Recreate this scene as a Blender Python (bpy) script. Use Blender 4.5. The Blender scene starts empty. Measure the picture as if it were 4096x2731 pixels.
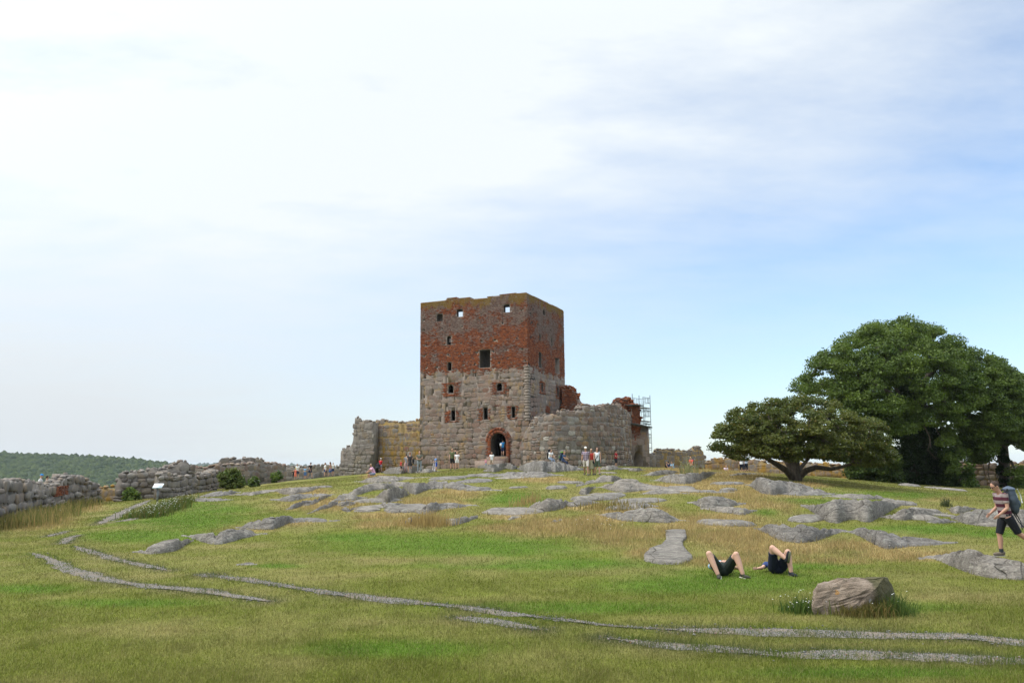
import bpy, bmesh, math, random
import numpy as np
from mathutils import Vector, Matrix
R = math.radians
rng = np.random.default_rng(7)
random.seed(7)
scene = bpy.context.scene
COL = scene.collection

# ------------------------------------------------------------------ camera, light, exposure
F_PX, IMG_W, IMG_H = 3178.0, 4096.0, 2731.0
EYE = np.array([0.0, 0.0, 2.3])
PITCH, ROLL = math.atan((1852 - IMG_H / 2) / F_PX), R(-0.6)
_f = np.array([0, math.cos(PITCH), math.sin(PITCH)])
_u0 = np.array([0, -math.sin(PITCH), math.cos(PITCH)])
_r0 = np.array([1.0, 0, 0])
CR = math.cos(ROLL) * _r0 + math.sin(ROLL) * _u0
CU = -math.sin(ROLL) * _r0 + math.cos(ROLL) * _u0
CF = _f
cam_d = bpy.data.cameras.new("camera")
cam = bpy.data.objects.new("camera", cam_d)
COL.objects.link(cam)
M = Matrix.Identity(4)
for i in range(3):
    M[i][0], M[i][1], M[i][2], M[i][3] = CR[i], CU[i], -CF[i], EYE[i]
cam.matrix_world = M
cam_d.sensor_width, cam_d.lens = 36.0, 36.0 * F_PX / IMG_W
cam_d.clip_start, cam_d.clip_end = 0.1, 40000
scene.camera = cam

SUN_AZ, SUN_EL = R(-95), R(52)          # azimuth from the view axis (+Y), to the left
SUN = np.array([math.sin(SUN_AZ) * math.cos(SUN_EL), math.cos(SUN_AZ) * math.cos(SUN_EL), math.sin(SUN_EL)])
world = bpy.data.worlds.new("World")
scene.world = world
world.use_nodes = True
def build_world():
    nt = world.node_tree
    N, L = nt.nodes, nt.links
    N.clear()
    out = N.new("ShaderNodeOutputWorld"); bg = N.new("ShaderNodeBackground")
    L.new(bg.outputs[0], out.inputs[0])
    sky = N.new("ShaderNodeTexSky"); sky.sky_type = 'NISHITA'; sky.sun_disc = False
    sky.sun_elevation = SUN_EL; sky.sun_rotation = SUN_AZ; sky.altitude = 60
    sky.air_density = 1.0; sky.dust_density = 0.25; sky.ozone_density = 1.6
    tc = N.new("ShaderNodeTexCoord")
    def math_(op, a, b=None, c=None):
        n = N.new("ShaderNodeMath"); n.operation = op
        for i, v in enumerate((a, b, c)):
            if v is None: continue
            if isinstance(v, (int, float)): n.inputs[i].default_value = v
            else: L.new(v, n.inputs[i])
        return n.outputs[0]
    def ramp(v, a, b, lo, hi):
        n = N.new("ShaderNodeMapRange"); n.interpolation_type = 'SMOOTHSTEP'
        L.new(v, n.inputs[0])
        for i, x in enumerate((a, b, lo, hi)): n.inputs[i + 1].default_value = x
        return n.outputs[0]
    dot = N.new("ShaderNodeVectorMath"); dot.operation = 'DOT_PRODUCT'
    L.new(tc.outputs["Generated"], dot.inputs[0]); dot.inputs[1].default_value = tuple(SUN)
    d = dot.outputs["Value"]
    # thin cloud: denser towards the sun side, streaky noise on a plane overhead
    sep = N.new("ShaderNodeSeparateXYZ"); L.new(tc.outputs["Generated"], sep.inputs[0])
    zc = math_('ADD', math_('MAXIMUM', sep.outputs[2], 0.0), 0.12)
    comb = N.new("ShaderNodeCombineXYZ")
    L.new(math_('DIVIDE', sep.outputs[0], zc), comb.inputs[0]); L.new(math_('DIVIDE', sep.outputs[1], zc), comb.inputs[1])
    mp = N.new("ShaderNodeMapping"); L.new(comb.outputs[0], mp.inputs[0])
    mp.inputs["Rotation"].default_value = (0, 0, R(-35)); mp.inputs["Scale"].default_value = (0.75, 1.35, 1)
    mp.inputs["Location"].default_value = (0.4, 1.3, 0)
    n1 = N.new("ShaderNodeTexNoise"); n1.inputs["Scale"].default_value = 0.9; n1.inputs["Detail"].default_value = 9; n1.inputs["Roughness"].default_value = 0.62
    n1.inputs["Distortion"].default_value = 0.25
    L.new(mp.outputs[0], n1.inputs["Vector"])
    n2 = N.new("ShaderNodeTexNoise"); n2.inputs["Scale"].default_value = 3.6; n2.inputs["Detail"].default_value = 7; n2.inputs["Roughness"].default_value = 0.6
    L.new(mp.outputs[0], n2.inputs["Vector"])
    fluff = math_('ADD', math_('MULTIPLY', math_('SUBTRACT', n1.outputs[0], 0.5), 1.25), math_('MULTIPLY', math_('SUBTRACT', n2.outputs[0], 0.5), 0.8))
    high = ramp(sep.outputs[2], 0.10, 0.42, 0.0, 1.0)      # cloud thins towards the horizon
    side = ramp(d, -0.22, 0.42, 0.0, 1.0)
    veil = math_('ADD', math_('MULTIPLY', side, SKY['veil']), math_('MULTIPLY', high, SKY['high']))
    veil = math_('ADD', veil, math_('MULTIPLY', fluff, math_('MULTIPLY_ADD', high, 0.75, 0.12)))
    veil = math_('ADD', veil, SKY['base'])
    veil = math_('ADD', veil, ramp(sep.outputs[2], -0.02, 0.22, 0.30, 0.0))      # summer haze whitens the lowest sky
    cl = N.new("ShaderNodeClamp"); L.new(veil, cl.inputs[0])
    glow = ramp(d, 0.25, 1.0, 0.0, 1.0)
    glow = math_('MULTIPLY', math_('POWER', glow, 2.0), SKY['glow'])
    cloudv = math_('ADD', glow, math_('MULTIPLY', ramp(sep.outputs[2], 0.50, 0.95, SKY['cloud'], SKY['cloud_top']), ramp(sep.outputs[2], -0.02, 0.30, 0.80, 1.0)))  # cloud overhead, out of view, is brightened to light the ground
    cc = N.new("ShaderNodeVectorMath"); cc.operation = 'SCALE'; cc.inputs[0].default_value = (0.925, 0.985, 1.03); L.new(cloudv, cc.inputs["Scale"])
    skb = N.new("ShaderNodeVectorMath"); skb.operation = 'MULTIPLY'; L.new(sky.outputs[0], skb.inputs[0]); skb.inputs[1].default_value = SKY['tint']
    mix = N.new("ShaderNodeMix"); mix.data_type = 'RGBA'
    L.new(cl.outputs[0], mix.inputs[0]); L.new(skb.outputs[0], mix.inputs[6]); L.new(cc.outputs[0], mix.inputs[7])
    L.new(mix.outputs[2], bg.inputs[0]); bg.inputs[1].default_value = 0.1
SKY = dict(veil=0.64, high=0.17, base=0.22, glow=3.0, cloud=5.75, cloud_top=17.0, tint=(0.95, 1.12, 1.24))
build_world()
sun_d = bpy.data.lights.new("sun", 'SUN'); sun_d.energy = 1.5; sun_d.angle = R(16); sun_d.color = (1.0, 0.95, 0.87)
sun = bpy.data.objects.new("sun", sun_d); COL.objects.link(sun)
sun.rotation_euler = Vector(SUN).to_track_quat('Z', 'Y').to_euler()
vs = scene.view_settings
scene.display_settings.display_device = 'sRGB'
vs.view_transform = 'Standard'; vs.look = 'None'; vs.gamma = 1.0; vs.use_curve_mapping = False
vs.exposure = 0.8
scene.cycles.max_bounces = 6; scene.cycles.diffuse_bounces = 3; scene.cycles.volume_bounces = 0
scene.cycles.transparent_max_bounces = 8
scene.cycles.use_denoising = True

# ------------------------------------------------------------------ picture <-> place
def ray(px, py):
    px, py = np.asarray(px, float), np.asarray(py, float)
    xc, yc = (px - IMG_W / 2) / F_PX, -(py - IMG_H / 2) / F_PX
    return CF + xc[..., None] * CR + yc[..., None] * CU
def at(px, py, D):
    d = ray(px, py)
    return EYE + d * (np.asarray(D, float) / d[..., 1])[..., None]
def project(P):
    v = np.asarray(P, float) - EYE
    z = np.maximum(v @ CF, 1e-3)
    return IMG_W / 2 + F_PX * (v @ CR) / z, IMG_H / 2 - F_PX * (v @ CU) / z

def _hash(ix, iy, seed):
    h = (ix.astype(np.int64) * 374761393 + iy.astype(np.int64) * 668265263 + seed * 1442695041) & 0xFFFFFFFF
    h = ((h ^ (h >> 13)) * 1274126177) & 0xFFFFFFFF
    return ((h ^ (h >> 16)) & 0xFFFF) / 65535.0
def vnoise(x, y, seed=0):
    x, y = np.asarray(x, float), np.asarray(y, float)
    ix, iy = np.floor(x), np.floor(y); fx, fy = x - ix, y - iy
    fx, fy = fx * fx * (3 - 2 * fx), fy * fy * (3 - 2 * fy)
    a, b = _hash(ix, iy, seed), _hash(ix + 1, iy, seed)
    c, d = _hash(ix, iy + 1, seed), _hash(ix + 1, iy + 1, seed)
    return (a * (1 - fx) + b * fx) * (1 - fy) + (c * (1 - fx) + d * fx) * fy
def fbm(x, y, seed=0, oct=4):
    v, a, t = 0, 1.0, 0
    for k in range(oct):
        v = v + a * vnoise(np.asarray(x) * 2 ** k, np.asarray(y) * 2 ** k, seed + k); t += a; a *= 0.5
    return v / t
def vor(x, y, seed=0):
    """jittered cells: (distance to the cell border, random number of the cell)"""
    x, y = np.asarray(x, float), np.asarray(y, float); ix, iy = np.floor(x), np.floor(y)
    d1 = np.full(x.shape, 9.0); d2 = d1.copy(); cid = np.zeros(x.shape)
    for a in (-1, 0, 1):
        for b in (-1, 0, 1):
            cx, cy = ix + a, iy + b; qx, qy = cx + _hash(cx, cy, seed), cy + _hash(cx, cy, seed + 77)
            d = np.hypot(x - qx, y - qy); n = d < d1
            d2 = np.where(n, d1, np.minimum(d2, d)); cid = np.where(n, _hash(cx, cy, seed + 5), cid); d1 = np.where(n, d, d1)
    return d2 - d1, cid
def sstep(a, b, x):
    t = np.clip((x - a) / (b - a), 0, 1)
    return t * t * (3 - 2 * t)

# ------------------------------------------------------------------ terrain height
T_PX = [-2200, 0, 350, 650, 1200, 1700, 2100, 2500, 2900, 3300, 3700, 4096, 6300]
T_D = [9, 13, 18, 25, 35, 45, 55, 65, 85, 105, 130, 180, 300]
T_Z = [
 [0, 0, 0, 0, 0, 0, 0, 0, 0, 0, 0, 0, 0],
 [0, 0, 0, 0, 0, 0, 0, 0, 0, 0, 0, 0, 0],
 [0, 0, 0, 0, 0, 0, 0, .02, .02, 0, 0, 0, 0],
 [-.2, -.1, -.05, 0, .05, .1, .15, .2, .2, .15, .1, .05, 0],
 [-.8, -.4, -.2, .05, .35, .5, .6, .65, .75, .65, .3, .15, 0],
 [-1.2, -.65, -.35, .05, .6, 1.0, 1.2, 1.2, 1.2, .95, .2, 0, -.2],
 [-1.6, -.85, -.45, -.02, .75, 1.3, 1.65, 1.6, 1.4, 1.0, .0, -.2, -.5],
 [-2.0, -1.0, -.6, -.1, .85, 1.5, 1.95, 1.8, 1.5, .85, -.2, -.4, -.9],
 [-3.5, -1.8, -1.4, -.6, .95, 1.75, 2.25, 1.9, 1.35, .4, -.5, -.7, -1.4],
 [-8, -6, -5, -3, .9, 1.6, 2.2, 1.7, 1.1, .1, -.9, -1.1, -2],
 [-14, -12, -11, -8, -2, .5, 1.2, 1.0, .4, -.6, -2, -2.5, -4],
 [-34, -34, -32, -28, -18, -9, -5, -5, -6, -8, -12, -14, -18],
 [-72, -72, -72, -70, -64, -55, -48, -45, -46, -50, -58, -62, -66]]
def _make_table():
    A = np.linspace(-1.35, 1.35, 271)
    U = np.linspace(math.log(9), math.log(300), 301)
    z = np.array(T_Z, float); ta = (np.array(T_PX) - 2048) / F_PX; tu = np.log(T_D)
    g = np.array([np.interp(A, ta, row) for row in z])
    g = np.array([np.interp(U, tu, g[:, j]) for j in range(len(A))]).T
    def blur(a, n, axis):
        k = np.exp(-0.5 * (np.arange(-3 * n, 3 * n + 1) / n) ** 2); k /= k.sum()
        p = [(0, 0), (0, 0)]; p[axis] = (3 * n, 3 * n)
        return np.apply_along_axis(lambda v: np.convolve(v, k, 'valid'), axis, np.pad(a, p, 'edge'))
    return A, U, blur(blur(g, 8, 1), 7, 0)
_TA, _TU, _TG = _make_table()
def terrain(x, y):
    x, y = np.asarray(x, float), np.asarray(y, float)
    yy = np.maximum(y, 9.0)
    a = np.clip((x / yy - _TA[0]) / (_TA[1] - _TA[0]), 0, len(_TA) - 1.001)
    u = np.clip((np.log(yy) - _TU[0]) / (_TU[1] - _TU[0]), 0, len(_TU) - 1.001)
    i, j = a.astype(int), u.astype(int); fa, fu = a - i, u - j
    z = (_TG[j, i] * (1 - fa) + _TG[j, i + 1] * fa) * (1 - fu) + (_TG[j + 1, i] * (1 - fa) + _TG[j + 1, i + 1] * fa) * fu
    amp = sstep(6, 16, y) * (1 - sstep(100, 140, y))
    z = z + amp * (0.20 * (fbm(x / 6.0, y / 6.0, 11, 2) - 0.5) + 0.07 * (vnoise(x / 1.9, y / 1.9, 21) - 0.5))
    return np.where(y > 300, np.minimum(z, -72), z)
def ground_at(px, py, dmin=8.0, dmax=125.0):
    px, py = np.atleast_1d(np.asarray(px, float)), np.atleast_1d(np.asarray(py, float))
    Ds = np.exp(np.linspace(math.log(dmin), math.log(dmax), 420))
    d = ray(px, py); s = Ds[None, :] / d[:, 1:2]
    X, Z = d[:, 0:1] * s, EYE[2] + d[:, 2:3] * s
    gap = Z - terrain(X, np.broadcast_to(Ds, X.shape))
    hit = gap < 0
    k = np.where(hit.any(1), hit.argmax(1), gap.argmin(1)); k = np.maximum(k, 1)
    r = np.arange(len(px)); g0, g1 = gap[r, k - 1], gap[r, k]
    t = np.where(hit.any(1), np.clip(g0 / np.maximum(g0 - g1, 1e-9), 0, 1), 1)
    D = Ds[k - 1] + t * (Ds[k] - Ds[k - 1])
    x = d[:, 0] / d[:, 1] * D
    return np.stack([x, D, terrain(x, D)], 1)

# ------------------------------------------------------------------ object helpers
def setp(o, label=None, cat=None, group=None, kind=None):
    if label: o['label'] = label
    if cat: o['category'] = cat
    if group: o['group'] = group
    if kind: o['kind'] = kind
    return o
def link(name, me, mat=None, parent=None):
    o = bpy.data.objects.new(name, me); COL.objects.link(o)
    if mat is not None and me is not None and not me.materials: me.materials.append(mat)
    if parent is not None: attach(o, parent)
    return o
def attach(o, parent):
    o.parent = parent
    o.matrix_parent_inverse = Matrix.Translation(-parent.location)
def root(name, loc, label, cat, group=None, kind=None):
    o = bpy.data.objects.new(name, None); COL.objects.link(o); o.location = tuple(map(float, loc)); o.empty_display_size = 0.3
    return setp(o, label, cat, group, kind)
def mesh_np(name, V, Fs, smooth=False):
    """V (n,3) array; Fs list of (k,m) int arrays (faces of m corners)."""
    me = bpy.data.meshes.new(name)
    V = np.asarray(V, np.float32)
    if not isinstance(Fs, (list, tuple)): Fs = [Fs]
    Fs = [np.asarray(f, np.int32) for f in Fs if len(f)]
    me.vertices.add(len(V)); me.vertices.foreach_set("co", V.ravel())
    nl = sum(f.size for f in Fs); npoly = sum(len(f) for f in Fs)
    me.loops.add(nl); me.loops.foreach_set("vertex_index", np.concatenate([f.ravel() for f in Fs]))
    tot = np.concatenate([np.full(len(f), f.shape[1], np.int32) for f in Fs])
    me.polygons.add(npoly)
    me.polygons.foreach_set("loop_start", np.concatenate([[0], np.cumsum(tot)[:-1]]).astype(np.int32))
    if smooth: me.polygons.foreach_set("use_smooth", np.ones(npoly, bool))
    me.update(calc_edges=True); me.validate()
    return me
def add_color(me, colors, name="Col"):
    ca = me.color_attributes.new(name, 'FLOAT_COLOR', 'POINT')
    c = np.ones((len(me.vertices), 4), np.float32); c[:, :3] = colors
    ca.data.foreach_set("color", c.ravel())
class Soup:
    """Collects closed shapes into one mesh."""
    def __init__(self): self.V, self.F, self.n = [], {}, 0
    def add(self, V, Fs):
        V = np.asarray(V, float)
        for f in Fs:
            f = np.asarray(f)
            if len(f): self.F.setdefault(f.shape[1], []).append(f + self.n)
        self.V.append(V); self.n += len(V)
    def box(self, c, half, ax=None):
        c, h = np.asarray(c, float), np.asarray(half, float)
        ax = np.eye(3) if ax is None else np.asarray(ax, float)
        s = np.array([[-1,-1,-1],[1,-1,-1],[1,1,-1],[-1,1,-1],[-1,-1,1],[1,-1,1],[1,1,1],[-1,1,1]], float)
        self.add(c + (s * h) @ ax, [np.array([[0,3,2,1],[4,5,6,7],[0,1,5,4],[1,2,6,5],[2,3,7,6],[3,0,4,7]])])
    def tube(self, pts, rad, seg=8, cap=True):
        P = np.asarray(pts, float); n = len(P)
        rad = np.broadcast_to(np.asarray(rad, float), (n,))
        T = np.gradient(P, axis=0); T /= np.maximum(np.linalg.norm(T, axis=1, keepdims=True), 1e-9)
        ref = np.array([0, 0, 1.0]) if abs(T[0, 2]) < 0.9 else np.array([1.0, 0, 0])
        V = []
        for i in range(n):
            a = np.cross(T[i], ref); a /= max(np.linalg.norm(a), 1e-9); b = np.cross(T[i], a); ref = -b if False else ref
            th = np.arange(seg) / seg * 2 * np.pi
            V.append(P[i] + rad[i] * (np.cos(th)[:, None] * a + np.sin(th)[:, None] * b))
        V = np.concatenate(V)
        i, j = np.meshgrid(np.arange(n - 1), np.arange(seg), indexing='ij'); j2 = (j + 1) % seg
        q = np.stack([i * seg + j, (i + 1) * seg + j, (i + 1) * seg + j2, i * seg + j2], -1).reshape(-1, 4)
        fs = [q[:, ::-1]]
        if cap:
            V = np.concatenate([V, P[:1], P[-1:]]); k = np.arange(seg); c0, c1 = n * seg, n * seg + 1; b = (n - 1) * seg
            fs.append(np.concatenate([np.stack([np.full(seg, c0), (k + 1) % seg, k], 1)[:, ::-1], np.stack([np.full(seg, c1), b + k, b + (k + 1) % seg], 1)[:, ::-1]]))
        self.add(V, fs)
    def ell(self, c, r, ax=None, seg=12, rings=8):
        th = np.linspace(0, np.pi, rings + 1)[1:-1]; ph = np.arange(seg) / seg * 2 * np.pi
        V = [np.array([[0, 0, 1.0]])]
        for t in th: V.append(np.stack([np.sin(t) * np.cos(ph), np.sin(t) * np.sin(ph), np.full(seg, np.cos(t))], 1))
        V.append(np.array([[0, 0, -1.0]])); V = np.concatenate(V) * np.asarray(r, float)
        if ax is not None: V = V @ np.asarray(ax, float)
        k = np.arange(seg); k2 = (k + 1) % seg; q = []
        for i in range(rings - 2):
            b = 1 + i * seg; q.append(np.stack([b + k, b + seg + k, b + seg + k2, b + k2], 1))
        last = 1 + (rings - 2) * seg; e = len(V) - 1
        self.add(V + np.asarray(c, float), [np.concatenate(q), np.concatenate([np.stack([np.zeros(seg, int), 1 + k, 1 + k2], 1), np.stack([np.full(seg, e), last + k2, last + k], 1)])])
    def mesh(self, name, smooth=False):
        return mesh_np(name, np.concatenate(self.V), [np.concatenate(v) for v in self.F.values()], smooth)
def subdiv_ico():
    bm = bmesh.new(); bmesh.ops.create_icosphere(bm, subdivisions=1, radius=1.0)
    V = np.array([v.co for v in bm.verts]); Fc = np.array([[v.index for v in f.verts] for f in bm.faces]); bm.free(); return V, Fc
ICO_V, ICO_F = subdiv_ico()
def ico2():
    bm = bmesh.new(); bmesh.ops.create_icosphere(bm, subdivisions=2, radius=1.0)
    V = np.array([v.co for v in bm.verts]); Fc = np.array([[v.index for v in f.verts] for f in bm.faces]); bm.free(); return V, Fc
ICO2_V, ICO2_F = ico2()

# ------------------------------------------------------------------ materials
class NT:
    def __init__(self, name, rough=0.9, spec=0.2):
        self.m = bpy.data.materials.new(name); self.m.use_nodes = True
        self.N, self.L = self.m.node_tree.nodes, self.m.node_tree.links
        self.b = self.N["Principled BSDF"]; self.b.inputs["Roughness"].default_value = rough
        self.b.inputs["Specular IOR Level"].default_value = spec
        self.pos = self.N.new("ShaderNodeNewGeometry")
    def _in(self, s, v):
        if v is None: return
        if hasattr(v, 'is_output'): self.L.new(v, s)
        elif isinstance(v, (tuple, list)) and s.type == 'RGBA': s.default_value = (*v[:3], 1)
        else: s.default_value = v
    def noise(self, scale, detail=4, rough=0.6, vec=None, sc=None, dist=0.0):
        n = self.N.new("ShaderNodeTexNoise"); n.inputs["Scale"].default_value = scale; n.inputs["Detail"].default_value = detail
        n.inputs["Roughness"].default_value = rough; n.inputs["Distortion"].default_value = dist
        v = vec or self.pos.outputs["Position"]
        if sc:
            mp = self.N.new("ShaderNodeMapping"); mp.inputs["Scale"].default_value = sc; self.L.new(v, mp.inputs[0]); v = mp.outputs[0]
        self.L.new(v, n.inputs["Vector"]); return n.outputs[0]
    def voronoi(self, scale, feature='F1', sc=None, vec=None):
        n = self.N.new("ShaderNodeTexVoronoi"); n.feature = feature; n.inputs["Scale"].default_value = scale
        v = vec or self.pos.outputs["Position"]
        if sc:
            mp = self.N.new("ShaderNodeMapping"); mp.inputs["Scale"].default_value = sc; self.L.new(v, mp.inputs[0]); v = mp.outputs[0]
        self.L.new(v, n.inputs["Vector"]); return n
    def math(self, op, a, b=0.0, c=0.0):
        n = self.N.new("ShaderNodeMath"); n.operation = op
        for i, v in enumerate((a, b, c)): self._in(n.inputs[i], v)
        return n.outputs[0]
    def step(self, v, a, b, lo=0.0, hi=1.0):
        n = self.N.new("ShaderNodeMapRange"); n.interpolation_type = 'SMOOTHSTEP'; self.L.new(v, n.inputs[0])
        for i, x in enumerate((a, b, lo, hi)): self._in(n.inputs[i + 1], x)
        return n.outputs[0]
    def ramp(self, v, stops, const=False):
        n = self.N.new("ShaderNodeValToRGB"); cr = n.color_ramp
        if const: cr.interpolation = 'CONSTANT'
        while len(cr.elements) < len(stops): cr.elements.new(0.5)
        for e, (p, c) in zip(cr.elements, stops): e.position = p; e.color = (*c, 1)
        self.L.new(v, n.inputs[0]); return n.outputs[0]
    def mix(self, f, a, b, mode='MIX'):
        n = self.N.new("ShaderNodeMix"); n.data_type = 'RGBA'; n.blend_type = mode
        self._in(n.inputs[0], f); self._in(n.inputs[6], a); self._in(n.inputs[7], b); return n.outputs[2]
    def xyz(self, vec=None):
        n = self.N.new("ShaderNodeSeparateXYZ"); self.L.new(vec or self.pos.outputs["Position"], n.inputs[0]); return n.outputs
    def attr(self, name):
        n = self.N.new("ShaderNodeVertexColor"); n.layer_name = name; return n.outputs[0]
    def rand(self):
        oi = self.N.new("ShaderNodeObjectInfo")
        return self.math('FRACT', self.math('ADD', oi.outputs["Random"], self.pos.outputs["Random Per Island"]))
    def bump(self, h, strength=0.5, dist=0.02):
        n = self.N.new("ShaderNodeBump"); n.inputs["Strength"].default_value = strength; n.inputs["Distance"].default_value = dist
        self.L.new(h, n.inputs["Height"]); self.L.new(n.outputs[0], self.b.inputs["Normal"])
    def color(self, c): self._in(self.b.inputs["Base Color"], c)
    def leafy(self, amount=0.35):
        """thin leaves let part of the light through"""
        tr = self.N.new("ShaderNodeBsdfTranslucent"); mx = self.N.new("ShaderNodeMixShader"); mx.inputs[0].default_value = amount
        src = self.b.inputs["Base Color"].links
        if src: self.L.new(src[0].from_socket, tr.inputs[0])
        else: tr.inputs[0].default_value = self.b.inputs["Base Color"].default_value
        out = self.N["Material Output"]
        self.L.new(self.b.outputs[0], mx.inputs[1]); self.L.new(tr.outputs[0], mx.inputs[2]); self.L.new(mx.outputs[0], out.inputs[0])
def plain(name, col, rough=0.8, var=0.15, scale=30.0, spec=0.25):
    t = NT(name, rough, spec)
    n = t.noise(scale, 3)
    t.color(t.mix(1.0, col, t.ramp(n, [(0.25, (1 - var,) * 3), (0.75, (1 + var,) * 3)]), 'MULTIPLY'))
    return t.m
# ------------------------------------------------------------------ vegetation map of the place (traced positions, in the picture's points)
K = 4096 / 2352.0
PATHS = [  # (width m, [(x, y) in display points])
 (0.46, [(75,1270),(110,1283),(150,1303),(200,1319),(250,1333),(350,1348),(430,1355),(520,1367),(580,1376),(618,1382)]),
 (0.36, [(1050,1419),(1090,1422),(1130,1427),(1190,1437),(1240,1447)]),
 (0.42, [(1390,1466),(1500,1479),(1600,1488),(1700,1496),(1800,1505),(1900,1501),(2000,1503),(2100,1508),(2200,1512),(2360,1520),(2480,1527)]),
 (0.40, [(172,1255),(215,1268),(260,1283),(330,1298),(385,1311)]),
 (0.36, [(455,1319),(560,1331),(680,1351),(800,1368),(950,1384),(1080,1397),(1180,1411),(1290,1424)]),
 (0.14, [(1290,1424),(1400,1438),(1510,1445)]),
 (0.50, [(1510,1446),(1650,1449),(1800,1451),(1950,1455),(2050,1460),(2200,1464),(2360,1478),(2480,1488)]),
 (0.55, [(145,1249),(152,1241),(165,1234),(186,1228)]),
 (0.45, [(110,1232),(130,1226),(156,1219)]),
 (0.85, [(228,1203),(252,1192),(280,1177),(312,1162),(345,1148)]),
 (0.60, [(362,1141),(420,1133),(470,1128),(530,1124)]),
 (0.55, [(270,1198),(300,1192),(318,1186)]),
]
def _dense(pl, n=14):
    pl = np.array(pl, float) * K; out = []
    t = np.arange(len(pl))
    tt = np.linspace(0, len(pl) - 1, (len(pl) - 1) * n + 1)
    # Catmull-Rom through the traced points
    P = np.vstack([2 * pl[0] - pl[1], pl, 2 * pl[-1] - pl[-2]])
    i = np.minimum(tt.astype(int), len(pl) - 2); f = (tt - i)[:, None]
    a, b, c, d = P[i], P[i + 1], P[i + 2], P[i + 3]
    return 0.5 * ((2 * b) + (-a + c) * f + (2 * a - 5 * b + 4 * c - d) * f ** 2 + (-a + 3 * b - 3 * c + d) * f ** 3)
PATH_W = []
for w, pl in PATHS:
    w *= 0.76
    d = _dense(pl); g = ground_at(d[:, 0], d[:, 1])
    PATH_W.append((w, g))
def path_dist(x, y):
    """signed distance (m) to the nearest rut's edge; negative inside"""
    out = np.full(np.shape(x), 9.0)
    for w, g in PATH_W:
        lo, hi = g[:, :2].min(0) - 1.0, g[:, :2].max(0) + 1.0
        sel = (x > lo[0]) & (x < hi[0]) & (y > lo[1]) & (y < hi[1])
        idx = np.flatnonzero(sel)
        if not len(idx): continue
        p = np.stack([x[idx], y[idx]], 1).astype(np.float32); best = np.full(len(idx), 9.0, np.float32)
        gg = g[::3, :2] if len(g) > 40 else g[::2, :2]
        gg = np.vstack([gg, g[-1:, :2]]).astype(np.float32)
        for k in range(len(gg) - 1):
            a, b = gg[k], gg[k + 1]; ab = b - a; L2 = float(ab @ ab) + 1e-9
            t = np.clip(((p - a) @ ab) / L2, 0, 1)
            q = p - a - t[:, None] * ab
            best = np.minimum(best, np.sqrt((q * q).sum(1)))
        out[idx] = np.minimum(out[idx], best - w / 2)
    return out
# long golden grass between the outcrops (display points: cx, cy, rx, ry)
GOLD = [(1250,1102,70,7),(985,1158,90,18),(1060,1133,70,12),(760,1160,90,16),(700,1128,60,9),(880,1185,70,10),(1300,1212,150,22),(1230,1215,60,14),
 (1450,1172,80,14),(1430,1235,100,22),(1590,1122,120,12),(1560,1083,80,9),(1700,1092,75,13),(1660,1112,110,10),(1740,1135,110,16),(1760,1160,80,18),
 (1640,1195,110,22),(1560,1215,70,22),(1700,1232,120,28),(1790,1260,140,18),(1850,1115,60,6),(1960,1150,90,6),(1180,1186,70,10),(960,1200,70,14),
 (1380,1195,70,14),(860,1205,60,9),(2030,1140,70,5),(2170,1142,60,7),(2000,1255,120,12),(2080,1275,110,14),(60,1195,110,22),(200,1165,40,10),(160,1150,60,10),
 (640,1200,80,8),(560,1215,60,8),(1160,1215,70,8),(1340,1165,60,8),(1690,1290,160,10),(1500,1270,60,12),(860,1095,30,6),(1900,1290,100,8),(720,1085,40,6)]
GREEN = [(1120,1258,240,24),(420,1195,190,26),(330,1230,170,16),(640,1300,60,6),(1000,1250,260,22),(820,1235,120,12),(1180,1145,90,14),(1700,1335,260,28),(1560,1345,200,20),(2130,1216,140,12),
 (2050,1138,220,9),(300,1385,180,10),(1350,1395,280,14),(1930,1150,160,8),(1760,1175,35,8),(60,1352,120,10),(1250,1295,300,14),(2000,1395,200,14),(1850,1300,120,10),(900,1490,200,20),(2000,1545,300,14),
 (2280,1225,80,12),(470,1170,120,18)]
DRY = [(800,1318,240,14),(1000,1290,180,10),(620,1360,150,10),(1250,1375,170,10),(480,1255,120,10),(1640,1420,240,8),(2150,1370,160,10),(180,1320,80,12),(330,1320,90,8),(1000,1430,200,8),(1950,1480,250,5),(1500,1500,200,14),(300,1450,180,16),(1370,1255,60,14),(1440,1262,50,12)]
def _blob(px, py, L):
    v = np.zeros(np.shape(px))
    for cx, cy, rx, ry in L:
        q = ((px - cx * K) / (rx * K)) ** 2 + ((py - cy * K) / (ry * K)) ** 2
        v = np.maximum(v, np.exp(-0.9 * q ** 1.5))
    return v
C_LAWN, C_GREEN, C_DRY, C_GOLD = (np.array(c) for c in ((0.150, 0.168, 0.030), (0.100, 0.170, 0.018), (0.285, 0.240, 0.100), (0.330, 0.250, 0.105)))
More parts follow.
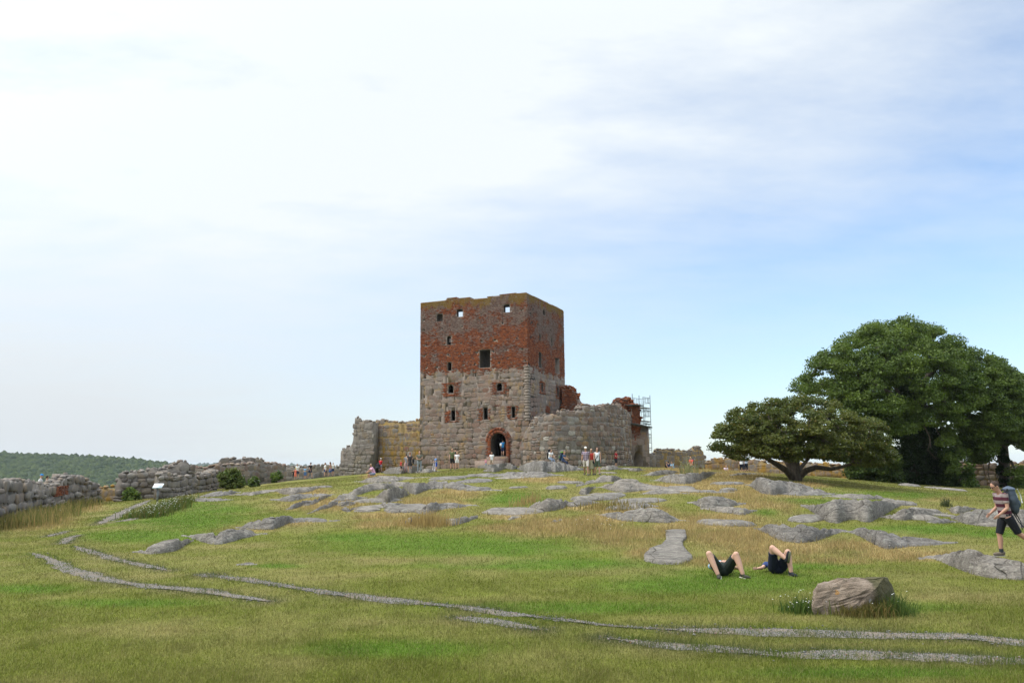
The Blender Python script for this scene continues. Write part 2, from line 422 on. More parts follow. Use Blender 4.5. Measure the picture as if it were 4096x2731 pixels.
def veg(x, y):
    """(base colour of the plants, length factor 0..1 towards long grass) at a place"""
    px, py = project(np.stack([x, y, terrain(x, y)], -1))
    gold, green, dry = _blob(px, py, GOLD), _blob(px, py, GREEN), _blob(px, py, DRY)
    n1 = fbm(x / 2.6, y / 2.0, 31, 4); n2 = fbm(x / 0.7, y / 0.7, 41, 3); n3 = fbm(x / 9.0, y / 7.0, 51, 3)
    rough = sstep(24, 34, y) * (1 - sstep(95, 110, y))
    d = np.clip(0.30 + 1.5 * (n1 - 0.5) + 1.0 * (n2 - 0.5) + 0.7 * (n3 - 0.5) + 0.50 * dry - 0.55 * green + 0.12 * rough, 0, 1)
    g = np.clip(gold * 1.25 * (0.45 + 1.1 * fbm(x / 1.6, y / 1.6, 57, 3)) + 0.5 * (n2 - 0.5) * (gold > 0.1) + 0.25 * rough * (n1 - 0.42), 0, 1) * (1 - 0.9 * green)
    gr = np.clip(green + 0.35 * (n1 - 0.45), 0, 1)
    c = C_LAWN * (1 - gr[..., None]) + C_GREEN * gr[..., None]
    c = c * (1 - d[..., None] * 0.66) + C_DRY * d[..., None] * 0.66
    c = c * (1 - g[..., None]) + C_GOLD * g[..., None]
    c = c * (0.82 + 0.36 * fbm(x / 0.35, y / 0.35, 61, 2))[..., None]
    pd_ = path_dist(x, y); f = (0.75 * np.exp(-np.maximum(pd_, 0) / 0.16) * sstep(0.42, 0.62, fbm(x / 0.8, y / 0.8, 67, 3)))[..., None]
    c = c * (1 - f) + np.array([0.175, 0.140, 0.085]) * f      # trodden soil along the ruts
    return c, g

# ------------------------------------------------------------------ ground sheet
t = NT("turf_soil", 0.95, 0.1)
n = t.noise(55, 5, 0.7); n2 = t.noise(9, 4)
c = t.mix(1.0, t.attr("Col"), t.ramp(n, [(0.25, (0.55, 0.52, 0.5)), (0.75, (1.15, 1.15, 1.1))]), 'MULTIPLY')
c = t.mix(t.step(n2, 0.58, 0.72, 0.0, 0.35), c, (0.16, 0.12, 0.075))
t.color(c); t.bump(n, 0.6, 0.03)
M_GROUND = t.m
def build_ground():
    ys = [-40, -20, -8, 0, 4, 6.5]
    y = 7.5
    while y < 130: ys.append(y); y *= 1.0 + (0.013 if y < 60 else 0.022)
    while y < 420: ys.append(y); y *= 1.07
    ys += [600, 1000, 2000, 4000, 7000, 12000]
    ys = np.array(ys); s = np.linspace(-1, 1, 361); s = np.sign(s) * np.abs(s) ** 1.15
    half = np.where(ys < 20, 24 + np.maximum(ys, 0) * 0.35, 0)
    half = np.maximum(24 + 0 * ys, np.maximum(ys, 0) * 1.25)
    X = s[None, :] * half[:, None]; Y = np.broadcast_to(ys[:, None], X.shape)
    Z = terrain(X, Y); Z = np.where(Y > 400, -72.0, Z)
    V = np.stack([X, Y, Z], -1).reshape(-1, 3); nr, nc = X.shape
    i, j = np.meshgrid(np.arange(nr - 1), np.arange(nc - 1), indexing='ij')
    q = np.stack([i * nc + j, i * nc + j + 1, (i + 1) * nc + j + 1, (i + 1) * nc + j], -1).reshape(-1, 4)
    me = mesh_np("ground", V, [q], True)
    c, g = veg(V[:, 0], np.maximum(V[:, 1], 1.0))
    far = sstep(110, 150, V[:, 1])[:, None]
    add_color(me, (c * 0.92) * (1 - far) + np.array([0.05, 0.07, 0.03]) * far)
    return setp(link("ground", me, M_GROUND), "grassy mound rising from the lawn to the ruin", "ground", None, "structure")
build_ground()

# ------------------------------------------------------------------ gravel ruts
t = NT("gravel", 0.95, 0.15)
v = t.voronoi(42, 'F1'); n = t.noise(3, 4)
c = t.ramp(v.outputs["Color"], [(0.1, (0.070, 0.065, 0.061)), (0.5, (0.145, 0.134, 0.122)), (0.9, (0.235, 0.215, 0.192))])
c = t.mix(t.step(n, 0.42, 0.62, 0.0, 0.75), c, (0.190, 0.152, 0.112))
t.color(c); t.bump(v.outputs["Distance"], 0.8, 0.02)
M_GRAVEL = t.m
PATH_LABEL = ["grey gravel wheel rut curving in from the low wall end", "short broken stretch of wheel rut in mid lawn", "wide grey gravel rut nearest the camera along the bottom edge",
 "short gravel rut at the start of the inner track", "long thin gravel rut crossing the lawn beside the outer one", "faint grassed-over link between two gravel ruts", "wide gravel rut just below the boulder",
 "tiny gravel patch where the track bends", "small gravel scrap near the low wall", "gravel footpath climbing to the info sign", "thin gravel footpath beyond the info sign", "worn gravel patch beside the footpath"]
def build_paths():
    for k, (w, g) in enumerate(PATH_W):
        P = g[:, :2]; T = np.gradient(P, axis=0); T /= np.linalg.norm(T, axis=1, keepdims=True) + 1e-9
        Nn = np.stack([-T[:, 1], T[:, 0]], 1); n = len(P); u = np.linspace(0, 1, n)
        taper = np.minimum(1, np.minimum(u, 1 - u) * 6 + 0.08)
        if k in (2, 6): taper = np.minimum(1, u * 6 + 0.08)
        cols = []
        for c in np.linspace(-1, 1, 7):
            wob = 0.42 * (fbm(P[:, 0] * 1.7 + 40 * c, P[:, 1] * 1.7, 71 + k, 3) - 0.5) if abs(c) == 1 else 0
            Q = P + Nn * ((w / 2 * c) * taper + wob)[:, None]
            cols.append(np.column_stack([Q, terrain(Q[:, 0], Q[:, 1]) + (0.016 if abs(c) < 1 else 0.006)]))
        V = np.stack(cols, 1).reshape(-1, 3); i, j = np.meshgrid(np.arange(n - 1), np.arange(6), indexing='ij')
        q = np.stack([i * 7 + j, i * 7 + j + 1, (i + 1) * 7 + j + 1, (i + 1) * 7 + j], -1).reshape(-1, 4)
        me = mesh_np("path", V, [q], True)
        setp(link("path", me, M_GRAVEL), PATH_LABEL[k], "path", None, "structure")
build_paths()
def build_pebbles():
    s = Soup(); t8 = np.array([[1,0,0],[-1,0,0],[0,1,0],[0,-1,0],[0,0,1],[0,0,-1]], float)
    f8 = np.array([[0,2,4],[2,1,4],[1,3,4],[3,0,4],[2,0,5],[1,2,5],[3,1,5],[0,3,5]])
    for w, g in PATH_W:
        seg = np.linalg.norm(np.diff(g[:, :2], axis=0), axis=1); L = np.concatenate([[0], np.cumsum(seg)])
        D = g[:, 1].mean()
        m = int(L[-1] * (220 if D < 15 else 60))
        if m < 1: continue
        u = rng.uniform(0, L[-1], m)
        x, y = np.interp(u, L, g[:, 0]), np.interp(u, L, g[:, 1])
        x = x + rng.normal(0, w * 0.36, m); y = y + rng.normal(0, w * 0.36, m)
        r = rng.gamma(3.0, 0.0022, m) + 0.003
        z = terrain(x, y) + 0.014 + r * 0.25
        for k in range(m):
            a = rng.uniform(0, 6.28); ca, sa = math.cos(a), math.sin(a)
            V = t8 * rng.uniform(0.7, 1.25, (6, 1)) * np.array([1.2, 0.9, 0.6]) * r[k]
            V = np.column_stack([V[:, 0] * ca - V[:, 1] * sa, V[:, 0] * sa + V[:, 1] * ca, V[:, 2]])
            s.add(V + np.array([x[k], y[k], z[k]]), [f8])
    t = NT("pebble", 0.9, 0.2); t.color(t.ramp(t.pos.outputs["Random Per Island"], [(0, (0.07, 0.068, 0.07)), (0.5, (0.155, 0.15, 0.147)), (0.88, (0.25, 0.235, 0.22)), (1, (0.25, 0.13, 0.09))]))
    setp(link("gravel", s.mesh("gravel"), t.m), "loose grey pebbles scattered in the wheel ruts", "gravel", None, "stuff")
build_pebbles()
# ------------------------------------------------------------------ bedrock outcrops (whalebacks of granite rising through the turf)
t = NT("outcrop_granite", 0.95, 0.08)
base = t.ramp(t.noise(1.3, 6, 0.65), [(0.30, (0.160, 0.147, 0.130)), (0.52, (0.235, 0.217, 0.194)), (0.72, (0.300, 0.278, 0.248))])
fine = t.noise(26, 4, 0.7)
base = t.mix(1.0, base, t.ramp(fine, [(0.25, (0.66,) * 3), (0.75, (1.28,) * 3)]), 'MULTIPLY')
mott = t.noise(5.5, 5, 0.7, sc=(0.7, 1.0, 1.6)); base = t.mix(1.0, base, t.ramp(mott, [(0.30, (0.62,) * 3), (0.70, (1.30,) * 3)]), 'MULTIPLY')
streak = t.noise(3.6, 6, 0.72, sc=(0.45, 1.4, 5.0))
base = t.mix(t.step(streak, 0.52, 0.62, 0.0, 0.72), base, (0.105, 0.100, 0.094))
spots = t.noise(4.6, 3, 0.55); spots2 = t.noise(13, 3, 0.5)
base = t.mix(t.step(spots, 0.60, 0.67, 0.0, 0.55), base, (0.34, 0.335, 0.29))
base = t.mix(t.step(spots2, 0.68, 0.72, 0.0, 0.6), base, (0.40, 0.40, 0.37))
moss = t.noise(1.1, 4); base = t.mix(t.step(moss, 0.66, 0.74, 0.0, 0.45), base, (0.21, 0.20, 0.10))
cr = t.voronoi(0.55, 'DISTANCE_TO_EDGE'); crn = t.noise(2.2, 4)
crack = t.step(t.math('ADD', cr.outputs["Distance"], t.math('MULTIPLY', crn, 0.03)), 0.008, 0.022, 1.0, 0.0)
base = t.mix(t.math('MULTIPLY', crack, 0.75), base, (0.045, 0.042, 0.036))
hue = t.N.new("ShaderNodeObjectInfo").outputs["Random"]
base = t.mix(1.0, base, t.ramp(hue, [(0, (0.88, 0.88, 0.90)), (0.5, (1.0, 0.99, 0.97)), (1, (1.12, 1.08, 1.04))]), 'MULTIPLY')
t.color(base)
t.bump(t.math('SUBTRACT', t.math('ADD', t.math('MULTIPLY', fine, 0.7), streak), t.math('MULTIPLY', crack, 1.6)), 1.0, 0.08)
M_ROCK = t.m
FR = {'A': (1100, 1780, 2.94), 'B': (1900, 1820, 2.94), 'C': (400, 1780, 2.94), 'E': (2600, 1860, 2.94), 'F': (3300, 1880, 2.955),
      'D': (2080, 1500, 3.0154), 'S': (1640, 1140, 3.36), 'T': (1640, 1500, 3.36), 'W': (1340, 1560, 4.355), 'H': (2440, 1560, 4.48), 'I': (1960, 1700, 4.704),
      'J': (0, 1750, 3.36), 'G': (2750, 1240, 1.7474), 'L': (2780, 2160, 2.6133), 'P': (0, 0, 1.0), 'V': (3850, 1900, 4.354), 'U': (620, 1780, 4.704)}
def fr(k, pts):
    x0, y0, s = FR[k]; p = np.asarray(pts, float)
    return p / s + np.array([x0, y0])
def outcrop(k, top, bot, label, deep=0.5):
    top, bot = fr(k, top), fr(k, bot)
    x0, x1 = min(top[0, 0], bot[0, 0]), max(top[-1, 0], bot[-1, 0])
    _w = x1 - x0; x0, x1 = x0 - 0.09 * _w, x1 + 0.09 * _w
    mid = ground_at([(x0 + x1) / 2], [np.interp((x0 + x1) / 2, bot[:, 0], bot[:, 1])])[0]
    W = (x1 - x0) * mid[1] / F_PX
    nu = int(np.clip(W / 0.06, 36, 210)); nv = 48
    e = np.linspace(0, 1, nu); e = 0.5 - 0.5 * np.cos(np.pi * e) * (0.35) - 0.65 * (0.5 - e)
    px = x0 + (x1 - x0) * e
    bt, tp = np.interp(px, bot[:, 0], bot[:, 1]), np.interp(px, top[:, 0], top[:, 1])
    def sm(a, n=5):
        kx = np.ones(n) / n
        return np.convolve(np.pad(a, n // 2, 'edge'), kx, 'valid')
    bt, tp = sm(bt), sm(tp); bt = bt + 0.26 * (bt - tp); bt = bt + 0.12 * (bt - tp).max() * (fbm(px / 14.0, px * 0 + len(FOOT), 111, 3) - 0.5) * 2; bt = np.maximum(bt, tp + 1.0)
    F0 = ground_at(px, bt); D0 = sm(F0[:, 1], 9)
    Dt = ground_at(px, tp)[:, 1]
    taper = np.clip(np.sin(np.pi * np.clip(e, 0.015, 0.985)) ** 0.55, 0.12, 1)
    dep = np.clip(deep * W, 0.7, 7.0) * taper
    rp = 0.55
    dep = np.minimum(dep, np.maximum((Dt - D0) / rp * 0.95, 0.35)); dep = sm(dep, 7)
    a = px_to_a(px, bt)
    Dr = D0 + rp * dep
    zr = at(px, tp, Dr)[:, 2]
    zr = terrain(a * Dr, Dr) + 0.86 * (zr - terrain(a * Dr, Dr)); zr = np.maximum(zr, terrain(a * Dr, Dr) + 0.03)
    vv = np.linspace(0, 1, nv); vv = np.concatenate([[-0.04], vv, [1.04]])
    V = np.zeros((len(vv), nu, 3))
    z0 = terrain(a * D0, D0) - 0.05; D1 = D0 + dep; z1 = terrain(a * D1, D1) - 0.25
    for i, v in enumerate(vv):
        D = D0 + v * dep; x = a * D
        if v <= rp:
            h = np.sin(np.pi / 2 * np.clip(v / rp, 0, 1)) ** 0.52; z = z0 + (zr - z0) * h
        else:
            h = np.cos(np.pi / 2 * np.clip((v - rp) / (1 - rp), 0, 1)); z = z1 + (zr - z1) * h
        H = np.maximum(zr - z0, 0.08)
        body = np.sin(np.pi * np.clip(v, 0, 1))
        z = z + body * np.minimum(H, 0.6) * 0.14 * (fbm(x / 0.75, D / 0.9, 81, 3) - 0.5)
        z = z + body * np.minimum(H, 0.5) * 0.16 * (fbm(x / 0.22, D / 0.35, 85, 3) - 0.5)
        lay = np.abs(((z - z0) * 3.1 + 1.4 * fbm(x / 2.5, D / 2.5, 87, 2) + 0.25 * x) % 1.0 - 0.5); z = z - body * np.minimum(0.035, 0.12 * H) * sstep(0.10, 0.0, lay)
        r1 = np.abs(fbm(x / 1.6 + 7, D / 2.2, 91, 3) - 0.5); r2 = np.abs(fbm(x / 2.4, D / 1.1 + 3, 97, 2) - 0.5)
        z = z - body * np.minimum(0.12, 0.30 * H) * (sstep(0.022, 0.0, r1) + 0.8 * sstep(0.020, 0.0, r2))
        wx, wy = x + 0.5 * (fbm(x / 0.9, D / 0.9, 171, 2) - .5), D + 0.5 * (fbm(x / 0.9 + 9, D / 0.9, 173, 2) - .5)
        e1_, c1_ = vor(wx / 1.5 + 0.35 * wy, wy / 1.9, 181 + len(FOOT)); e2_, c2_ = vor(wx / 0.62, wy / 0.95 + .4 * wx, 191 + len(FOOT))
        z = z + body * np.minimum(H, 0.7) * (0.07 * (c1_ - 0.5) + 0.04 * (c2_ - 0.5)) - body * (np.minimum(0.24, 0.5 * H) * sstep(0.085, 0.0, e1_) + np.minimum(0.05, 0.12 * H) * sstep(0.09, 0.0, e2_))
        if v < 0 or v > 1: z = z - 0.35
        V[i] = np.stack([x, D, z], 1)
    ROCK_POS.append((float((a * D0).mean()), float((D0 + 0.5 * dep).mean()), W, label)); nv2 = len(vv); FOOT.append((a, D0, D1))
    i, j = np.meshgrid(np.arange(nv2 - 1), np.arange(nu - 1), indexing='ij')
    q = np.stack([i * nu + j, i * nu + j + 1, (i + 1) * nu + j + 1, (i + 1) * nu + j], -1).reshape(-1, 4)
    me = mesh_np("rock_outcrop", V.reshape(-1, 3), [q], True)
    o = link("rock_outcrop", me, M_ROCK)
    return setp(o, label, "rock", "granite outcrops on the mound")
def px_to_a(px, py):
    d = ray(px, py); return d[:, 0] / d[:, 1]
FOOT = []; ROCK_POS = []
ROCKS = [
 ('A', [(735,330),(800,275),(880,235),(960,220),(1020,232)], [(735,336),(830,335),(930,310),(1020,255)], "smooth rock below the stepped end of the yellow-stained wall"),
 ('A', [(430,345),(500,310),(570,290)], [(430,350),(570,348)], "low pale rock behind the strolling women far out on the brow"),
 ('A', [(1260,310),(1330,262),(1400,240),(1480,238),(1560,225),(1640,222),(1700,250)], [(1260,322),(1400,325),(1550,312),(1700,300)], "light hump of rock behind the black-dressed woman's group"),
 ('A', [(1250,250),(1340,208),(1400,197),(1440,198),(1448,230)], [(1250,282),(1350,270),(1448,240)], "dark brown slab of rock at the foot of the yellow-stained wall"),
 ('A', [(1620,318),(1700,280),(1780,265),(1880,280),(1915,300)], [(1620,324),(1750,318),(1915,305)], "low rounded rock beneath the boy with crutches"),
 ('A', [(1000,428),(1060,390),(1120,365),(1230,348),(1400,355),(1560,365),(1650,378),(1780,368)], [(1000,434),(1150,424),(1350,420),(1560,394),(1780,374)], "whaleback the man in pink sits on"),
 ('A', [(850,575),(920,510),(1000,465),(1120,437),(1250,425),(1400,415),(1520,425)], [(850,580),(960,572),(1100,525),(1250,505),(1350,485),(1520,465)], "broad curved rock with a dark hollow under its crest"),
 ('A', [(1205,600),(1240,540),(1310,490),(1400,462),(1490,470),(1540,500),(1558,555)], [(1205,612),(1280,640),(1370,640),(1400,602),(1558,578)], "round-topped dome of rock in golden grass, cracked down its face"),
 ('A', [(1500,460),(1560,415),(1640,410),(1700,420),(1800,412),(1950,405),(2050,415),(2200,440),(2352,478),(2570,520)], [(1500,475),(1590,545),(1700,545),(1800,502),(2000,482),(2100,502),(2250,515),(2352,520),(2570,530)], "longest whaleback on the mound, stretching under the olive-shirted man"),
 ('A', [(0,530),(120,490),(300,485),(470,480),(560,468)], [(0,538),(100,565),(250,556),(400,536),(560,492)], "long flat shelf of rock below the strolling women"),
 ('A', [(0,630),(130,590),(250,565),(400,560),(560,560),(660,575)], [(0,642),(100,656),(250,642),(400,602),(560,592),(660,582)], "long low rock above two small rounded ones in golden grass"),
 ('A', [(140,750),(200,690),(280,655),(370,640)], [(140,757),(240,732),(370,672)], "slanting rock tongue at the western edge of the golden grass"),
 ('A', [(340,700),(380,650),(440,640),(520,600),(640,575)], [(340,710),(440,692),(560,632),(640,592)], "pale slanting rock between two others in golden grass"),
 ('A', [(690,650),(730,590),(800,562),(900,575),(980,595),(1060,610)], [(690,658),(800,632),(930,642),(1060,620)], "hunched rock with a long flat tail in golden grass"),
 ('A', [(400,800),(470,750),(560,690),(640,655),(710,650)], [(400,805),(540,747),(650,722),(715,692)], "narrow ridge of rock rising out of golden grass"),
 ('A', [(730,700),(770,650),(830,642),(930,660)], [(730,710),(850,702),(930,692)], "low round rock, upper of two small ones side by side"),
 ('A', [(785,750),(810,715),(880,710),(940,730)], [(785,757),(860,777),(940,742)], "low round rock, lower of two small ones side by side"),
 ('A', [(1220,700),(1260,660),(1340,665),(1400,672),(1490,680)], [(1220,712),(1300,732),(1450,727),(1490,692)], "split low rock just below the cracked dome"),
 ('A', [(1710,760),(1750,700),(1800,665),(1880,655),(1960,680),(2080,665),(2200,690),(2340,695)], [(1710,787),(1800,802),(1880,772),(1930,737),(2100,732),(2340,707)], "jagged dark outcrop with a trailing ridge beside dry grass"),
 ('A', [(1520,900),(1570,850),(1640,820),(1700,835)], [(1520,912),(1560,927),(1640,892),(1700,852)], "tilted rock beside the tallest tuft of golden grass"),
 ('A', [(1960,870),(2060,850),(2200,830),(2352,822)], [(1960,892),(2060,932),(2200,907),(2352,852)], "flat grey slab past the tallest golden tuft"),
 ('C', [(430,1250),(500,1205),(580,1165),(680,1120),(800,1085),(900,1075),(1000,1075),(1045,1090)], [(430,1264),(560,1257),(680,1247),(850,1217),(960,1197),(1000,1162),(1045,1122)], "lowest snout of the long rock bank by the bright lawn"),
 ('C', [(1030,1060),(1150,1035),(1300,1010),(1450,980),(1600,966),(1720,968),(1800,998),(1890,1035)], [(1030,1072),(1150,1097),(1280,1147),(1420,1142),(1500,1102),(1700,1072),(1890,1044)], "middle hump of the long rock bank, freckled with white lichen"),
 ('C', [(1640,960),(1700,920),(1800,870),(1950,825),(2080,805),(2220,815)], [(1640,970),(1800,967),(2000,957),(2080,962),(2220,880)], "upper hump of the long rock bank"),
 ('C', [(2070,880),(2180,850),(2352,842),(2540,850),(2650,860),(2760,885)], [(2070,907),(2200,912),(2352,888),(2550,897),(2760,895)], "flat rock pavement trailing off the long rock bank"),
 ('C', [(1010,640),(1100,620),(1250,608),(1450,620),(1545,635)], [(1010,650),(1200,654),(1545,642)], "thin flat rock above the white flower strip"),
 ('C', [(1170,600),(1300,550),(1420,525),(1530,518),(1620,545)], [(1170,608),(1350,592),(1500,577),(1620,557)], "sloping rock hump near the gravel footpath's upper end"),
 ('C', [(1590,575),(1700,545),(1900,525),(2100,510),(2352,486)], [(1590,587),(1800,582),(2000,547),(2352,507)], "long thin rock shelf on the slope below the far wall"),
 ('C', [(1620,1400),(1680,1375),(1760,1370),(1830,1385)], [(1620,1410),(1830,1402)], "lone small flat rock in the dry lawn"),
 ('B', [(505,150),(540,110),(620,65),(720,40),(830,42),(920,58),(1000,62),(1080,90),(1180,120),(1290,150)], [(505,162),(600,182),(700,176),(900,172),(1100,172),(1290,175)], "great smooth rock the two backpackers sit on"),
 ('B', [(120,170),(170,135),(250,125),(350,130)], [(120,188),(200,192),(350,160)], "rounded rock in front of the tower steps"),
 ('B', [(350,132),(380,95),(430,86),(480,105),(495,140)], [(350,145),(420,158),(495,152)], "small lichen-grey boulder next to the backpackers' rock"),
 ('B', [(0,215),(150,203),(280,215),(400,185),(560,193),(700,178),(850,195),(960,228)], [(0,242),(200,247),(400,243),(700,247),(960,240)], "long low rock band under the backpackers' rock"),
 ('B', [(-80,290),(30,260),(150,285)], [(-80,302),(150,294)], "short rock hump left of the straw-coloured patch"),
 ('B', [(0,118),(150,98),(380,83)], [(0,137),(150,152),(380,127)], "pale slab leading up to the tower door"),
 ('B', [(600,630),(650,590),(740,530),(830,480),(890,473),(960,493),(1040,500),(1110,545)], [(600,642),(800,637),(950,617),(1110,577)], "split rock hump in mid slope with a dark crack"),
 ('B', [(1050,590),(1110,545),(1200,513),(1280,506),(1380,525),(1430,550)], [(1050,600),(1200,592),(1430,560)], "rounded rock joined to the split hump in mid slope"),
 ('B', [(1235,340),(1290,305),(1400,275),(1470,240),(1520,213),(1600,210),(1680,243),(1740,275)], [(1235,362),(1330,332),(1500,302),(1740,287)], "high dome of rock below the man in the white cap"),
 ('B', [(1235,430),(1240,385),(1320,355),(1395,355)], [(1235,452),(1310,452),(1395,385)], "small cracked block at the foot of the high dome"),
 ('B', [(1480,370),(1560,320),(1680,290),(1800,293),(1950,308),(2060,340),(2200,360),(2352,378),(2480,390)], [(1480,382),(1600,397),(1750,417),(1950,402),(2100,402),(2480,400)], "long grey whaleback with white lichen patches below the high dome"),
 ('B', [(1290,460),(1450,430),(1600,433),(1700,450)], [(1290,467),(1700,462)], "flat rock ledge in grass under the high dome"),
 ('B', [(1990,440),(2070,400),(2180,385),(2280,405),(2400,430),(2480,445)], [(1990,457),(2150,447),(2352,442),(2480,452)], "low cracked rock under the end of the long grey whaleback"),
 ('B', [(1780,600),(1850,560),(1950,543),(2050,565),(2130,590)], [(1780,614),(1900,622),(2130,602)], "upper back part of the wide rock in golden grass"),
 ('B', [(1500,690),(1600,655),(1720,643),(1850,625),(1950,595),(2080,583),(2200,615),(2290,670),(2350,730),(2440,765)], [(1500,702),(1650,742),(1850,747),(2050,747),(2250,767),(2440,772)], "wide cracked rock lying in the golden grass"),
 ('B', [(895,780),(940,745),(1010,742)], [(895,792),(1010,772)], "single small stone dome in golden grass"),
 ('B', [(390,755),(430,710),(530,715)], [(390,762),(530,727)], "small low rock at the edge of the green lawn"),
 ('B', [(1470,150),(1530,115),(1620,108),(1700,140),(1830,145)], [(1470,165),(1600,165),(1830,162)], "pale rock in front of the man in dark red"),
 ('B', [(1820,160),(1860,140),(1920,136),(1990,170)], [(1820,182),(1990,180)], "knob of rock at the foot of the arched doorway"),
 ('E', [(60,175),(150,120),(250,85),(400,72),(560,72),(690,62),(780,80)], [(60,187),(250,182),(420,192),(600,165),(780,92)], "broad pale rock hiding the legs of the man in coral red"),
 ('E', [(-70,110),(20,70),(130,45),(250,45),(330,70)], [(-70,120),(330,87)], "pale rock in front of the three seated people"),
 ('E', [(965,105),(1040,85),(1150,83),(1300,95)], [(965,117),(1300,107)], "thin rock strip under the couple by the small tree"),
 ('E', [(1190,220),(1230,140),(1280,113),(1380,118),(1500,145),(1650,170),(1780,200),(1900,240),(2020,280),(2110,325)], [(1190,232),(1300,292),(1450,307),(1650,302),(1800,312),(2110,337)], "big smooth rock in front of the small tree's trunk"),
 ('E', [(1540,330),(1650,305),(1800,293),(1950,300),(2120,330)], [(1540,342),(1800,347),(2120,347)], "flat toe of rock under the big one by the small tree"),
 ('E', [(550,290),(650,280),(800,288),(960,310)], [(550,302),(750,322),(960,320)], "thin rock ledge in tall straw grass"),
 ('E', [(490,430),(560,400),(620,350),(720,338),(850,358),(950,385),(1080,440)], [(490,442),(620,487),(850,477),(1000,467),(1080,452)], "dark-cracked rock with a straight seam across it"),
 ('E', [(640,490),(800,473),(960,473),(1100,490),(1210,522)], [(640,507),(850,547),(1000,552),(1100,587),(1210,532)], "flat slab just below the straight-seamed rock"),
 ('F', [(-190,400),(-60,390),(40,350),(130,300),(250,308),(400,303),(550,308),(700,335),(820,375),(890,400)], [(-190,432),(-80,522),(0,562),(130,572),(240,547),(300,505),(400,510),(450,567),(560,567),(680,502),(800,462),(890,412)], "great broad outcrop with forked cracks in front of the ivy-clad tree"),
 ('F', [(30,300),(200,270),(400,263),(560,263),(640,290),(720,320)], [(30,312),(300,317),(720,337)], "low back rim behind the great broad outcrop"),
 ('F', [(735,325),(850,340),(960,360),(1060,390)], [(735,337),(850,382),(1060,397)], "small sloping rock behind the great broad outcrop's end"),
 ('F', [(705,540),(760,510),(850,490),(900,430),(970,408),(1050,423),(1150,438),(1280,460),(1390,495)], [(705,557),(800,572),(1000,552),(1200,542),(1390,507)], "two-humped rock next to the great broad outcrop"),
 ('F', [(1460,440),(1520,415),(1600,403),(1700,420),(1760,440)], [(1460,452),(1500,497),(1600,492),(1760,457)], "pinkish rock knob by the little thistle plant"),
 ('F', [(1570,540),(1600,480),(1700,438),(1900,433),(2100,423),(2300,423),(2500,440)], [(1570,572),(1620,607),(1900,607),(2150,617),(2500,637)], "long layered rock behind the walking man"),
 ('F', [(1220,600),(1330,570),(1420,556),(1500,580),(1570,605)], [(1220,614),(1400,617),(1570,614)], "low flat rock at the foot of the long layered one"),
 ('E', [(1300,740),(1400,660),(1470,643),(1560,653),(1640,685),(1740,672),(1800,660),(1900,680),(2050,720),(2200,740),(2310,760)], [(1300,752),(1400,802),(1470,832),(1600,862),(1800,872),(1950,852),(2110,832),(2200,782),(2310,777)], "rock broken by crossing cracks above the lying pair"),
 ('F', [(320,720),(400,660),(500,653),(620,670),(740,700),(820,730),(950,760),(1100,780),(1250,805),(1400,840),(1470,855)], [(320,732),(480,792),(600,822),(620,882),(800,887),(1000,882),(1200,872),(1470,867)], "long flat pavement of rock sloping above the boulder"),
 ('F', [(1200,1035),(1300,1000),(1450,968),(1580,905),(1700,898),(1850,920),(1900,960),(2100,1000),(2250,1045),(2450,1060)], [(1200,1052),(1450,1062),(1500,1122),(1650,1142),(1780,1162),(1900,1212),(2100,1227),(2250,1242),(2450,1252)], "slabby jointed rock under the walking man's feet"),
]
for k, tp, bt, lab in ROCKS: outcrop(k, tp, bt, lab)
def flat_slab(k, poly, label, h=0.07):
    p = fr(k, poly); g = ground_at(p[:, 0], p[:, 1])
    # resample the outline, then rings inward
    n = 72; seg = np.linalg.norm(np.diff(np.vstack([g, g[:1]]), axis=0), axis=1); L = np.concatenate([[0], np.cumsum(seg)])
    u = np.linspace(0, L[-1], n, endpoint=False); gg = np.vstack([g, g[:1]])
    B = np.stack([np.interp(u, L, gg[:, 0]), np.interp(u, L, gg[:, 1])], 1)
    B += 0.05 * np.stack([fbm(B[:, 0] * 5, B[:, 1] * 5, 5) - 0.5, fbm(B[:, 0] * 5, B[:, 1] * 5, 6) - 0.5], 1)
    c = B.mean(0); rings = [(1.03, -0.12), (1.0, 0.4 * h), (0.97, h), (0.75, h * 1.1), (0.5, h * 1.15), (0.25, h * 1.15)]
    V = []
    for s, hh in rings:
        Q = c + (B - c) * s; V.append(np.column_stack([Q, terrain(Q[:, 0], Q[:, 1]) + hh + (0.02 * (fbm(Q[:, 0] * 3, Q[:, 1] * 3, 9) - .5) if s < 1 else 0)]))
    V.append(np.array([[c[0], c[1], terrain(c[0], c[1]) + h * 1.15]])); V = np.concatenate(V)
    kx = np.arange(n); k2 = (kx + 1) % n; q = [np.stack([i * n + kx, i * n + k2, (i + 1) * n + k2, (i + 1) * n + kx], 1) for i in range(len(rings) - 1)]
    me = mesh_np("rock_outcrop", V, [np.concatenate(q), np.stack([(len(rings) - 1) * n + kx, (len(rings) - 1) * n + k2, np.full(n, len(V) - 1)], 1)], True)
    setp(link("rock_outcrop", me, M_ROCK), label, "rock", "granite outcrops on the mound")
    return B
SLAB = flat_slab('E', [(180,785),(250,772),(420,775),(435,860),(375,920),(400,980),(450,1040),(510,1100),(430,1150),(300,1168),(100,1168),(-60,1130),(-75,1080),(0,1000),(130,960),(185,905),(190,850)],
          "bottle-shaped flat rock slab sunk in the grass beside the lying pair")

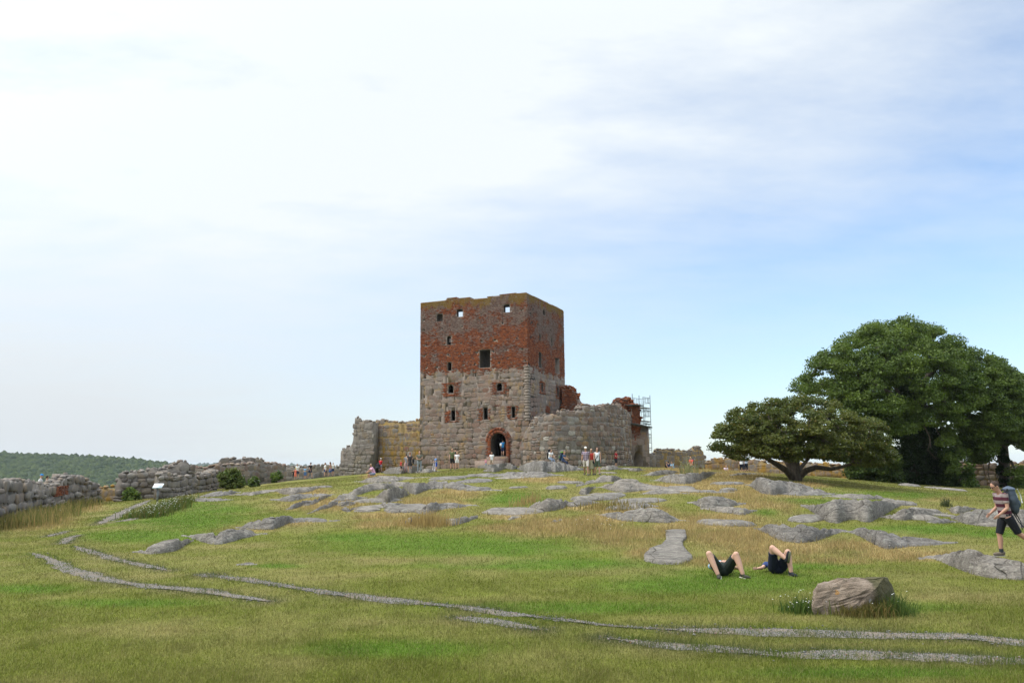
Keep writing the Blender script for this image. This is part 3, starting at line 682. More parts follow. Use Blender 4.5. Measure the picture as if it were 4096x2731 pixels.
# small flush slabs that let the bedrock show through between the named outcrops
def small_slab(x, y, w, d, rot, h, label):
    n = 40; th = np.arange(n) / n * 2 * np.pi; q = int(x * 37 + y * 11)
    r = 0.72 + 0.55 * fbm(np.cos(th) * 1.3 + q, np.sin(th) * 1.3 + 3 * q, 7, 3)
    px_, py_ = np.cos(th) * r * w / 2, np.sin(th) * r * d / 2; c, s_ = math.cos(rot), math.sin(rot); B = np.stack([x + px_ * c - py_ * s_, y + px_ * s_ + py_ * c], 1); V = []
    cc = np.array([x, y])
    for s, hh in ((1.05, -0.10), (1.0, 0.02), (0.93, 0.6 * h), (0.78, h), (0.5, 1.15 * h), (0.25, 1.2 * h)):
        Q = cc + (B - cc) * s; V.append(np.column_stack([Q, terrain(Q[:, 0], Q[:, 1]) + hh + (h * 0.7 * (fbm(Q[:, 0] * 2.5, Q[:, 1] * 2.5, 19, 3) - .5) if s < 1 else 0)]))
    V.append(np.array([[x, y, float(terrain(x, y)) + 1.2 * h]])); V = np.concatenate(V); k = np.arange(n); k2 = (k + 1) % n
    me = mesh_np("rock_slab", V, [np.concatenate([np.stack([i * n + k, i * n + k2, (i + 1) * n + k2, (i + 1) * n + k], 1) for i in range(5)]), np.stack([5 * n + k, 5 * n + k2, np.full(n, len(V) - 1)], 1)], True)
    setp(link("rock_slab", me, M_ROCK), label, "rock", "small flush slabs between the outcrops", "thing")
    if h < 0.2: FOOT.append((np.linspace(x - w * .36, x + w * .36, 9) / y, np.full(9, y - d * .30), np.full(9, y + d * .30)))
g_s = np.random.default_rng(44); _n = 0
_used = set(); _tries = 0
while _n < 34 and _tries < 600:
    _tries += 1
    X_, Y_ = g_s.uniform(640, 2330) * K, g_s.uniform(1085, 1275) * K; p_ = ground_at([X_], [Y_])[0]
    if _blob(np.array([X_]), np.array([Y_]), GREEN)[0] > 0.3 or p_[1] > 72 or p_[1] < 24: continue
    if X_ < 1500 * K and Y_ > 1190 * K: continue
    w_ = g_s.uniform(0.9, 2.8)
    q_ = min(ROCK_POS, key=lambda r: math.hypot(r[0] - p_[0], r[1] - p_[1])); rel = "in front of" if p_[1] < q_[1] - 1.2 else ("behind" if p_[1] > q_[1] + 1.2 else "beside")
    core = q_[3].split(",")[0].split(" that ")[0]
    lab_ = ("tiny" if w_ < 1.4 else "medium" if w_ < 2.1 else "wide") + " flush slab " + rel + (" " if core.startswith(("the ", "a ")) else " the ") + core
    if lab_ in _used or len(lab_.split()) > 16: continue
    _used.add(lab_); small_slab(p_[0], p_[1], w_, w_ * g_s.uniform(0.5, 1.1), g_s.normal(0, .3), g_s.uniform(0.06, 0.16), lab_); _n += 1

from mathutils.bvhtree import BVHTree
def _rock_tree():
    V, Fc, n = [], [], 0
    for o in COL.objects:
        if o.name.startswith(("rock_outcrop", "rock_slab")):
            V += [v.co.copy() for v in o.data.vertices]; Fc += [[i + n for i in p.vertices] for p in o.data.polygons]; n = len(V)
    return BVHTree.FromPolygons(V, Fc)
ROCK_TREE = _rock_tree()
def stand_at(px, py):
    """the visible ground or rock point at a picture position"""
    g = ground_at([px], [py])[0]; d = Vector(ray(px, py)); h = ROCK_TREE.ray_cast(Vector(EYE), d.normalized())
    if h[0] is not None and h[0].y < g[1]: return np.array(h[0])
    return g
def top_z(x, y):
    h = ROCK_TREE.ray_cast(Vector((x, y, 30)), Vector((0, 0, -1))); z = float(terrain(x, y))
    return max(z, h[0].z) if h[0] is not None else z
# ------------------------------------------------------------------ grass blades (one mass nobody could count)
def in_poly(x, y, P):
    c = np.zeros(x.shape, bool); n = len(P)
    for i in range(n):
        x0, y0 = P[i]; x1, y1 = P[(i + 1) % n]
        k = ((y0 > y) != (y1 > y)) & (x < (x1 - x0) * (y - y0) / (y1 - y0 + 1e-12) + x0)
        c ^= k
    return c
t = NT("grass_blade", 0.6, 0.2); t.color(t.attr("Col")); t.leafy(0.5)
M_GRASS = t.m
def build_grass(n_near, n_rough):
    tt = np.concatenate([rng.uniform(1 / 42.0, 1 / 8.3, n_near), 1 / rng.uniform(22, 75, n_rough)])
    a = rng.uniform(-0.68, 0.68, len(tt)); y = 1 / tt; x = a * y
    keep = path_dist(x, y) > rng.uniform(-0.20, 0.02, len(x)) - 0.24 * sstep(0.56, 0.72, fbm(x / 0.5, y / 0.5, 151, 3)); x, y = x[keep], y[keep]
    B = SLAB; sel = np.flatnonzero((np.abs(x - B[:, 0].mean()) < 4) & (np.abs(y - B[:, 1].mean()) < 5))
    bad = sel[in_poly(x[sel], y[sel], B)]; m = np.ones(len(x), bool); m[bad] = False; x, y = x[m], y[m]
    fa = x / y; ok = np.ones(len(x), bool); short = np.ones(len(x))
    for a_, d0, d1 in FOOT:
        k = np.flatnonzero((fa > a_.min()) & (fa < a_.max()) & (y > d0.min() - 2) & (y < d1.max() + 0.3))
        if not len(k): continue
        lo, hi = np.interp(fa[k], a_, d0), np.interp(fa[k], a_, d1)
        ok[k[(y[k] > lo + 0.05) & (y[k] < hi - 0.15)]] = False
        fr_ = k[(y[k] <= lo + 0.05) & (y[k] > lo - 1.6)]
        short[fr_] = np.minimum(short[fr_], 0.30)
    x, y, short = x[ok], y[ok], short[ok]
    c, g = veg(x, y); g = g * short; n = len(x)
    tuft = fbm(x / 0.45, y / 0.45, 101, 2)
    L = (0.022 + 0.042 * rng.random(n) ** 2 + 0.05 * np.clip(tuft - 0.5, 0, 1)) * (1 + 3.0 * g * rng.uniform(0.4, 1.15, n))
    near_edge = np.exp(-np.maximum(path_dist(x, y), 0) / 0.12); L *= 1 + 0.7 * near_edge * rng.random(n)
    stray = rng.random(n) < 0.03 * (0.3 + 1.4 * sstep(0.45, 0.65, fbm(x / 1.3, y / 1.3, 163, 3))); L[stray] *= 2.6
    wide = np.maximum(0.0042, y * 0.00042) * rng.uniform(0.7, 1.4, n)
    L = np.maximum(L, wide * 3)
    th = rng.uniform(0, 6.283, n); lean = rng.uniform(0.1, 0.75, n) * L
    z = terrain(x, y) - 0.01
    fx, fy = np.cos(th), np.sin(th); la = th + rng.normal(0, 0.9, n) + 1.57
    V = np.zeros((n, 3, 3), np.float32)
    V[:, 0] = np.stack([x - fx * wide, y - fy * wide, z], 1); V[:, 1] = np.stack([x + fx * wide, y + fy * wide, z], 1)
    V[:, 2] = np.stack([x + np.cos(la) * lean + 0.25 * lean, y + np.sin(la) * lean, z + np.sqrt(np.maximum(L * L - lean * lean, 1e-5))], 1)
    me = mesh_np("grass", V.reshape(-1, 3), [np.arange(3 * n).reshape(n, 3)])
    straw = rng.random(n) < 0.16
    c = c * rng.uniform(0.7, 1.3, (n, 1)); c[straw] = c[straw] * 0.45 + np.array([0.34, 0.29, 0.13]) * 0.55
    c[:, 1] *= rng.uniform(0.93, 1.08, n)
    green_edge = (near_edge * 0.6)[:, None]; c = c * (1 - green_edge) + np.array([0.055, 0.105, 0.018]) * green_edge
    add_color(me, np.repeat(c, 3, 0))
    setp(link("grass", me, M_GRASS), "short mown turf and long straw grass between the rocks", "grass", None, "stuff")
build_grass(620000, 200000)
# ------------------------------------------------------------------ masonry
def stone_mat(name, stops, lichen=0.25, lichen_c=(0.30, 0.19, 0.045), grey=0.3, lo=None, thr=(0.50, 0.66)):
    t = NT(name, 0.92, 0.15)
    r = t.rand(); c = t.ramp(r, stops)
    n = t.noise(7, 5, 0.65); c = t.mix(1.0, c, t.ramp(n, [(0.25, (0.70,) * 3), (0.75, (1.25,) * 3)]), 'MULTIPLY')
    big = t.noise(0.55, 4, 0.6); c = t.mix(t.step(big, 0.45, 0.68, 0.0, grey), c, (0.185, 0.175, 0.165))
    l = t.noise(1.1, 5, 0.6, sc=(1, 1, 0.55))
    f = t.step(l, thr[0], thr[1], 0.0, lichen)
    if lo is not None:
        z = t.xyz()[2]; f = t.math('MULTIPLY', f, t.step(z, lo[0], lo[1], 1.0, lo[2]))
    c = t.mix(f, c, lichen_c)
    sp = t.noise(4.0, 4, 0.6); c = t.mix(t.step(sp, 0.64, 0.70, 0.0, 0.5), c, (0.36, 0.35, 0.30))
    t.color(c); t.bump(t.noise(16, 5, 0.7), 0.7, 0.04)
    return t.m
S_WARM = [(0.0, (0.165, 0.115, 0.092)), (0.25, (0.240, 0.172, 0.132)), (0.45, (0.185, 0.160, 0.142)), (0.65, (0.240, 0.190, 0.155)), (0.82, (0.160, 0.150, 0.145)), (0.95, (0.290, 0.250, 0.210)), (1.0, (0.185, 0.095, 0.07))]
S_GREY = [(0.0, (0.130, 0.112, 0.100)), (0.3, (0.200, 0.178, 0.158)), (0.55, (0.158, 0.136, 0.120)), (0.8, (0.245, 0.222, 0.196)), (1.0, (0.185, 0.150, 0.125))]
S_PINK = [(0.0, (0.160, 0.105, 0.085)), (0.3, (0.230, 0.165, 0.130)), (0.6, (0.190, 0.150, 0.125)), (0.85, (0.290, 0.230, 0.180)), (1.0, (0.165, 0.145, 0.130))]
S_BRICK = [(0.0, (0.095, 0.034, 0.022)), (0.3, (0.190, 0.054, 0.024)), (0.6, (0.270, 0.082, 0.032)), (0.8, (0.160, 0.066, 0.042)), (0.92, (0.330, 0.115, 0.045)), (1.0, (0.115, 0.085, 0.075))]
M_ST_TOWER = stone_mat("stone_tower", [(0.0, (0.175, 0.122, 0.098)), (0.3, (0.245, 0.180, 0.145)), (0.5, (0.200, 0.166, 0.144)), (0.75, (0.270, 0.205, 0.165)), (0.93, (0.190, 0.110, 0.082)), (1.0, (0.300, 0.258, 0.218))], 0.38, grey=0.40)
M_ST_YELLOW = stone_mat("stone_lichen", S_WARM, 0.90, (0.30, 0.175, 0.026), 0.10, (3.5, 8.0, 0.35), (0.42, 0.64))
M_ST_DARK = stone_mat("stone_dark", S_GREY, 0.20, grey=0.2)
M_ST_FRONT = stone_mat("stone_front", [(0.0, (0.130, 0.092, 0.075)), (0.2, (0.215, 0.158, 0.126)), (0.38, (0.165, 0.138, 0.118)), (0.55, (0.260, 0.200, 0.158)), (0.70, (0.145, 0.132, 0.124)), (0.86, (0.205, 0.135, 0.100)), (0.94, (0.350, 0.320, 0.280)), (1.0, (0.240, 0.225, 0.205))], 0.42, (0.26, 0.16, 0.04), 0.2)
M_ST_GREY = stone_mat("stone_grey", S_GREY, 0.22, (0.30, 0.17, 0.04), 0.2)
M_ST_PINK = stone_mat("stone_pink", S_PINK, 0.25, (0.28, 0.18, 0.06), 0.15)
def core_mat(name, a, b, lichen=0.2):
    t = NT(name, 0.95, 0.1)
    c = t.ramp(t.noise(2.5, 6, 0.7), [(0.3, a), (0.7, b)])
    c = t.mix(t.step(t.noise(1.1, 5, 0.6), 0.52, 0.68, 0.0, lichen), c, (0.26, 0.17, 0.045))
    t.color(c); t.bump(t.noise(14, 5, 0.7), 0.8, 0.05); return t.m
M_CORE = core_mat("lime_mortar", (0.140, 0.112, 0.094), (0.230, 0.192, 0.160), 0.30)
M_CORE_D = core_mat("old_mortar", (0.115, 0.102, 0.090), (0.225, 0.200, 0.172), 0.2)
M_CORE_Y = core_mat("lichen_mortar", (0.165, 0.112, 0.045), (0.290, 0.215, 0.110), 0.7)
def brick_mat():
    t = NT("brick", 0.9, 0.15)
    c = t.ramp(t.rand(), S_BRICK)
    p = t.noise(0.40, 6, 0.66, sc=(1, 1, 1.3)); z = t.xyz()[2]
    greyz = t.step(z, 14.4, 17.2, 0.0, 0.14)
    f = t.step(t.math('ADD', t.math('ADD', p, greyz), t.math('MULTIPLY', t.math('SUBTRACT', t.rand(), 0.5), 0.16)), 0.54, 0.66, 0.0, 0.85)
    c = t.mix(f, c, t.ramp(t.math('FRACT', t.math('MULTIPLY', t.rand(), 7.3)), [(0, (0.105, 0.080, 0.070)), (0.5, (0.165, 0.125, 0.108)), (1, (0.215, 0.180, 0.155))]))
    l = t.math('ADD', t.noise(0.8, 5, 0.65, sc=(1, 1, 0.7)), t.step(z, 17.8, 19.9, -0.25, 0.10))
    c = t.mix(t.step(l, 0.47, 0.60, 0.0, 0.75), c, (0.205, 0.130, 0.028))
    c = t.mix(1.0, c, t.ramp(t.noise(22, 3), [(0.25, (0.75,) * 3), (0.75, (1.2,) * 3)]), 'MULTIPLY')
    t.color(c); return t.m
M_BRICK = brick_mat()
def mortar_b():
    t = NT("brick_mortar", 0.95, 0.1); z = t.xyz()[2]
    c = t.ramp(t.noise(1.5, 6, 0.7), [(0.3, (0.190, 0.135, 0.105)), (0.7, (0.330, 0.265, 0.215))])
    l = t.math('ADD', t.noise(0.8, 5, 0.65, sc=(1, 1, 0.7)), t.step(z, 17.8, 19.9, -0.25, 0.08))
    c = t.mix(t.step(l, 0.47, 0.60, 0.0, 0.7), c, (0.19, 0.12, 0.03)); t.color(c); return t.m
M_MORTB = mortar_b()

# a family of stone shapes: rough-faced blocks, unit size (x = along, y = out of the wall, z = up)
def stone_proto(seed, round_):
    g = np.random.default_rng(seed); n = 9
    th = np.arange(n) / n * 2 * np.pi + g.uniform(-0.16, 0.16, n)
    c, s = np.cos(th), np.sin(th); p = 3.2 + 5.0 * (1 - round_)
    k = (np.abs(c) ** p + np.abs(s) ** p) ** (-1 / p) * g.uniform(0.88, 1.05, n)
    B = np.stack([c * k, s * k], 1) * 0.5
    V = [np.column_stack([B[:, 0], np.zeros(n), B[:, 1]]),
         np.column_stack([B[:, 0] * 0.985, np.full(n, 0.55), B[:, 1] * 0.985]),
         np.column_stack([B[:, 0] * 0.84, 0.92 + g.uniform(-0.16, 0.14, n), B[:, 1] * 0.82]), np.array([[0, 1.0, 0]])]
    V = np.concatenate(V); i = np.arange(n); j = (i + 1) % n
    q = np.concatenate([np.stack([a + i, b + i, b + j, a + j], 1) for a, b in ((0, n), (n, 2 * n))])
    return V, q, np.stack([2 * n + i, np.full(n, 3 * n), 2 * n + j], 1)
PROTO = [stone_proto(200 + k, (k % 4) / 3.5) for k in range(16)]
def rubble_proto(seed):
    g = np.random.default_rng(seed); V = ICO_V[:12] if False else None
    ph = (1 + 5 ** 0.5) / 2
    V = np.array([[-1,ph,0],[1,ph,0],[-1,-ph,0],[1,-ph,0],[0,-1,ph],[0,1,ph],[0,-1,-ph],[0,1,-ph],[ph,0,-1],[ph,0,1],[-ph,0,-1],[-ph,0,1]], float)
    V = V / np.linalg.norm(V, axis=1, keepdims=True) * 0.55 * g.uniform(0.75, 1.2, (12, 1))
    Fc = np.array([[0,11,5],[0,5,1],[0,1,7],[0,7,10],[0,10,11],[1,5,9],[5,11,4],[11,10,2],[10,7,6],[7,1,8],[3,9,4],[3,4,2],[3,2,6],[3,6,8],[3,8,9],[4,9,5],[2,4,11],[6,2,10],[8,6,7],[9,8,1]])
    return V, Fc
RUB = [rubble_proto(300 + k) for k in range(8)]
_stone_cache = {}
def stone_mesh(kind, k, mat):
    key = (kind, k, mat.name)
    if key not in _stone_cache:
        if kind == 's': V, q, tr = PROTO[k]; me = mesh_np("stone", V, [q, tr], False)
        else: V, Fc = RUB[k]; me = mesh_np("stone", V, [Fc], False)
        me.materials.append(mat); _stone_cache[key] = me
    return _stone_cache[key]
def place_stones(items, mat, parent, limit=300, rest_name="rubble"):
    """items: (size, kind, k, 4x4 array). The largest become parts, the rest one mass."""
    items.sort(key=lambda i: -i[0])
    inv = Matrix.Translation(-parent.location)
    for sz, kind, k, M4 in items[:limit]:
        o = bpy.data.objects.new("stone", stone_mesh(kind, k, mat)); COL.objects.link(o)
        o.parent = parent; o.matrix_parent_inverse = inv; o.matrix_basis = Matrix(M4.tolist())
    if len(items) > limit:
        s = Soup()
        for sz, kind, k, M4 in items[limit:]:
            if kind == 's': V, q, tr = PROTO[k]; fs = [q, tr]
            else: V, Fc = RUB[k]; fs = [Fc]
            s.add(V @ M4[:3, :3].T + M4[:3, 3], fs)
        o = link(rest_name, s.mesh(rest_name), mat, parent); o['kind'] = 'stuff'
def frame4(T, Nn, U, P, w, d, h):
    M4 = np.eye(4); M4[:3, 0] = T * w; M4[:3, 1] = Nn * d; M4[:3, 2] = U * h; M4[:3, 3] = P; return M4
UP = np.array([0, 0, 1.0])
def layout(L, top, base, size, g, skip=None, aspect=1.35):
    """coursed rubble: cells (s, z, w, h)"""
    out = []; z = base - 0.3 * size
    while z < top.max() if hasattr(top, 'max') else z < top:
        h = size * g.uniform(0.72, 1.25); s = -g.uniform(0, size); ph = g.uniform(0, 6.28)
        while s < L:
            w = size * g.uniform(0.75, 1.75) * aspect / 1.25
            cs = s + w / 2; cz = z + h / 2 + 0.16 * size * math.sin(cs / (2.3 * size) + ph)
            if 0.15 * size < cs < L - 0.1 * size:
                if g.random() < 0.16: cells = [(cs, cz - h / 4, w, h / 2), (cs, cz + h / 4, w, h / 2)]
                elif g.random() < 0.10: cells = [(cs - w / 4, cz, w / 2, h), (cs + w / 4, cz, w / 2, h)]
                else: cells = [(cs, cz, w, h)]
                out += cells
            s += w
        z += h * 0.985
    return out
def cut_mesh(me, cutter):
    a = bpy.data.objects.new("tmp_a", me); b = bpy.data.objects.new("tmp_b", cutter)
    COL.objects.link(a); COL.objects.link(b)
    m = a.modifiers.new("cut", 'BOOLEAN'); m.operation = 'DIFFERENCE'; m.object = b; m.solver = 'EXACT'
    dg = bpy.context.evaluated_depsgraph_get()
    res = bpy.data.meshes.new_from_object(a.evaluated_get(dg))
    bpy.data.objects.remove(a); bpy.data.objects.remove(b); bpy.data.meshes.remove(cutter)
    return res
class WallPath:
    def __init__(self, ctrl):
        P = np.array([at(px, py, D) for px, py, D in ctrl]); self.px = np.array([c[0] for c in ctrl], float)
        xy = P[:, :2]; d = np.linalg.norm(np.diff(xy, axis=0), axis=1); self.s = np.concatenate([[0], np.cumsum(d)]); self.L = self.s[-1]
        self.xy, self.z = xy, P[:, 2]
    def pos(self, s): return np.stack([np.interp(s, self.s, self.xy[:, 0]), np.interp(s, self.s, self.xy[:, 1])], -1)
    def top(self, s): return np.interp(s, self.s, self.z)
    def tan(self, s):
        e = 0.4; t = self.pos(np.minimum(np.asarray(s) + e, self.L)) - self.pos(np.maximum(np.asarray(s) - e, 0))
        return t / np.linalg.norm(t, axis=-1, keepdims=True)
    def find(self, px, py):
        """s, z of a picture point on the wall's face"""
        s = np.linspace(0, self.L, 400); p = self.pos(s); a = p[:, 0] / p[:, 1]
        d = ray(px, py); k = np.abs(a - d[0] / d[1]).argmin(); D = p[k, 1]
        return s[k], EYE[2] + d[2] / d[1] * D, D
def wall(name, label, ctrl, thick, size, mat, core, seed, base_off=0.3, holes=(), limit=300, rag=0.12, depth=(0.035, 0.085), rubble=True, flip=None, aspect=1.35, cat="wall", group=None, zbase=None, skip=()):
    g = np.random.default_rng(seed); W = WallPath(ctrl)
    m = max(int(W.L / 0.28), 6); s = np.linspace(0, W.L, m); p = W.pos(s); T = W.tan(s); Nn = np.stack([T[:, 1], -T[:, 0]], 1)
    toC = -p; sg = 1.0 if (Nn * toC).sum(1).mean() > 0 else -1.0
    if flip: sg = -sg
    Nn = Nn * sg
    zt = W.top(s) - size * 0.25 + g.normal(0, rag * 0.5, m); zb = (terrain(p[:, 0], p[:, 1]) - base_off) if zbase is None else np.full(m, zbase)
    zb = np.minimum(zb, terrain((p - Nn * thick)[:, 0], (p - Nn * thick)[:, 1]) - base_off) if zbase is None else zb
    zt = np.maximum(zt, zb + 0.3)
    back = p - Nn * thick; zk = zt + g.normal(0, rag * 0.5, m)
    V = np.concatenate([np.column_stack([p, zb]), np.column_stack([p, zt]), np.column_stack([back, zk]), np.column_stack([back, zb])])
    i = np.arange(m - 1); q = []
    for a, b in ((0, 1), (1, 2), (2, 3), (3, 0)):
        f = np.stack([a * m + i, a * m + i + 1, b * m + i + 1, b * m + i], 1); q.append(f if sg > 0 else f[:, ::-1])
    e0 = np.array([[0, m, 2 * m, 3 * m]]); e1 = np.array([[m - 1, 4 * m - 1, 3 * m - 1, 2 * m - 1]])
    q += [e0 if sg > 0 else e0[:, ::-1], e1 if sg > 0 else e1[:, ::-1]]
    me = mesh_np("core", V, [np.concatenate(q)])
    H = []; SK = []
    for (x0, y0, x1, y1) in skip:
        sa, za, _ = W.find(x0, y1); sb, zb2, _ = W.find(x1, y0); SK.append((sa, za, sb, zb2))
    if holes:
        cs = Soup()
        for (x0, y0, x1, y1) in holes:
            sc, zc, D = W.find((x0 + x1) / 2, (y0 + y1) / 2); w = (x1 - x0) * D / F_PX / 2; h = (y1 - y0) * D / F_PX / 2
            t2 = W.tan(sc); n2 = np.array([t2[1], -t2[0]]) * sg; c2 = W.pos(sc) - n2 * 0.5
            cs.box([c2[0], c2[1], zc], [w, 0.9, h], [[t2[0], t2[1], 0], [n2[0], n2[1], 0], [0, 0, 1]]); H.append((sc, zc, w, h))
        me = cut_mesh(me, cs.mesh("cut"))
        me.name = "core"
    R0 = root(name, (p[m // 2, 0], p[m // 2, 1], float(zb[m // 2])), label, cat, group, "thing")
    me.materials.clear(); link("mortar_core", me, core, R0)
    items = []
    for sc, zc, w, h in layout(W.L, W.top(np.linspace(0, W.L, 200)), float(zb.min()) + base_off * 0.5, size, g, aspect=aspect):
        if zc + h * 0.3 > W.top(sc) or zc < np.interp(sc, s, zb) + base_off * 0.4: continue
        if any(abs(sc - a) < hw + w * 0.4 and abs(zc - b) < hh + h * 0.4 for a, b, hw, hh in H): continue
        if any(a < sc + w * .3 and sc - w * .3 < c and b < zc + h * .3 and zc - h * .3 < e for a, b, c, e in SK): continue
        p2 = W.pos(sc); t2 = W.tan(sc); n2 = np.array([t2[1], -t2[0]]) * sg; d = g.uniform(*depth)
        ang = g.normal(0, 0.07); T3 = np.array([t2[0], t2[1], 0]); Tt = T3 * math.cos(ang) + UP * math.sin(ang); Ut = np.cross(Tt, -np.array([n2[0], n2[1], 0])) ; Ut = Ut if Ut[2] > 0 else -Ut
        gap = g.uniform(0.93, 1.03)
        items.append((w * h, 's', int(g.integers(16)), frame4(Tt * sg, np.array([n2[0], n2[1], 0]), Ut, np.array([p2[0], p2[1], zc]) - np.append(n2, 0) * 0.02, w * gap, d, h * gap)))
    if SK:
        bsp = Soup()
        for a, b, c, e in SK:
            zz = b; r_ = 0
            while zz < e:
                ss = a + (0.13 if r_ % 2 else 0) + g.normal(0, .06)
                while ss < c:
                    p2 = W.pos(ss + .13); t2 = W.tan(ss); n2 = np.array([t2[1], -t2[0]]) * sg
                    if g.random() > 0.06: bsp.box([*(p2 + n2 * g.normal(0.03, 0.015)), zz + .045], [0.128, 0.06, 0.036], [[t2[0], t2[1], 0], [n2[0], n2[1], 0], [0, 0, 1]])
                    ss += 0.275
                zz += 0.09; r_ += 1
        o_ = link("brick_patch", bsp.mesh("brick_patch"), M_BRICK, R0); o_['kind'] = 'stuff'
    if rubble:
        sr = 0.0
        while sr < W.L:
            w = size * g.uniform(0.55, 1.2); n_across = max(1, int(thick / (size * 1.1)))
            for k in range(n_across):
                sc = min(max(sr + g.uniform(-.2, .2) * size, 0), W.L); p2 = W.pos(sc); t2 = W.tan(sc); n2 = np.array([t2[1], -t2[0]]) * sg
                c2 = p2 - n2 * (0.12 + (thick - 0.2) * (k + g.uniform(0.0, 0.5)) / n_across); hz = size * g.uniform(0.35, 0.85)
                a = g.uniform(0, 6.28); T3 = np.array([math.cos(a), math.sin(a), 0]); N3 = np.array([-math.sin(a), math.cos(a), 0])
                items.append((w * hz * (1.0 if k == 0 else 0.4), 'r', int(g.integers(8)), frame4(T3, N3, UP, np.array([c2[0], c2[1], W.top(sc) - size * 0.16 + (g.uniform(0, 0.25) * size if k == 0 else g.uniform(-.1, .2) * size)]), w, w * g.uniform(0.7, 1.0), hz)))
            sr += w * 0.85
    place_stones(items, mat, R0, limit)
    return R0, W, H
# curtain walls west of the tower
W_ST = dict()
wall("ruined_wall", "dark stone wall stub with a stepped low end, west of the tower",
     [(1363,1806,90.6),(1366,1800,90.5),(1383,1790,90.1),(1386,1784,90.0),(1402,1781,89.6),(1412,1779,89.3),(1415,1678,89.2),(1418,1668,89.1),(1427,1667,89.0),(1434,1681,88.8),(1446,1685,88.5),(1456,1680,88.3),(1472,1683,88.0),(1492,1687,87.6)],
     0.9, 0.48, M_ST_DARK, M_CORE_D, 11)
wall("ruined_wall", "yellow lichen-stained stone wall with one slit, joined to the tower's west side",
     [(1490,1690,89.2),(1500,1683,89.0),(1512,1680,88.8),(1530,1678,88.5),(1540,1681,88.3),(1555,1685,88.1),(1575,1687,87.9),(1600,1687,87.7),(1625,1689,87.5),(1645,1685,87.3),(1662,1681,87.1),(1682,1679,86.9)],
     1.5, 0.46, M_ST_YELLOW, M_CORE_Y, 12, holes=[(1608,1699,1614,1723)])
# low walls at the far west
wall("ruined_wall", "low grey field-stone wall with a brick patch, nearest wall at the west edge",
     [(-220,1905,31),(-120,1912,33.5),(0,1922,37),(40,1928,38.5),(70,1920,40),(110,1925,42),(135,1930,43.5),(170,1936,46),(205,1941,49),(225,1938,51),(250,1922,53),(268,1904,54.5),(282,1899,55.5),(292,1908,56),(318,1906,57),(345,1912,59),(372,1926,61),(388,1936,62.5),(402,1944,63.5)],
     1.0, 0.44, M_ST_GREY, M_CORE_D, 13, aspect=2.3, base_off=0.6, rag=0.22, depth=(0.08, 0.22), skip=[(212,1945,268,1988)])
wall("ruined_wall", "small orange-lichened wall end in the gap between the two low west walls",
     [(398,1948,66),(425,1945,66),(450,1946,66),(470,1953,66),(490,1958,66)], 1.0, 0.5, M_ST_YELLOW, M_CORE_Y, 14, base_off=0.5, rag=0.15)
wall("ruined_wall", "high-backed grey ruin wall rising behind the info sign",
     [(462,1925,64),(480,1898,64),(510,1886,64),(560,1882,64.3),(600,1876,64.6),(640,1874,65),(668,1872,65.3),(690,1868,65.6),(710,1858,66),(722,1848,66.2),(738,1845,66.4),(755,1846,66.6),(768,1855,66.9),(775,1868,67.2)],
     1.6, 0.50, M_ST_GREY, M_CORE_D, 15, base_off=0.5, rag=0.2, depth=(0.08, 0.24))
wall("ruined_wall", "low tumbled stone wall running from the info sign up the slope",
     [(640,1900,60.5),(662,1890,60.8),(675,1888,61.2),(688,1898,62),(705,1902,63),(740,1902,65),(770,1903,67),(800,1895,69),(830,1893,71),(850,1890,72.5),(872,1880,74)],
     0.9, 0.46, M_ST_GREY, M_CORE_D, 16, aspect=1.9, base_off=0.5, rag=0.25, depth=(0.08, 0.22))
wall("ruined_wall", "short reddish wall remnant seen over the low tumbled wall",
     [(775,1872,76),(800,1869,76),(815,1873,76),(838,1866,76),(852,1869,76),(856,1880,76)], 1.0, 0.6, M_ST_PINK, M_CORE_D, 17, base_off=1.2, rag=0.15, group=None)
wall("ruined_wall", "long brown stone wall sloping down toward the strolling family",
     [(862,1862,76),(880,1860,77),(930,1858,79.5),(980,1856,82),(1015,1851,84),(1050,1851,87),(1090,1853,90),(1120,1856,93),(1145,1862,95)],
     1.2, 0.58, M_ST_PINK, M_CORE_D, 18, aspect=1.9, base_off=0.5, rag=0.14)
wall("ruined_wall", "upper wall block with a jagged top standing behind the long brown wall",
     [(864,1856,84),(870,1845,84),(880,1840,84),(893,1838,84),(897,1832,84),(905,1836,84),(930,1836,84.3),(937,1832,84.4),(952,1836,84.6),(958,1842,84.7),(975,1838,85),(990,1832,85.3),(1010,1831,85.6),(1035,1834,86),(1056,1838,86.3),(1059,1848,86.4)],
     1.4, 0.5, M_ST_DARK, M_CORE_D, 19, base_off=0.5, rag=0.10)
wall("ruined_wall", "very low line of rubble wall on the skyline behind the strollers",
     [(1110,1862,104),(1160,1864,104),(1215,1866,104),(1255,1861,104),(1285,1857,104),(1320,1860,104),(1362,1866,104)], 1.0, 0.5, M_ST_DARK, M_CORE_D, 20, base_off=0.6, rag=0.2)
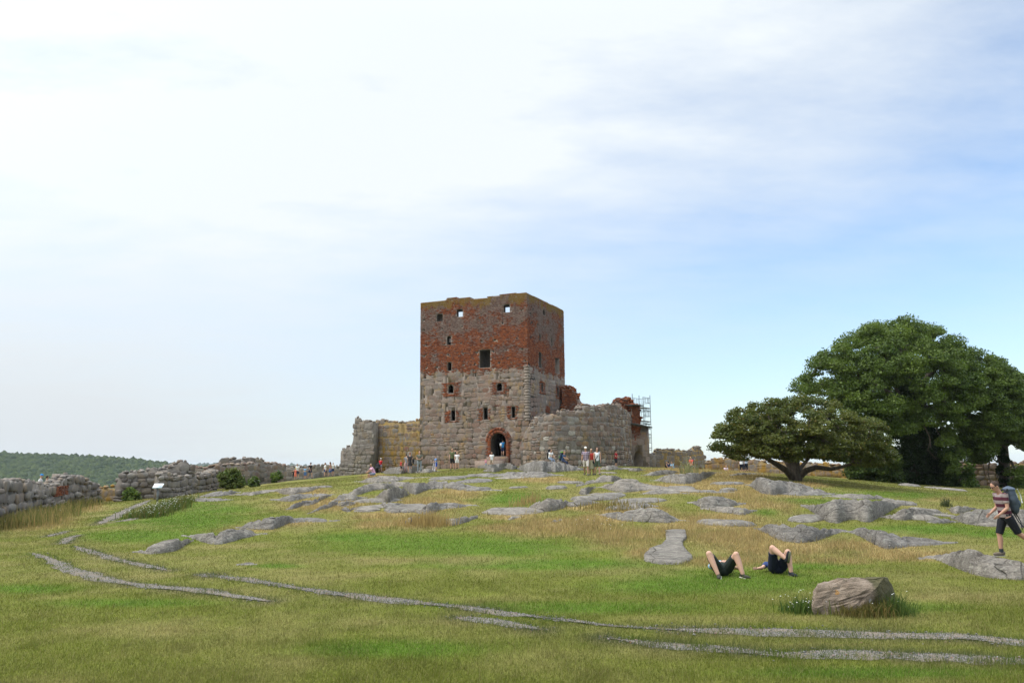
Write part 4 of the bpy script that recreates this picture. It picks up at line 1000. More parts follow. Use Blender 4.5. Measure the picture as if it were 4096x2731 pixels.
# forebuilding east of the tower, bellied out towards the lawn
FORE_HOLES = [(2159,1771,2176,1788),(2234,1768,2248,1788),(2286,1776,2306,1792),(2364,1776,2379,1793),(2411,1770,2415,1785),(2487,1727,2491,1768),(2503,1740,2506,1762)]
wall("ruined_wall", "bellied field-stone forebuilding wall with square gun ports below the tower",
     [(2083,1790,81.6),(2086,1757,81.4),(2098,1730,81.0),(2112,1704,80.4),(2128,1678,79.8),(2150,1662,79.2),(2176,1660,78.6),(2200,1659,78.2),(2208,1664,78.1),(2222,1662,78),(2230,1646,78),(2245,1640,78),(2259,1638,78),(2275,1643,78.1),(2292,1648,78.2),(2322,1650,78.5),(2332,1630,78.6),(2342,1616,78.8),(2356,1618,79),(2388,1626,79.8),(2418,1624,80.8),(2432,1619,81.4),(2447,1616,82),(2471,1621,83.2),(2488,1628,84.4),(2505,1640,86),(2522,1652,88.5),(2530,1662,91)],
     1.6, 0.47, M_ST_FRONT, M_CORE_D, 21, aspect=1.25, holes=FORE_HOLES, rag=0.12, depth=(0.04, 0.09))
wall("ruined_wall", "weathered yard wall with a ragged raised end, left of the small tree",
     [(2605,1815,95),(2620,1812,95),(2628,1799,95),(2640,1796,95.2),(2660,1797,95.4),(2690,1797,95.8),(2720,1800,96),(2750,1803,96.4),(2772,1800,96.7),(2782,1788,96.8),(2795,1783,96.9),(2802,1788,97),(2806,1798,97),(2813,1800,97.1),(2816,1822,97.2),(2820,1845,97.3)],
     1.3, 0.5, M_ST_DARK, M_CORE_Y, 22, base_off=0.5, holes=[(2642,1843,2655,1868),(2700,1833,2712,1845),(2656,1815,2663,1822)])
wall("ruined_wall", "dark low curtain wall between the arched doorway and the yard wall",
     [(2562,1812,92.5),(2590,1812,92.8),(2622,1813,93.2)], 1.0, 0.5, M_ST_DARK, M_CORE_D, 23, base_off=0.5, rag=0.05, rubble=False)
wall("boundary_wall", "pink and ochre stone boundary wall passing behind the small tree",
     [(2812,1851,101),(2835,1840,100.5),(2880,1832,100),(2930,1828,99.5),(2990,1838,99),(3060,1845,98),(3150,1850,96.5),(3250,1852,95),(3330,1856,93.5),(3420,1860,92),(3500,1860,90.5)],
     1.2, 0.50, M_ST_YELLOW, M_CORE_Y, 24, base_off=0.5, rag=0.15)
wall("boundary_wall", "tall pale rubble boundary wall under the two big trees",
     [(3500,1858,89),(3600,1856,88),(3700,1852,87),(3760,1850,86.5),(3800,1852,86.2),(3840,1849,86),(3890,1848,85.7),(3940,1850,85.3),(3990,1856,85),(4060,1850,84.6),(4130,1850,84.2),(4260,1850,83.6)],
     1.3, 0.62, M_ST_PINK, M_CORE_Y, 25, base_off=0.5, rag=0.12, depth=(0.07, 0.2))
# ------------------------------------------------------------------ brick-topped square tower
TC, TL, TR = (at(2117, 1840, 82.0)[:2], at(1678, 1840, 86.9)[:2], at(2266, 1840, 92.7)[:2])
ZB = 1.0
def face_uv(P0, P1, px, py):
    d = ray(px, py); T = (P1 - P0) / np.linalg.norm(P1 - P0); n = np.array([T[1], -T[0]])
    px_, s = np.atleast_1d(px), None
    s = ((P0 - EYE[:2]) @ n) / (d[..., 0] * n[0] + d[..., 1] * n[1])
    X = EYE + d * s[..., None]
    return (X[..., :2] - P0) @ T, X[..., 2]
def zoom(k, pts): p = fr(k, pts); return p[:, 0], p[:, 1]
class Face:
    def __init__(self, P0, P1, outward):
        self.P0, self.T = P0, (P1 - P0) / np.linalg.norm(P1 - P0); self.L = np.linalg.norm(P1 - P0)
        n = np.array([self.T[1], -self.T[0]]); self.N = n if n @ outward > 0 else -n; self.P1 = P1
        self.inner = Soup(); self.holes = []      # (u0, z0, u1, z1)
    def uv(self, k, pts): x, y = zoom(k, pts); return face_uv(self.P0, self.P1, x, y)
    def at(self, u, z, o=0.0):
        p = self.P0 + self.T * u + self.N * o; return np.array([p[0], p[1], z])
    def ax(self): return [[self.T[0], self.T[1], 0], [self.N[0], self.N[1], 0], [0, 0, 1]]
FRONT = Face(TL, TC, -TC); RIGHT = Face(TC, TR, np.array([1.0, -0.4]))
TOWER = root("castle_tower", (*((TL + TC + TR) / 3), ZB), "tall square ruined tower, red brick above and grey field stone below", "tower")
u, z = FRONT.uv('S', [(120,250),(150,238),(475,205),(500,175),(625,160),(655,175),(805,160),(830,187),(1040,172),(1043,155),(1210,140),(1215,126),(1420,103),(1450,110),(1560,98),(1592,118)])
F_TOP = (np.concatenate([[0], u[1:-1], [FRONT.L]]), z)
u, z = RIGHT.uv('S', [(1600,122),(1640,140),(1690,160),(1700,163),(1815,220),(1850,233),(1860,245),(1980,295),(2080,355)])
R_TOP = (np.concatenate([[0], u[1:-1], [RIGHT.L]]), z)
THICK = 2.0
def slab_mesh(face, tops, zb, u0=0.0, u1=None, thick=THICK, o=0.0):
    u1 = face.L if u1 is None else u1
    us = np.unique(np.concatenate([[u0], tops[0][(tops[0] > u0 + .02) & (tops[0] < u1 - .02)], [u1]])); zt = np.interp(us, *tops)
    m = len(us); P = np.stack([face.P0 + face.T * q for q in us])
    f, b = P + face.N * o, P + face.N * (o - thick)
    V = np.concatenate([np.column_stack([f, np.full(m, zb)]), np.column_stack([f, zt]), np.column_stack([b, zt]), np.column_stack([b, np.full(m, zb)])])
    i = np.arange(m - 1); q = [np.stack([a * m + i, a * m + i + 1, c * m + i + 1, c * m + i], 1) for a, c in ((0, 1), (1, 2), (2, 3), (3, 0))]
    q += [np.array([[0, m, 2 * m, 3 * m]]), np.array([[m - 1, 4 * m - 1, 3 * m - 1, 2 * m - 1]])]
    me = mesh_np("wall", V, [np.concatenate(q)])
    bm = bmesh.new(); bm.from_mesh(me); bmesh.ops.recalc_face_normals(bm, faces=bm.faces); bm.to_mesh(me); bm.free()
    return me
def prism(s, face, outline, depth, o=0.3):
    """closed prism from an outline [(u,z)] in the face plane, going in by depth"""
    n = len(outline); A = np.array([face.at(a, b, o) for a, b in outline]); B = np.array([face.at(a, b, -depth) for a, b in outline])
    V = np.concatenate([A, B]); i = np.arange(n); j = (i + 1) % n
    side = np.stack([i, j, n + j, n + i], 1); caps_a = np.stack([np.zeros(n - 2, int), i[1:-1], i[2:]], 1); caps_b = caps_a[:, ::-1] + n
    ccw = np.cross(A[1] - A[0], A[2] - A[1]) @ np.append(face.N, 0)
    if ccw < 0: s.add(V, [side, caps_a[:, ::-1], caps_b[:, ::-1]])
    else: s.add(V, [side[:, ::-1], caps_a, caps_b])
def rect(u0, z0, u1, z1): return [(u0, z0), (u1, z0), (u1, z1), (u0, z1)]
def arch(u0, z0, u1, z1, n=7, rise=None):
    r = (u1 - u0) / 2 if rise is None else rise; c = (u0 + u1) / 2
    a = [(c + (u1 - u0) / 2 * math.cos(t), z1 - r + r * math.sin(t)) for t in np.linspace(0, math.pi, n)]
    return [(u0, z0), (u1, z0)] + a
def openings(face, k, boxes, cut, kind='rect', depth=None, rise=None, splay=None):
    for x0, y0, x1, y1 in boxes:
        (ua, ub), _ = face.uv(k, [(x0, (y0 + y1) / 2), (x1, (y0 + y1) / 2)]); _, (za, zb) = face.uv(k, [((x0 + x1) / 2, y1), ((x0 + x1) / 2, y0)])
        o = rect(ua, za, ub, zb) if kind == 'rect' else arch(ua, za, ub, zb, rise=None if rise is None else rise * (ub - ua))
        if depth is None:      # a thin outer reveal, then the wide inner niche of the embrasure
            e = 0.75 if splay is None else splay
            prism(cut, face, o, 0.5); prism(face.inner, face, rect(ua - e, za - 0.12, ub + e, zb + 0.12), THICK + 0.4, -0.45)
        else: prism(cut, face, o, depth)
        face.holes.append((ua, za, ub, zb))
fc, rc = Soup(), Soup()
openings(FRONT, 'S', [(630,325,708,425),(1262,262,1340,367)], fc, 'arch', rise=0.14, splay=1.3)
openings(FRONT, 'S', [(362,390,440,490)], fc, 'arch', 0.35, rise=0.2)
openings(FRONT, 'S', [(498,690,552,803),(507,1040,555,1150)], fc, 'arch', rise=0.3)
openings(FRONT, 'S', [(940,872,1078,1110)], fc, 'rect', 1.1)
openings(FRONT, 'T', [(515,135,582,242),(1168,107,1236,213)], fc, 'arch')
openings(FRONT, 'T', [(555,475,608,612),(990,440,1045,597),(1368,423,1411,573)], fc, 'rect')
openings(FRONT, 'T', [(1088,778,1294,1090)], fc, 'arch', THICK + 0.4)
PUT = [('S', p) for p in [(190,470),(192,608),(220,810),(435,585),(465,797),(683,780),(700,560),(963,395),(980,537),(1245,512),(1497,340),(1503,487),(963,755),(1143,740),(1437,715),(1125,893),(905,908),(715,920),(512,935),(330,950),(190,960),(220,1112),(365,1103),(715,1078),(870,1068),(1195,1045),(1360,1030),(1548,1018),(1508,862),(1298,880)]] + \
      [('T', p) for p in [(208,38),(500,22),(713,12),(880,10),(1186,5),(315,235),(190,298),(495,418),(757,410),(963,383),(1302,368),(1347,175),(1525,163),(1557,355),(1567,552),(248,625),(413,618),(758,602),(937,683)]]
gp = np.random.default_rng(5)
for k, (x, y) in PUT:
    r = gp.uniform(5, 9); openings(FRONT, k, [(x - r, y - r * 1.15, x + r, y + r * 1.15)], fc, 'rect', 0.5)
openings(RIGHT, 'S', [(1785,332,1813,405)], rc, 'arch', 0.9)
openings(RIGHT, 'S', [(1737,655,1754,742),(1897,715,1912,816)], rc, 'arch', 0.8)
openings(RIGHT, 'S', [(1732,905,1764,1110),(1952,985,2004,1190)], rc, 'rect', 0.7)
openings(RIGHT, 'T', [(1765,115,1787,226),(1978,165,1998,292)], rc, 'arch', 1.4)
for x, y in [(1625,705),(1635,500),(1712,530),(1652,325),(1800,570),(1885,605),(2040,385),(1805,775),(1960,845),(2055,550),(1620,380)]:
    openings(RIGHT, 'S', [(x - 5, y - 8, x + 5, y + 8)], rc, 'rect', 0.5)
me = cut_mesh(cut_mesh(slab_mesh(FRONT, F_TOP, ZB), FRONT.inner.mesh("cut")), fc.mesh("cut"))
M_INNER_SHADE = plain('inner_shade', (0.050, 0.042, 0.036), 0.95, 0.3, 6)  # shade of the rooms and openings painted as a near-black colour
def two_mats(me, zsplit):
    me.materials.clear(); me.materials.append(M_CORE); me.materials.append(M_MORTB); me.materials.append(M_INNER_SHADE)
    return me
# the stone / brick limit on both faces
u, z = FRONT.uv('S', [(135,1188),(300,1180),(460,1172),(640,1165),(900,1158),(1000,1165),(1075,1140),(1180,1138),(1330,1130),(1500,1128),(1530,1110),(1540,1082),(1605,1080)]); F_LIM = (u, z)
u, z = RIGHT.uv('S', [(1615,1080),(1640,1125),(1720,1145),(1800,1175),(1900,1205),(2000,1235),(2110,1270)]); R_LIM = (u, z)
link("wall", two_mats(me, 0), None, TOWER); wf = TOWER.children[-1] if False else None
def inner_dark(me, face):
    """inside faces of the shell and all reveals get a dark colour standing in for shade"""
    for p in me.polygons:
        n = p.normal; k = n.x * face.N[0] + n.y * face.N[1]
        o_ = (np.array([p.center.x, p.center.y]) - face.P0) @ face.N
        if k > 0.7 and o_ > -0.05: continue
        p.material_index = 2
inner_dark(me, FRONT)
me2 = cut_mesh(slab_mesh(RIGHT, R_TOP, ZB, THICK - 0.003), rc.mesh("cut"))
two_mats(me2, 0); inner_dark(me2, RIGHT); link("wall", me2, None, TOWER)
# hidden back and west walls close the shell; the back one has fallen lower, so the top windows show sky
PB = TL + (TR - TC)
BACK = Face(TR, PB, TR - TC); WEST = Face(PB, TL, TL - TC)
bc = Soup()
ub, zb_ = face_uv(TR, PB, *fr('T', [(1032, 572)]).T)
prism(bc, BACK, rect(float(ub[0]) - 0.16, float(zb_[0]) - 0.34, float(ub[0]) + 1.3, float(zb_[0]) + 1.0), THICK + 0.4)
bt = (np.array([0, 2, 4, 6, 8, 10, 12, BACK.L]), np.array([17.2, 16.9, 16.6, 16.8, 16.4, 16.7, 16.5, 17.0]))
link("wall", two_mats(cut_mesh(slab_mesh(BACK, bt, ZB, thick=THICK), bc.mesh("cut")), 0), None, TOWER)
wt = (np.array([0, 3, 5, 6, 8, WEST.L]), np.array([17.0, 17.3, 17.6, 17.4, 17.7, float(F_TOP[1][0])]))
link("wall", two_mats(slab_mesh(WEST, wt, ZB, THICK - 0.003, WEST.L - THICK + 0.003), 0), None, TOWER)
# unseen slabs added inside to block sky light from the lower rooms
def floor_or_blocker(z, th=0.3):
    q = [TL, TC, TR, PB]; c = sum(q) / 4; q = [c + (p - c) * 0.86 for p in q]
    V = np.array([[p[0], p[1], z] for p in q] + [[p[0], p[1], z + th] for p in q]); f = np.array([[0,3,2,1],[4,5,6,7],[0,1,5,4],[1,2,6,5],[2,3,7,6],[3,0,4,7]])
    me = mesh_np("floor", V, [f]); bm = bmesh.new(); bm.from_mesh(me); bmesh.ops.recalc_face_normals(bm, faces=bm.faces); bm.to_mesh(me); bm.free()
    link("floor", me, M_INNER_SHADE, TOWER)  # only the lowest is a real floor; the upper slabs are added blockers
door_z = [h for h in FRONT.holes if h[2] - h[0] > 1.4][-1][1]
floor_or_blocker(6.2); floor_or_blocker(10.9); floor_or_blocker(15.2); floor_or_blocker(1.55, door_z - 1.55)

# masonry skins
def hits(face, u0, z0, u1, z1, pad=0.0):
    return any(u1 > a - pad and u0 < c + pad and z1 > b - pad and z0 < d + pad for a, b, c, d in face.holes)
SUR_F = [('T', (448,108,668,282)), ('T', (1102,97,1303,262)), ('T', (482,468,660,628)), ('T', (928,442,1085,603)), ('T', (1312,420,1444,588)), ('T', (1040,850,1350,1088)), ('T', (1095,400,1240,425))]
SUR_R = [('T', (1743,85,1814,252)), ('T', (1960,135,2032,320)), ('T', (1822,420,1880,505))]
def sur_rects(face, L):
    out = []
    for k, (x0, y0, x1, y1) in L:
        (ua, ub), _ = face.uv(k, [(x0, (y0 + y1) / 2), (x1, (y0 + y1) / 2)]); _, (za, zb) = face.uv(k, [((x0 + x1) / 2, y1), ((x0 + x1) / 2, y0)]); out.append((ua, za, ub, zb))
    return out
SF, SR = sur_rects(FRONT, SUR_F), sur_rects(RIGHT, SUR_R)
door = FRONT.holes[[i for i, h in enumerate(FRONT.holes) if h[2] - h[0] > 1.4][-1]]
def bricks(soup, face, lim, tops, surs, seed, u_off=0.0):
    g = np.random.default_rng(seed); bh, bl = 0.092, 0.285
    z = ZB; row = 0
    while z < tops[1].max():
        u = -bl * (0.5 if row % 2 else 0.0) + 0.012
        while u < face.L:
            w = bl * g.uniform(0.92, 1.05) * (0.5 if (row % 3 == 2) else 1.0); a, b = max(u, 0.0), min(u + w - 0.018, face.L); u += w
            if b - a < 0.05: continue
            cu, cz = (a + b) / 2, z + bh / 2
            edge = lim(cu) + 0.14 * math.sin(cu * 7.3) + 0.16 * math.sin(cu * 2.9 + 1) + g.normal(0, 0.16)
            inside = cz > edge
            if not inside:
                for r in surs:
                    j = 0.16 * (math.sin(cz * 23 + r[0]) + g.normal(0, 0.4))
                    if r[0] - j < cu < r[2] + j and r[1] < cz < r[3]: inside = True; break
            if not inside or z + bh > np.interp(cu, *tops) + 0.02: continue
            if hits(face, a, z, b, z + bh): continue
            if g.random() < 0.018: continue
            o = g.normal(0.010, 0.009)
            soup.box(face.at(cu, cz, o - 0.03), [(b - a) / 2, 0.05, bh / 2 - 0.007], face.ax())
        z += bh; row += 1
def stones(face, lim, surs, seed, size, zlo):
    g = np.random.default_rng(seed); items = []
    for sc, zc, w, h in layout(face.L, np.array([float(max(lim(0), lim(face.L), lim(face.L / 2)))]), zlo, size, g, aspect=1.55):
        if zc - h * 0.1 > lim(sc): continue
        if hits(face, sc - w * 0.42, zc - h * 0.42, sc + w * 0.42, zc + h * 0.42): continue
        if any(r[0] < sc + w * 0.2 and sc - w * 0.2 < r[2] and r[1] < zc + h * 0.2 and zc - h * 0.2 < r[3] for r in surs): continue
        ang = g.normal(0, 0.05); T3 = np.append(face.T, 0); N3 = np.append(face.N, 0); Tt = T3 * math.cos(ang) + UP * math.sin(ang); Ut = UP * math.cos(ang) - T3 * math.sin(ang)
        gp_ = g.uniform(0.97, 1.07)
        w = min(w, 2 * sc, 2 * (face.L - sc))
        items.append((w * h, 's', int(g.integers(16)), frame4(Tt, N3, Ut, face.at(sc, zc, -0.02), w * gp_, g.uniform(0.032, 0.055), h * gp_)))
    return items
flim = lambda q: float(np.interp(q, *F_LIM)); rlim = lambda q: float(np.interp(q, *R_LIM))
DOORSUR = [(door[0] - 0.45, ZB, door[2] + 0.45, door[3] + 0.45)]
it = stones(FRONT, flim, SF + DOORSUR, 31, 0.47, ZB + 0.3) + stones(RIGHT, rlim, SR, 32, 0.47, 3.5)
vis = [i for i in it]
place_stones(vis, M_ST_TOWER, TOWER, 300, "rubble")
bs = Soup(); bricks(bs, FRONT, flim, F_TOP, SF, 33); bricks(bs, RIGHT, rlim, R_TOP, SR, 34)
o = link("brickwork", bs.mesh("brickwork"), M_BRICK, TOWER); o['kind'] = 'stuff'
# arched brick ring of the doorway
dr = Soup(); cu, r0, zs = (door[0] + door[2]) / 2, (door[2] - door[0]) / 2, door[3] - (door[2] - door[0]) / 2
for ring in (0.0, 0.30):
    n = int(math.pi * (r0 + ring + 0.15) / 0.105)
    for k in range(n):
        th = (k + 0.5) / n * math.pi; rr = r0 + ring + 0.155
        e1 = np.append(FRONT.T, 0) * math.cos(th) + UP * math.sin(th); e2 = -np.append(FRONT.T, 0) * math.sin(th) + UP * math.cos(th)
        if ring and gp.random() < 0.12: continue
        dr.box(FRONT.at(cu + rr * math.cos(th), zs + rr * math.sin(th), 0.03 - 0.03 * ring), [0.135, 0.09, 0.042], [e1, np.append(FRONT.N, 0), e2])
for side in (-1, 1):
    z = ZB + 1.0; k = 0
    while z < zs:
        w = 0.42 if k % 2 else 0.30
        uc = cu + side * (r0 + w / 2 + 0.01)
        dr.box(FRONT.at(uc, z + 0.043, 0.02), [w / 2, 0.09, 0.038], FRONT.ax()); z += 0.092; k += 1
o = link("door_surround", dr.mesh("door_surround"), M_BRICK, TOWER); o['kind'] = 'stuff'
# dressed corner stones up the near corner
t = NT("quoin_stone", 0.9, 0.15); t.color(t.mix(1.0, t.ramp(t.rand(), [(0, (0.205, 0.166, 0.136)), (1, (0.232, 0.194, 0.160))]), t.ramp(t.noise(8, 4), [(0.25, (0.75,) * 3), (0.75, (1.15,) * 3)]), 'MULTIPLY')); M_QUOIN = t.m
z = 6.6; k = 0; zc_top = float(np.interp(FRONT.L, *F_LIM))
while z < zc_top:
    h = gp.uniform(0.22, 0.34); wl = gp.uniform(0.50, 0.60) if k % 2 else gp.uniform(0.40, 0.48); wr = 0.95 - wl
    q = Soup()
    c = FRONT.at(FRONT.L - wl / 2 + 0.045, z + h / 2, -wr / 2 + 0.045)
    q.box(c, [wl / 2, wr / 2, h / 2], FRONT.ax())
    link("quoin", q.mesh("quoin"), M_QUOIN, TOWER); z += h; k += 1
# three worn stone steps below the door
for k, (w, d, h) in enumerate(((2.3, 0.7, 0.22), (2.7, 0.6, 0.2), (3.1, 0.6, 0.2))):
    s = Soup(); zt = door_z - 0.04 - k * 0.20; s.box(FRONT.at(cu - 0.25 * k, zt - 0.6, 0.20 + 0.5 * k), [w / 2, d / 2, 0.6], FRONT.ax())
    m_ = s.mesh("step"); link("step", m_, M_ST_TOWER, TOWER)
# ragged brick stub clinging to the tower's east corner
def brick_block(R0, P0, P1, outward, tops, zb, thick, seed, stone_lim=None):
    f = Face(np.array(P0), np.array(P1), np.array(outward)); me = slab_mesh(f, tops, zb, thick=thick); me.materials.append(M_MORTB); link("mortar_core", me, None, R0)
    s = Soup(); bricks(s, f, (lambda q: zb if stone_lim is None else stone_lim(q)), tops, [], seed); o = link("brickwork", s.mesh("brickwork"), M_BRICK, R0); o['kind'] = 'stuff'; return f
def block_from_px(name, label, a, b, tops_px, zb, thick, seed, cat="wall", lim=None):
    P0, P1 = at(a[0], 1700, a[1])[:2], at(b[0], 1700, b[1])[:2]
    R0 = root(name, (*((P0 + P1) / 2), zb), label, cat, None, "thing"); gr = np.random.default_rng(seed + 7)
    x = np.array(tops_px, float); uu, zz = face_uv(P0, P1, x[:, 0], x[:, 1]); L = np.linalg.norm(P1 - P0)
    o = np.argsort(uu); uu, zz = uu[o], zz[o]; uu[0], uu[-1] = 0, L
    gg = np.random.default_rng(seed); us = np.linspace(0, L, max(6, int(L / 0.16))); zz = np.interp(us, uu, zz) + gg.normal(0, 0.07, len(us)); uu = us
    f = brick_block(R0, P0, P1, -P0, (uu, zz), zb, thick, seed, lim)
    s = Soup()
    for q in range(int(L * thick * 26)):
        u_, o_ = gr.uniform(0.05, L - .05), -gr.uniform(-0.05, thick); a_ = gr.normal(0, .4); z_ = np.interp(u_, uu, zz) + gr.uniform(-.10, .12)
        if gr.random() < 0.35: u_ = gr.choice([0.0, L]); z_ = gr.uniform(max(zb, zz.max() - 3.5), np.interp(u_, uu, zz))
        T3, N3 = np.append(f.T, 0), np.append(f.N, 0); e1 = T3 * math.cos(a_) + N3 * math.sin(a_); e2 = np.cross(UP, e1); tl = gr.normal(0, .25); e3 = UP * math.cos(tl) + e1 * math.sin(tl); e1 = np.cross(e2, e3)
        s.box(f.at(u_, z_, o_), [gr.uniform(.10, .26), gr.uniform(.07, .2), gr.uniform(.05, .14)], [e1, e2, e3])
    o = link("loose_brick", s.mesh("loose_brick"), M_BRICK, R0); o['kind'] = 'stuff'
    return R0, f, (uu, zz)
block_from_px("brick_ruin", "jagged red brick stub clinging to the tower's east corner", (2250, 90.5), (2312, 90.0),
              [(2250,1546),(2258,1545),(2280,1549),(2292,1560),(2300,1570),(2308,1588),(2312,1606)], 2.0, 2.0, 41)
block_from_px("brick_ruin", "low reddish brick wall remnant behind the forebuilding's crest", (2300, 92), (2345, 92), [(2300,1606),(2315,1608),(2335,1614),(2345,1620)], 2.0, 1.5, 42)
R0, f, tp = block_from_px("brick_pier", "tall brick pier with a crumbling top at the forebuilding's east end", (2488, 89.0), (2537, 90.0),
              [(2488,1616),(2492,1608),(2498,1596),(2502,1593),(2518,1594),(2524,1602),(2534,1609),(2537,1618)], 5.0, 2.0, 43)
R0, f, tp = block_from_px("brick_pier", "square dark brick turret block beside the scaffold", (2530, 89.2), (2562, 90.2), [(2530,1620),(2545,1621),(2560,1622),(2562,1628)], 6.3, 2.2, 44)
# lower gate block with the pointed arch
P0, P1 = at(2522, 1700, 88.6)[:2], at(2594, 1700, 90.6)[:2]
GB = root("gatehouse", (*((P0 + P1) / 2), 1.0), "plastered stone and brick gate block with a pointed arch, under the scaffold", "gatehouse")
GF = Face(P0, P1, -P0)
uu, zz = face_uv(P0, P1, *np.array([(2522,1696),(2545,1697),(2568,1699),(2575,1704),(2590,1708),(2594,1710)], float).T); gt = (np.concatenate([[0], uu[1:-1], [GF.L]]), zz)
gc = Soup(); (ua, ub), _ = face_uv(P0, P1, np.array([2536., 2571.]), np.array([1840., 1840.])); _, (za, zs_, zt_) = face_uv(P0, P1, np.array([2553.] * 3), np.array([1885., 1828., 1799.]))
ol = [(ua, za), (ub, za), (ub, zs_), (ub - (ub - ua) * .14, zs_ + (zt_ - zs_) * .55), ((ua + ub) / 2, zt_), (ua + (ub - ua) * .14, zs_ + (zt_ - zs_) * .55), (ua, zs_)]
prism(gc, GF, ol, 1.4); GF.holes.append((ua, za, ub, zt_))
me = cut_mesh(slab_mesh(GF, gt, 0.6, thick=2.6), gc.mesh("cut")); me.materials.clear(); link("mortar_core", me, M_CORE, GB)
place_stones(stones(GF, lambda q: float(np.interp(q, [0, GF.L * .5, GF.L * .62, GF.L], [zt_ + 1.2, zt_ + 1.6, float(gt[1][-1]) - 0.5, float(gt[1][-1]) - 0.3])), [], 45, 0.6, 1.3), M_ST_TOWER, GB)
s = Soup(); bricks(s, GF, lambda q: float(np.interp(q, [0, GF.L * .5, GF.L * .62, GF.L], [zt_ + 1.2, zt_ + 1.6, zt_ + 3.4, zt_ + 3.8])), gt, [], 46); o = link("brickwork", s.mesh("brickwork"), M_BRICK, GB); o['kind'] = 'stuff'
# thin dark cover slabs keep the rain off the gate block and turret
M_SLATE = plain("slate", (0.07, 0.068, 0.065), 0.8)
for px0, px1, y, D, D2 in ((2526, 2598, 1694, 88.2, 90.4), (2528, 2564, 1619, 88.6, 89.8)):
    a, b = at(px0, y, D), at(px1, y + (16 if px1 > 2590 else 4), D2); T = (b - a); L = np.linalg.norm(T); T /= L; n = np.cross(T, [0, 0, 1.0]); n /= np.linalg.norm(n)
    s = Soup(); s.box((a + b) / 2 - n * 1.0 * (1 if n[1] < 0 else -1), [L / 2, 1.4, 0.06], [T, n, np.cross(T, n)]); link("cover_slab", s.mesh("cover_slab"), M_SLATE, GB)
# ------------------------------------------------------------------ far wooded hills and the air between
def hill(name, label, prof, D, D0, z0, col_a, col_b, crowns, rad, seed, xpad=0):
    prof = np.array(prof, float); P = at(prof[:, 0], prof[:, 1], D)
    xs = np.linspace(P[0, 0], P[-1, 0], 120); zt = np.interp(xs, P[:, 0], P[:, 2]); v = np.linspace(0, 1.25, 40)
    rows = []
    for q in v:
        y = D0 + (D - D0) * q; k = np.clip(q, 0, 1); z = z0 + (zt - z0) * (k ** 0.9) - np.maximum(q - 1, 0) * 60
        rows.append(np.column_stack([xs * y / D, np.full_like(xs, y), z - rad * 0.6]))
    V = np.concatenate(rows); nc = len(xs); i, j = np.meshgrid(np.arange(len(v) - 1), np.arange(nc - 1), indexing='ij')
    q4 = np.stack([i * nc + j, i * nc + j + 1, (i + 1) * nc + j + 1, (i + 1) * nc + j], -1).reshape(-1, 4)
    t = NT(name + "_floor", 0.95, 0.05); t.color((0.03, 0.045, 0.02))
    setp(link(name, mesh_np(name, V, [q4], True), t.m), label, "hill", None, "structure")
    g = np.random.default_rng(seed); n = crowns
    qq = g.uniform(0.35, 1.03, n); x = g.uniform(P[0, 0], P[-1, 0], n); y = D0 + (D - D0) * qq
    z = z0 + (np.interp(x, P[:, 0], P[:, 2]) - z0) * np.clip(qq, 0, 1) ** 0.9 - rad * 1.0
    x = x * y / D; r = rad * g.uniform(0.6, 1.25, n); hh = g.uniform(0.8, 1.35, n)
    tall = g.random(n) < 0.02; hh[tall] *= 1.7; r[tall] *= 0.6
    nv = len(ICO_V); VV = np.zeros((n, nv, 3), np.float32)
    jit = g.uniform(0.82, 1.15, (n, nv, 1)); q_ = Matrix.Rotation(0.9, 3, 'X') @ Matrix.Rotation(0.5, 3, 'Y'); base = (ICO_V @ np.array(q_))[None] * jit
    a = g.uniform(0, 6.28, n); ca, sa = np.cos(a)[:, None], np.sin(a)[:, None]
    VV[..., 0] = (base[..., 0] * ca - base[..., 1] * sa) * r[:, None] + x[:, None]; VV[..., 1] = (base[..., 0] * sa + base[..., 1] * ca) * r[:, None] + y[:, None]
    VV[..., 2] = base[..., 2] * (r * hh)[:, None] + z[:, None]
    FF = (ICO_F[None] + (np.arange(n) * nv)[:, None, None]).reshape(-1, 3)
    me = mesh_np("forest", VV.reshape(-1, 3), [FF], True)
    cc = np.array(col_a) + (np.array(col_b) - np.array(col_a)) * g.random((n, 1)); add_color(me, np.repeat(cc, nv, 0))
    t = NT(name + "_leaves", 0.9, 0.05); nn = t.noise(0.35, 5, 0.7)
    t.color(t.mix(1.0, t.attr("Col"), t.ramp(nn, [(0.3, (0.6,) * 3), (0.7, (1.35,) * 3)]), 'MULTIPLY')); t.bump(nn, 1.0, 1.5)
    setp(link("forest", me, t.m), label.replace("hill", "wood covering the hill"), "forest", None, "stuff")
hill("hill", "dark green hill behind the low west walls", [(-900,1800),(-300,1802),(0,1806),(120,1812),(250,1813),(330,1818),(420,1822),(500,1828),(560,1832),(620,1843),(690,1847),(760,1856),(830,1860),(870,1870),(930,1880),(1050,1900)],
     1400, 620, -72, (0.022, 0.038, 0.016), (0.060, 0.080, 0.026), 7500, 4.8, 61)
hill("hill", "bluish distant hill beyond the dark one", [(740,1866),(790,1856),(830,1851),(870,1851),(920,1848),(1000,1850),(1100,1852),(1250,1860),(1500,1872)], 4200, 3000, -72, (0.035, 0.05, 0.03), (0.05, 0.065, 0.035), 1500, 14.0, 62)
# sea below the cliffs
t = NT("sea_water", 0.25, 0.5); t.color((0.03, 0.07, 0.09)); t.bump(t.noise(0.08, 4), 0.3, 1.0)
s = Soup(); yy = 260.0
me = mesh_np("sea", np.array([[-9000, 330, -70.5], [9000, 330, -70.5], [9000, 11000, -70.5], [-9000, 11000, -70.5]]), [np.array([[0, 1, 2, 3]])])
setp(link("sea", me, t.m), "pale sea far below the castle mound", "sea", None, "structure")
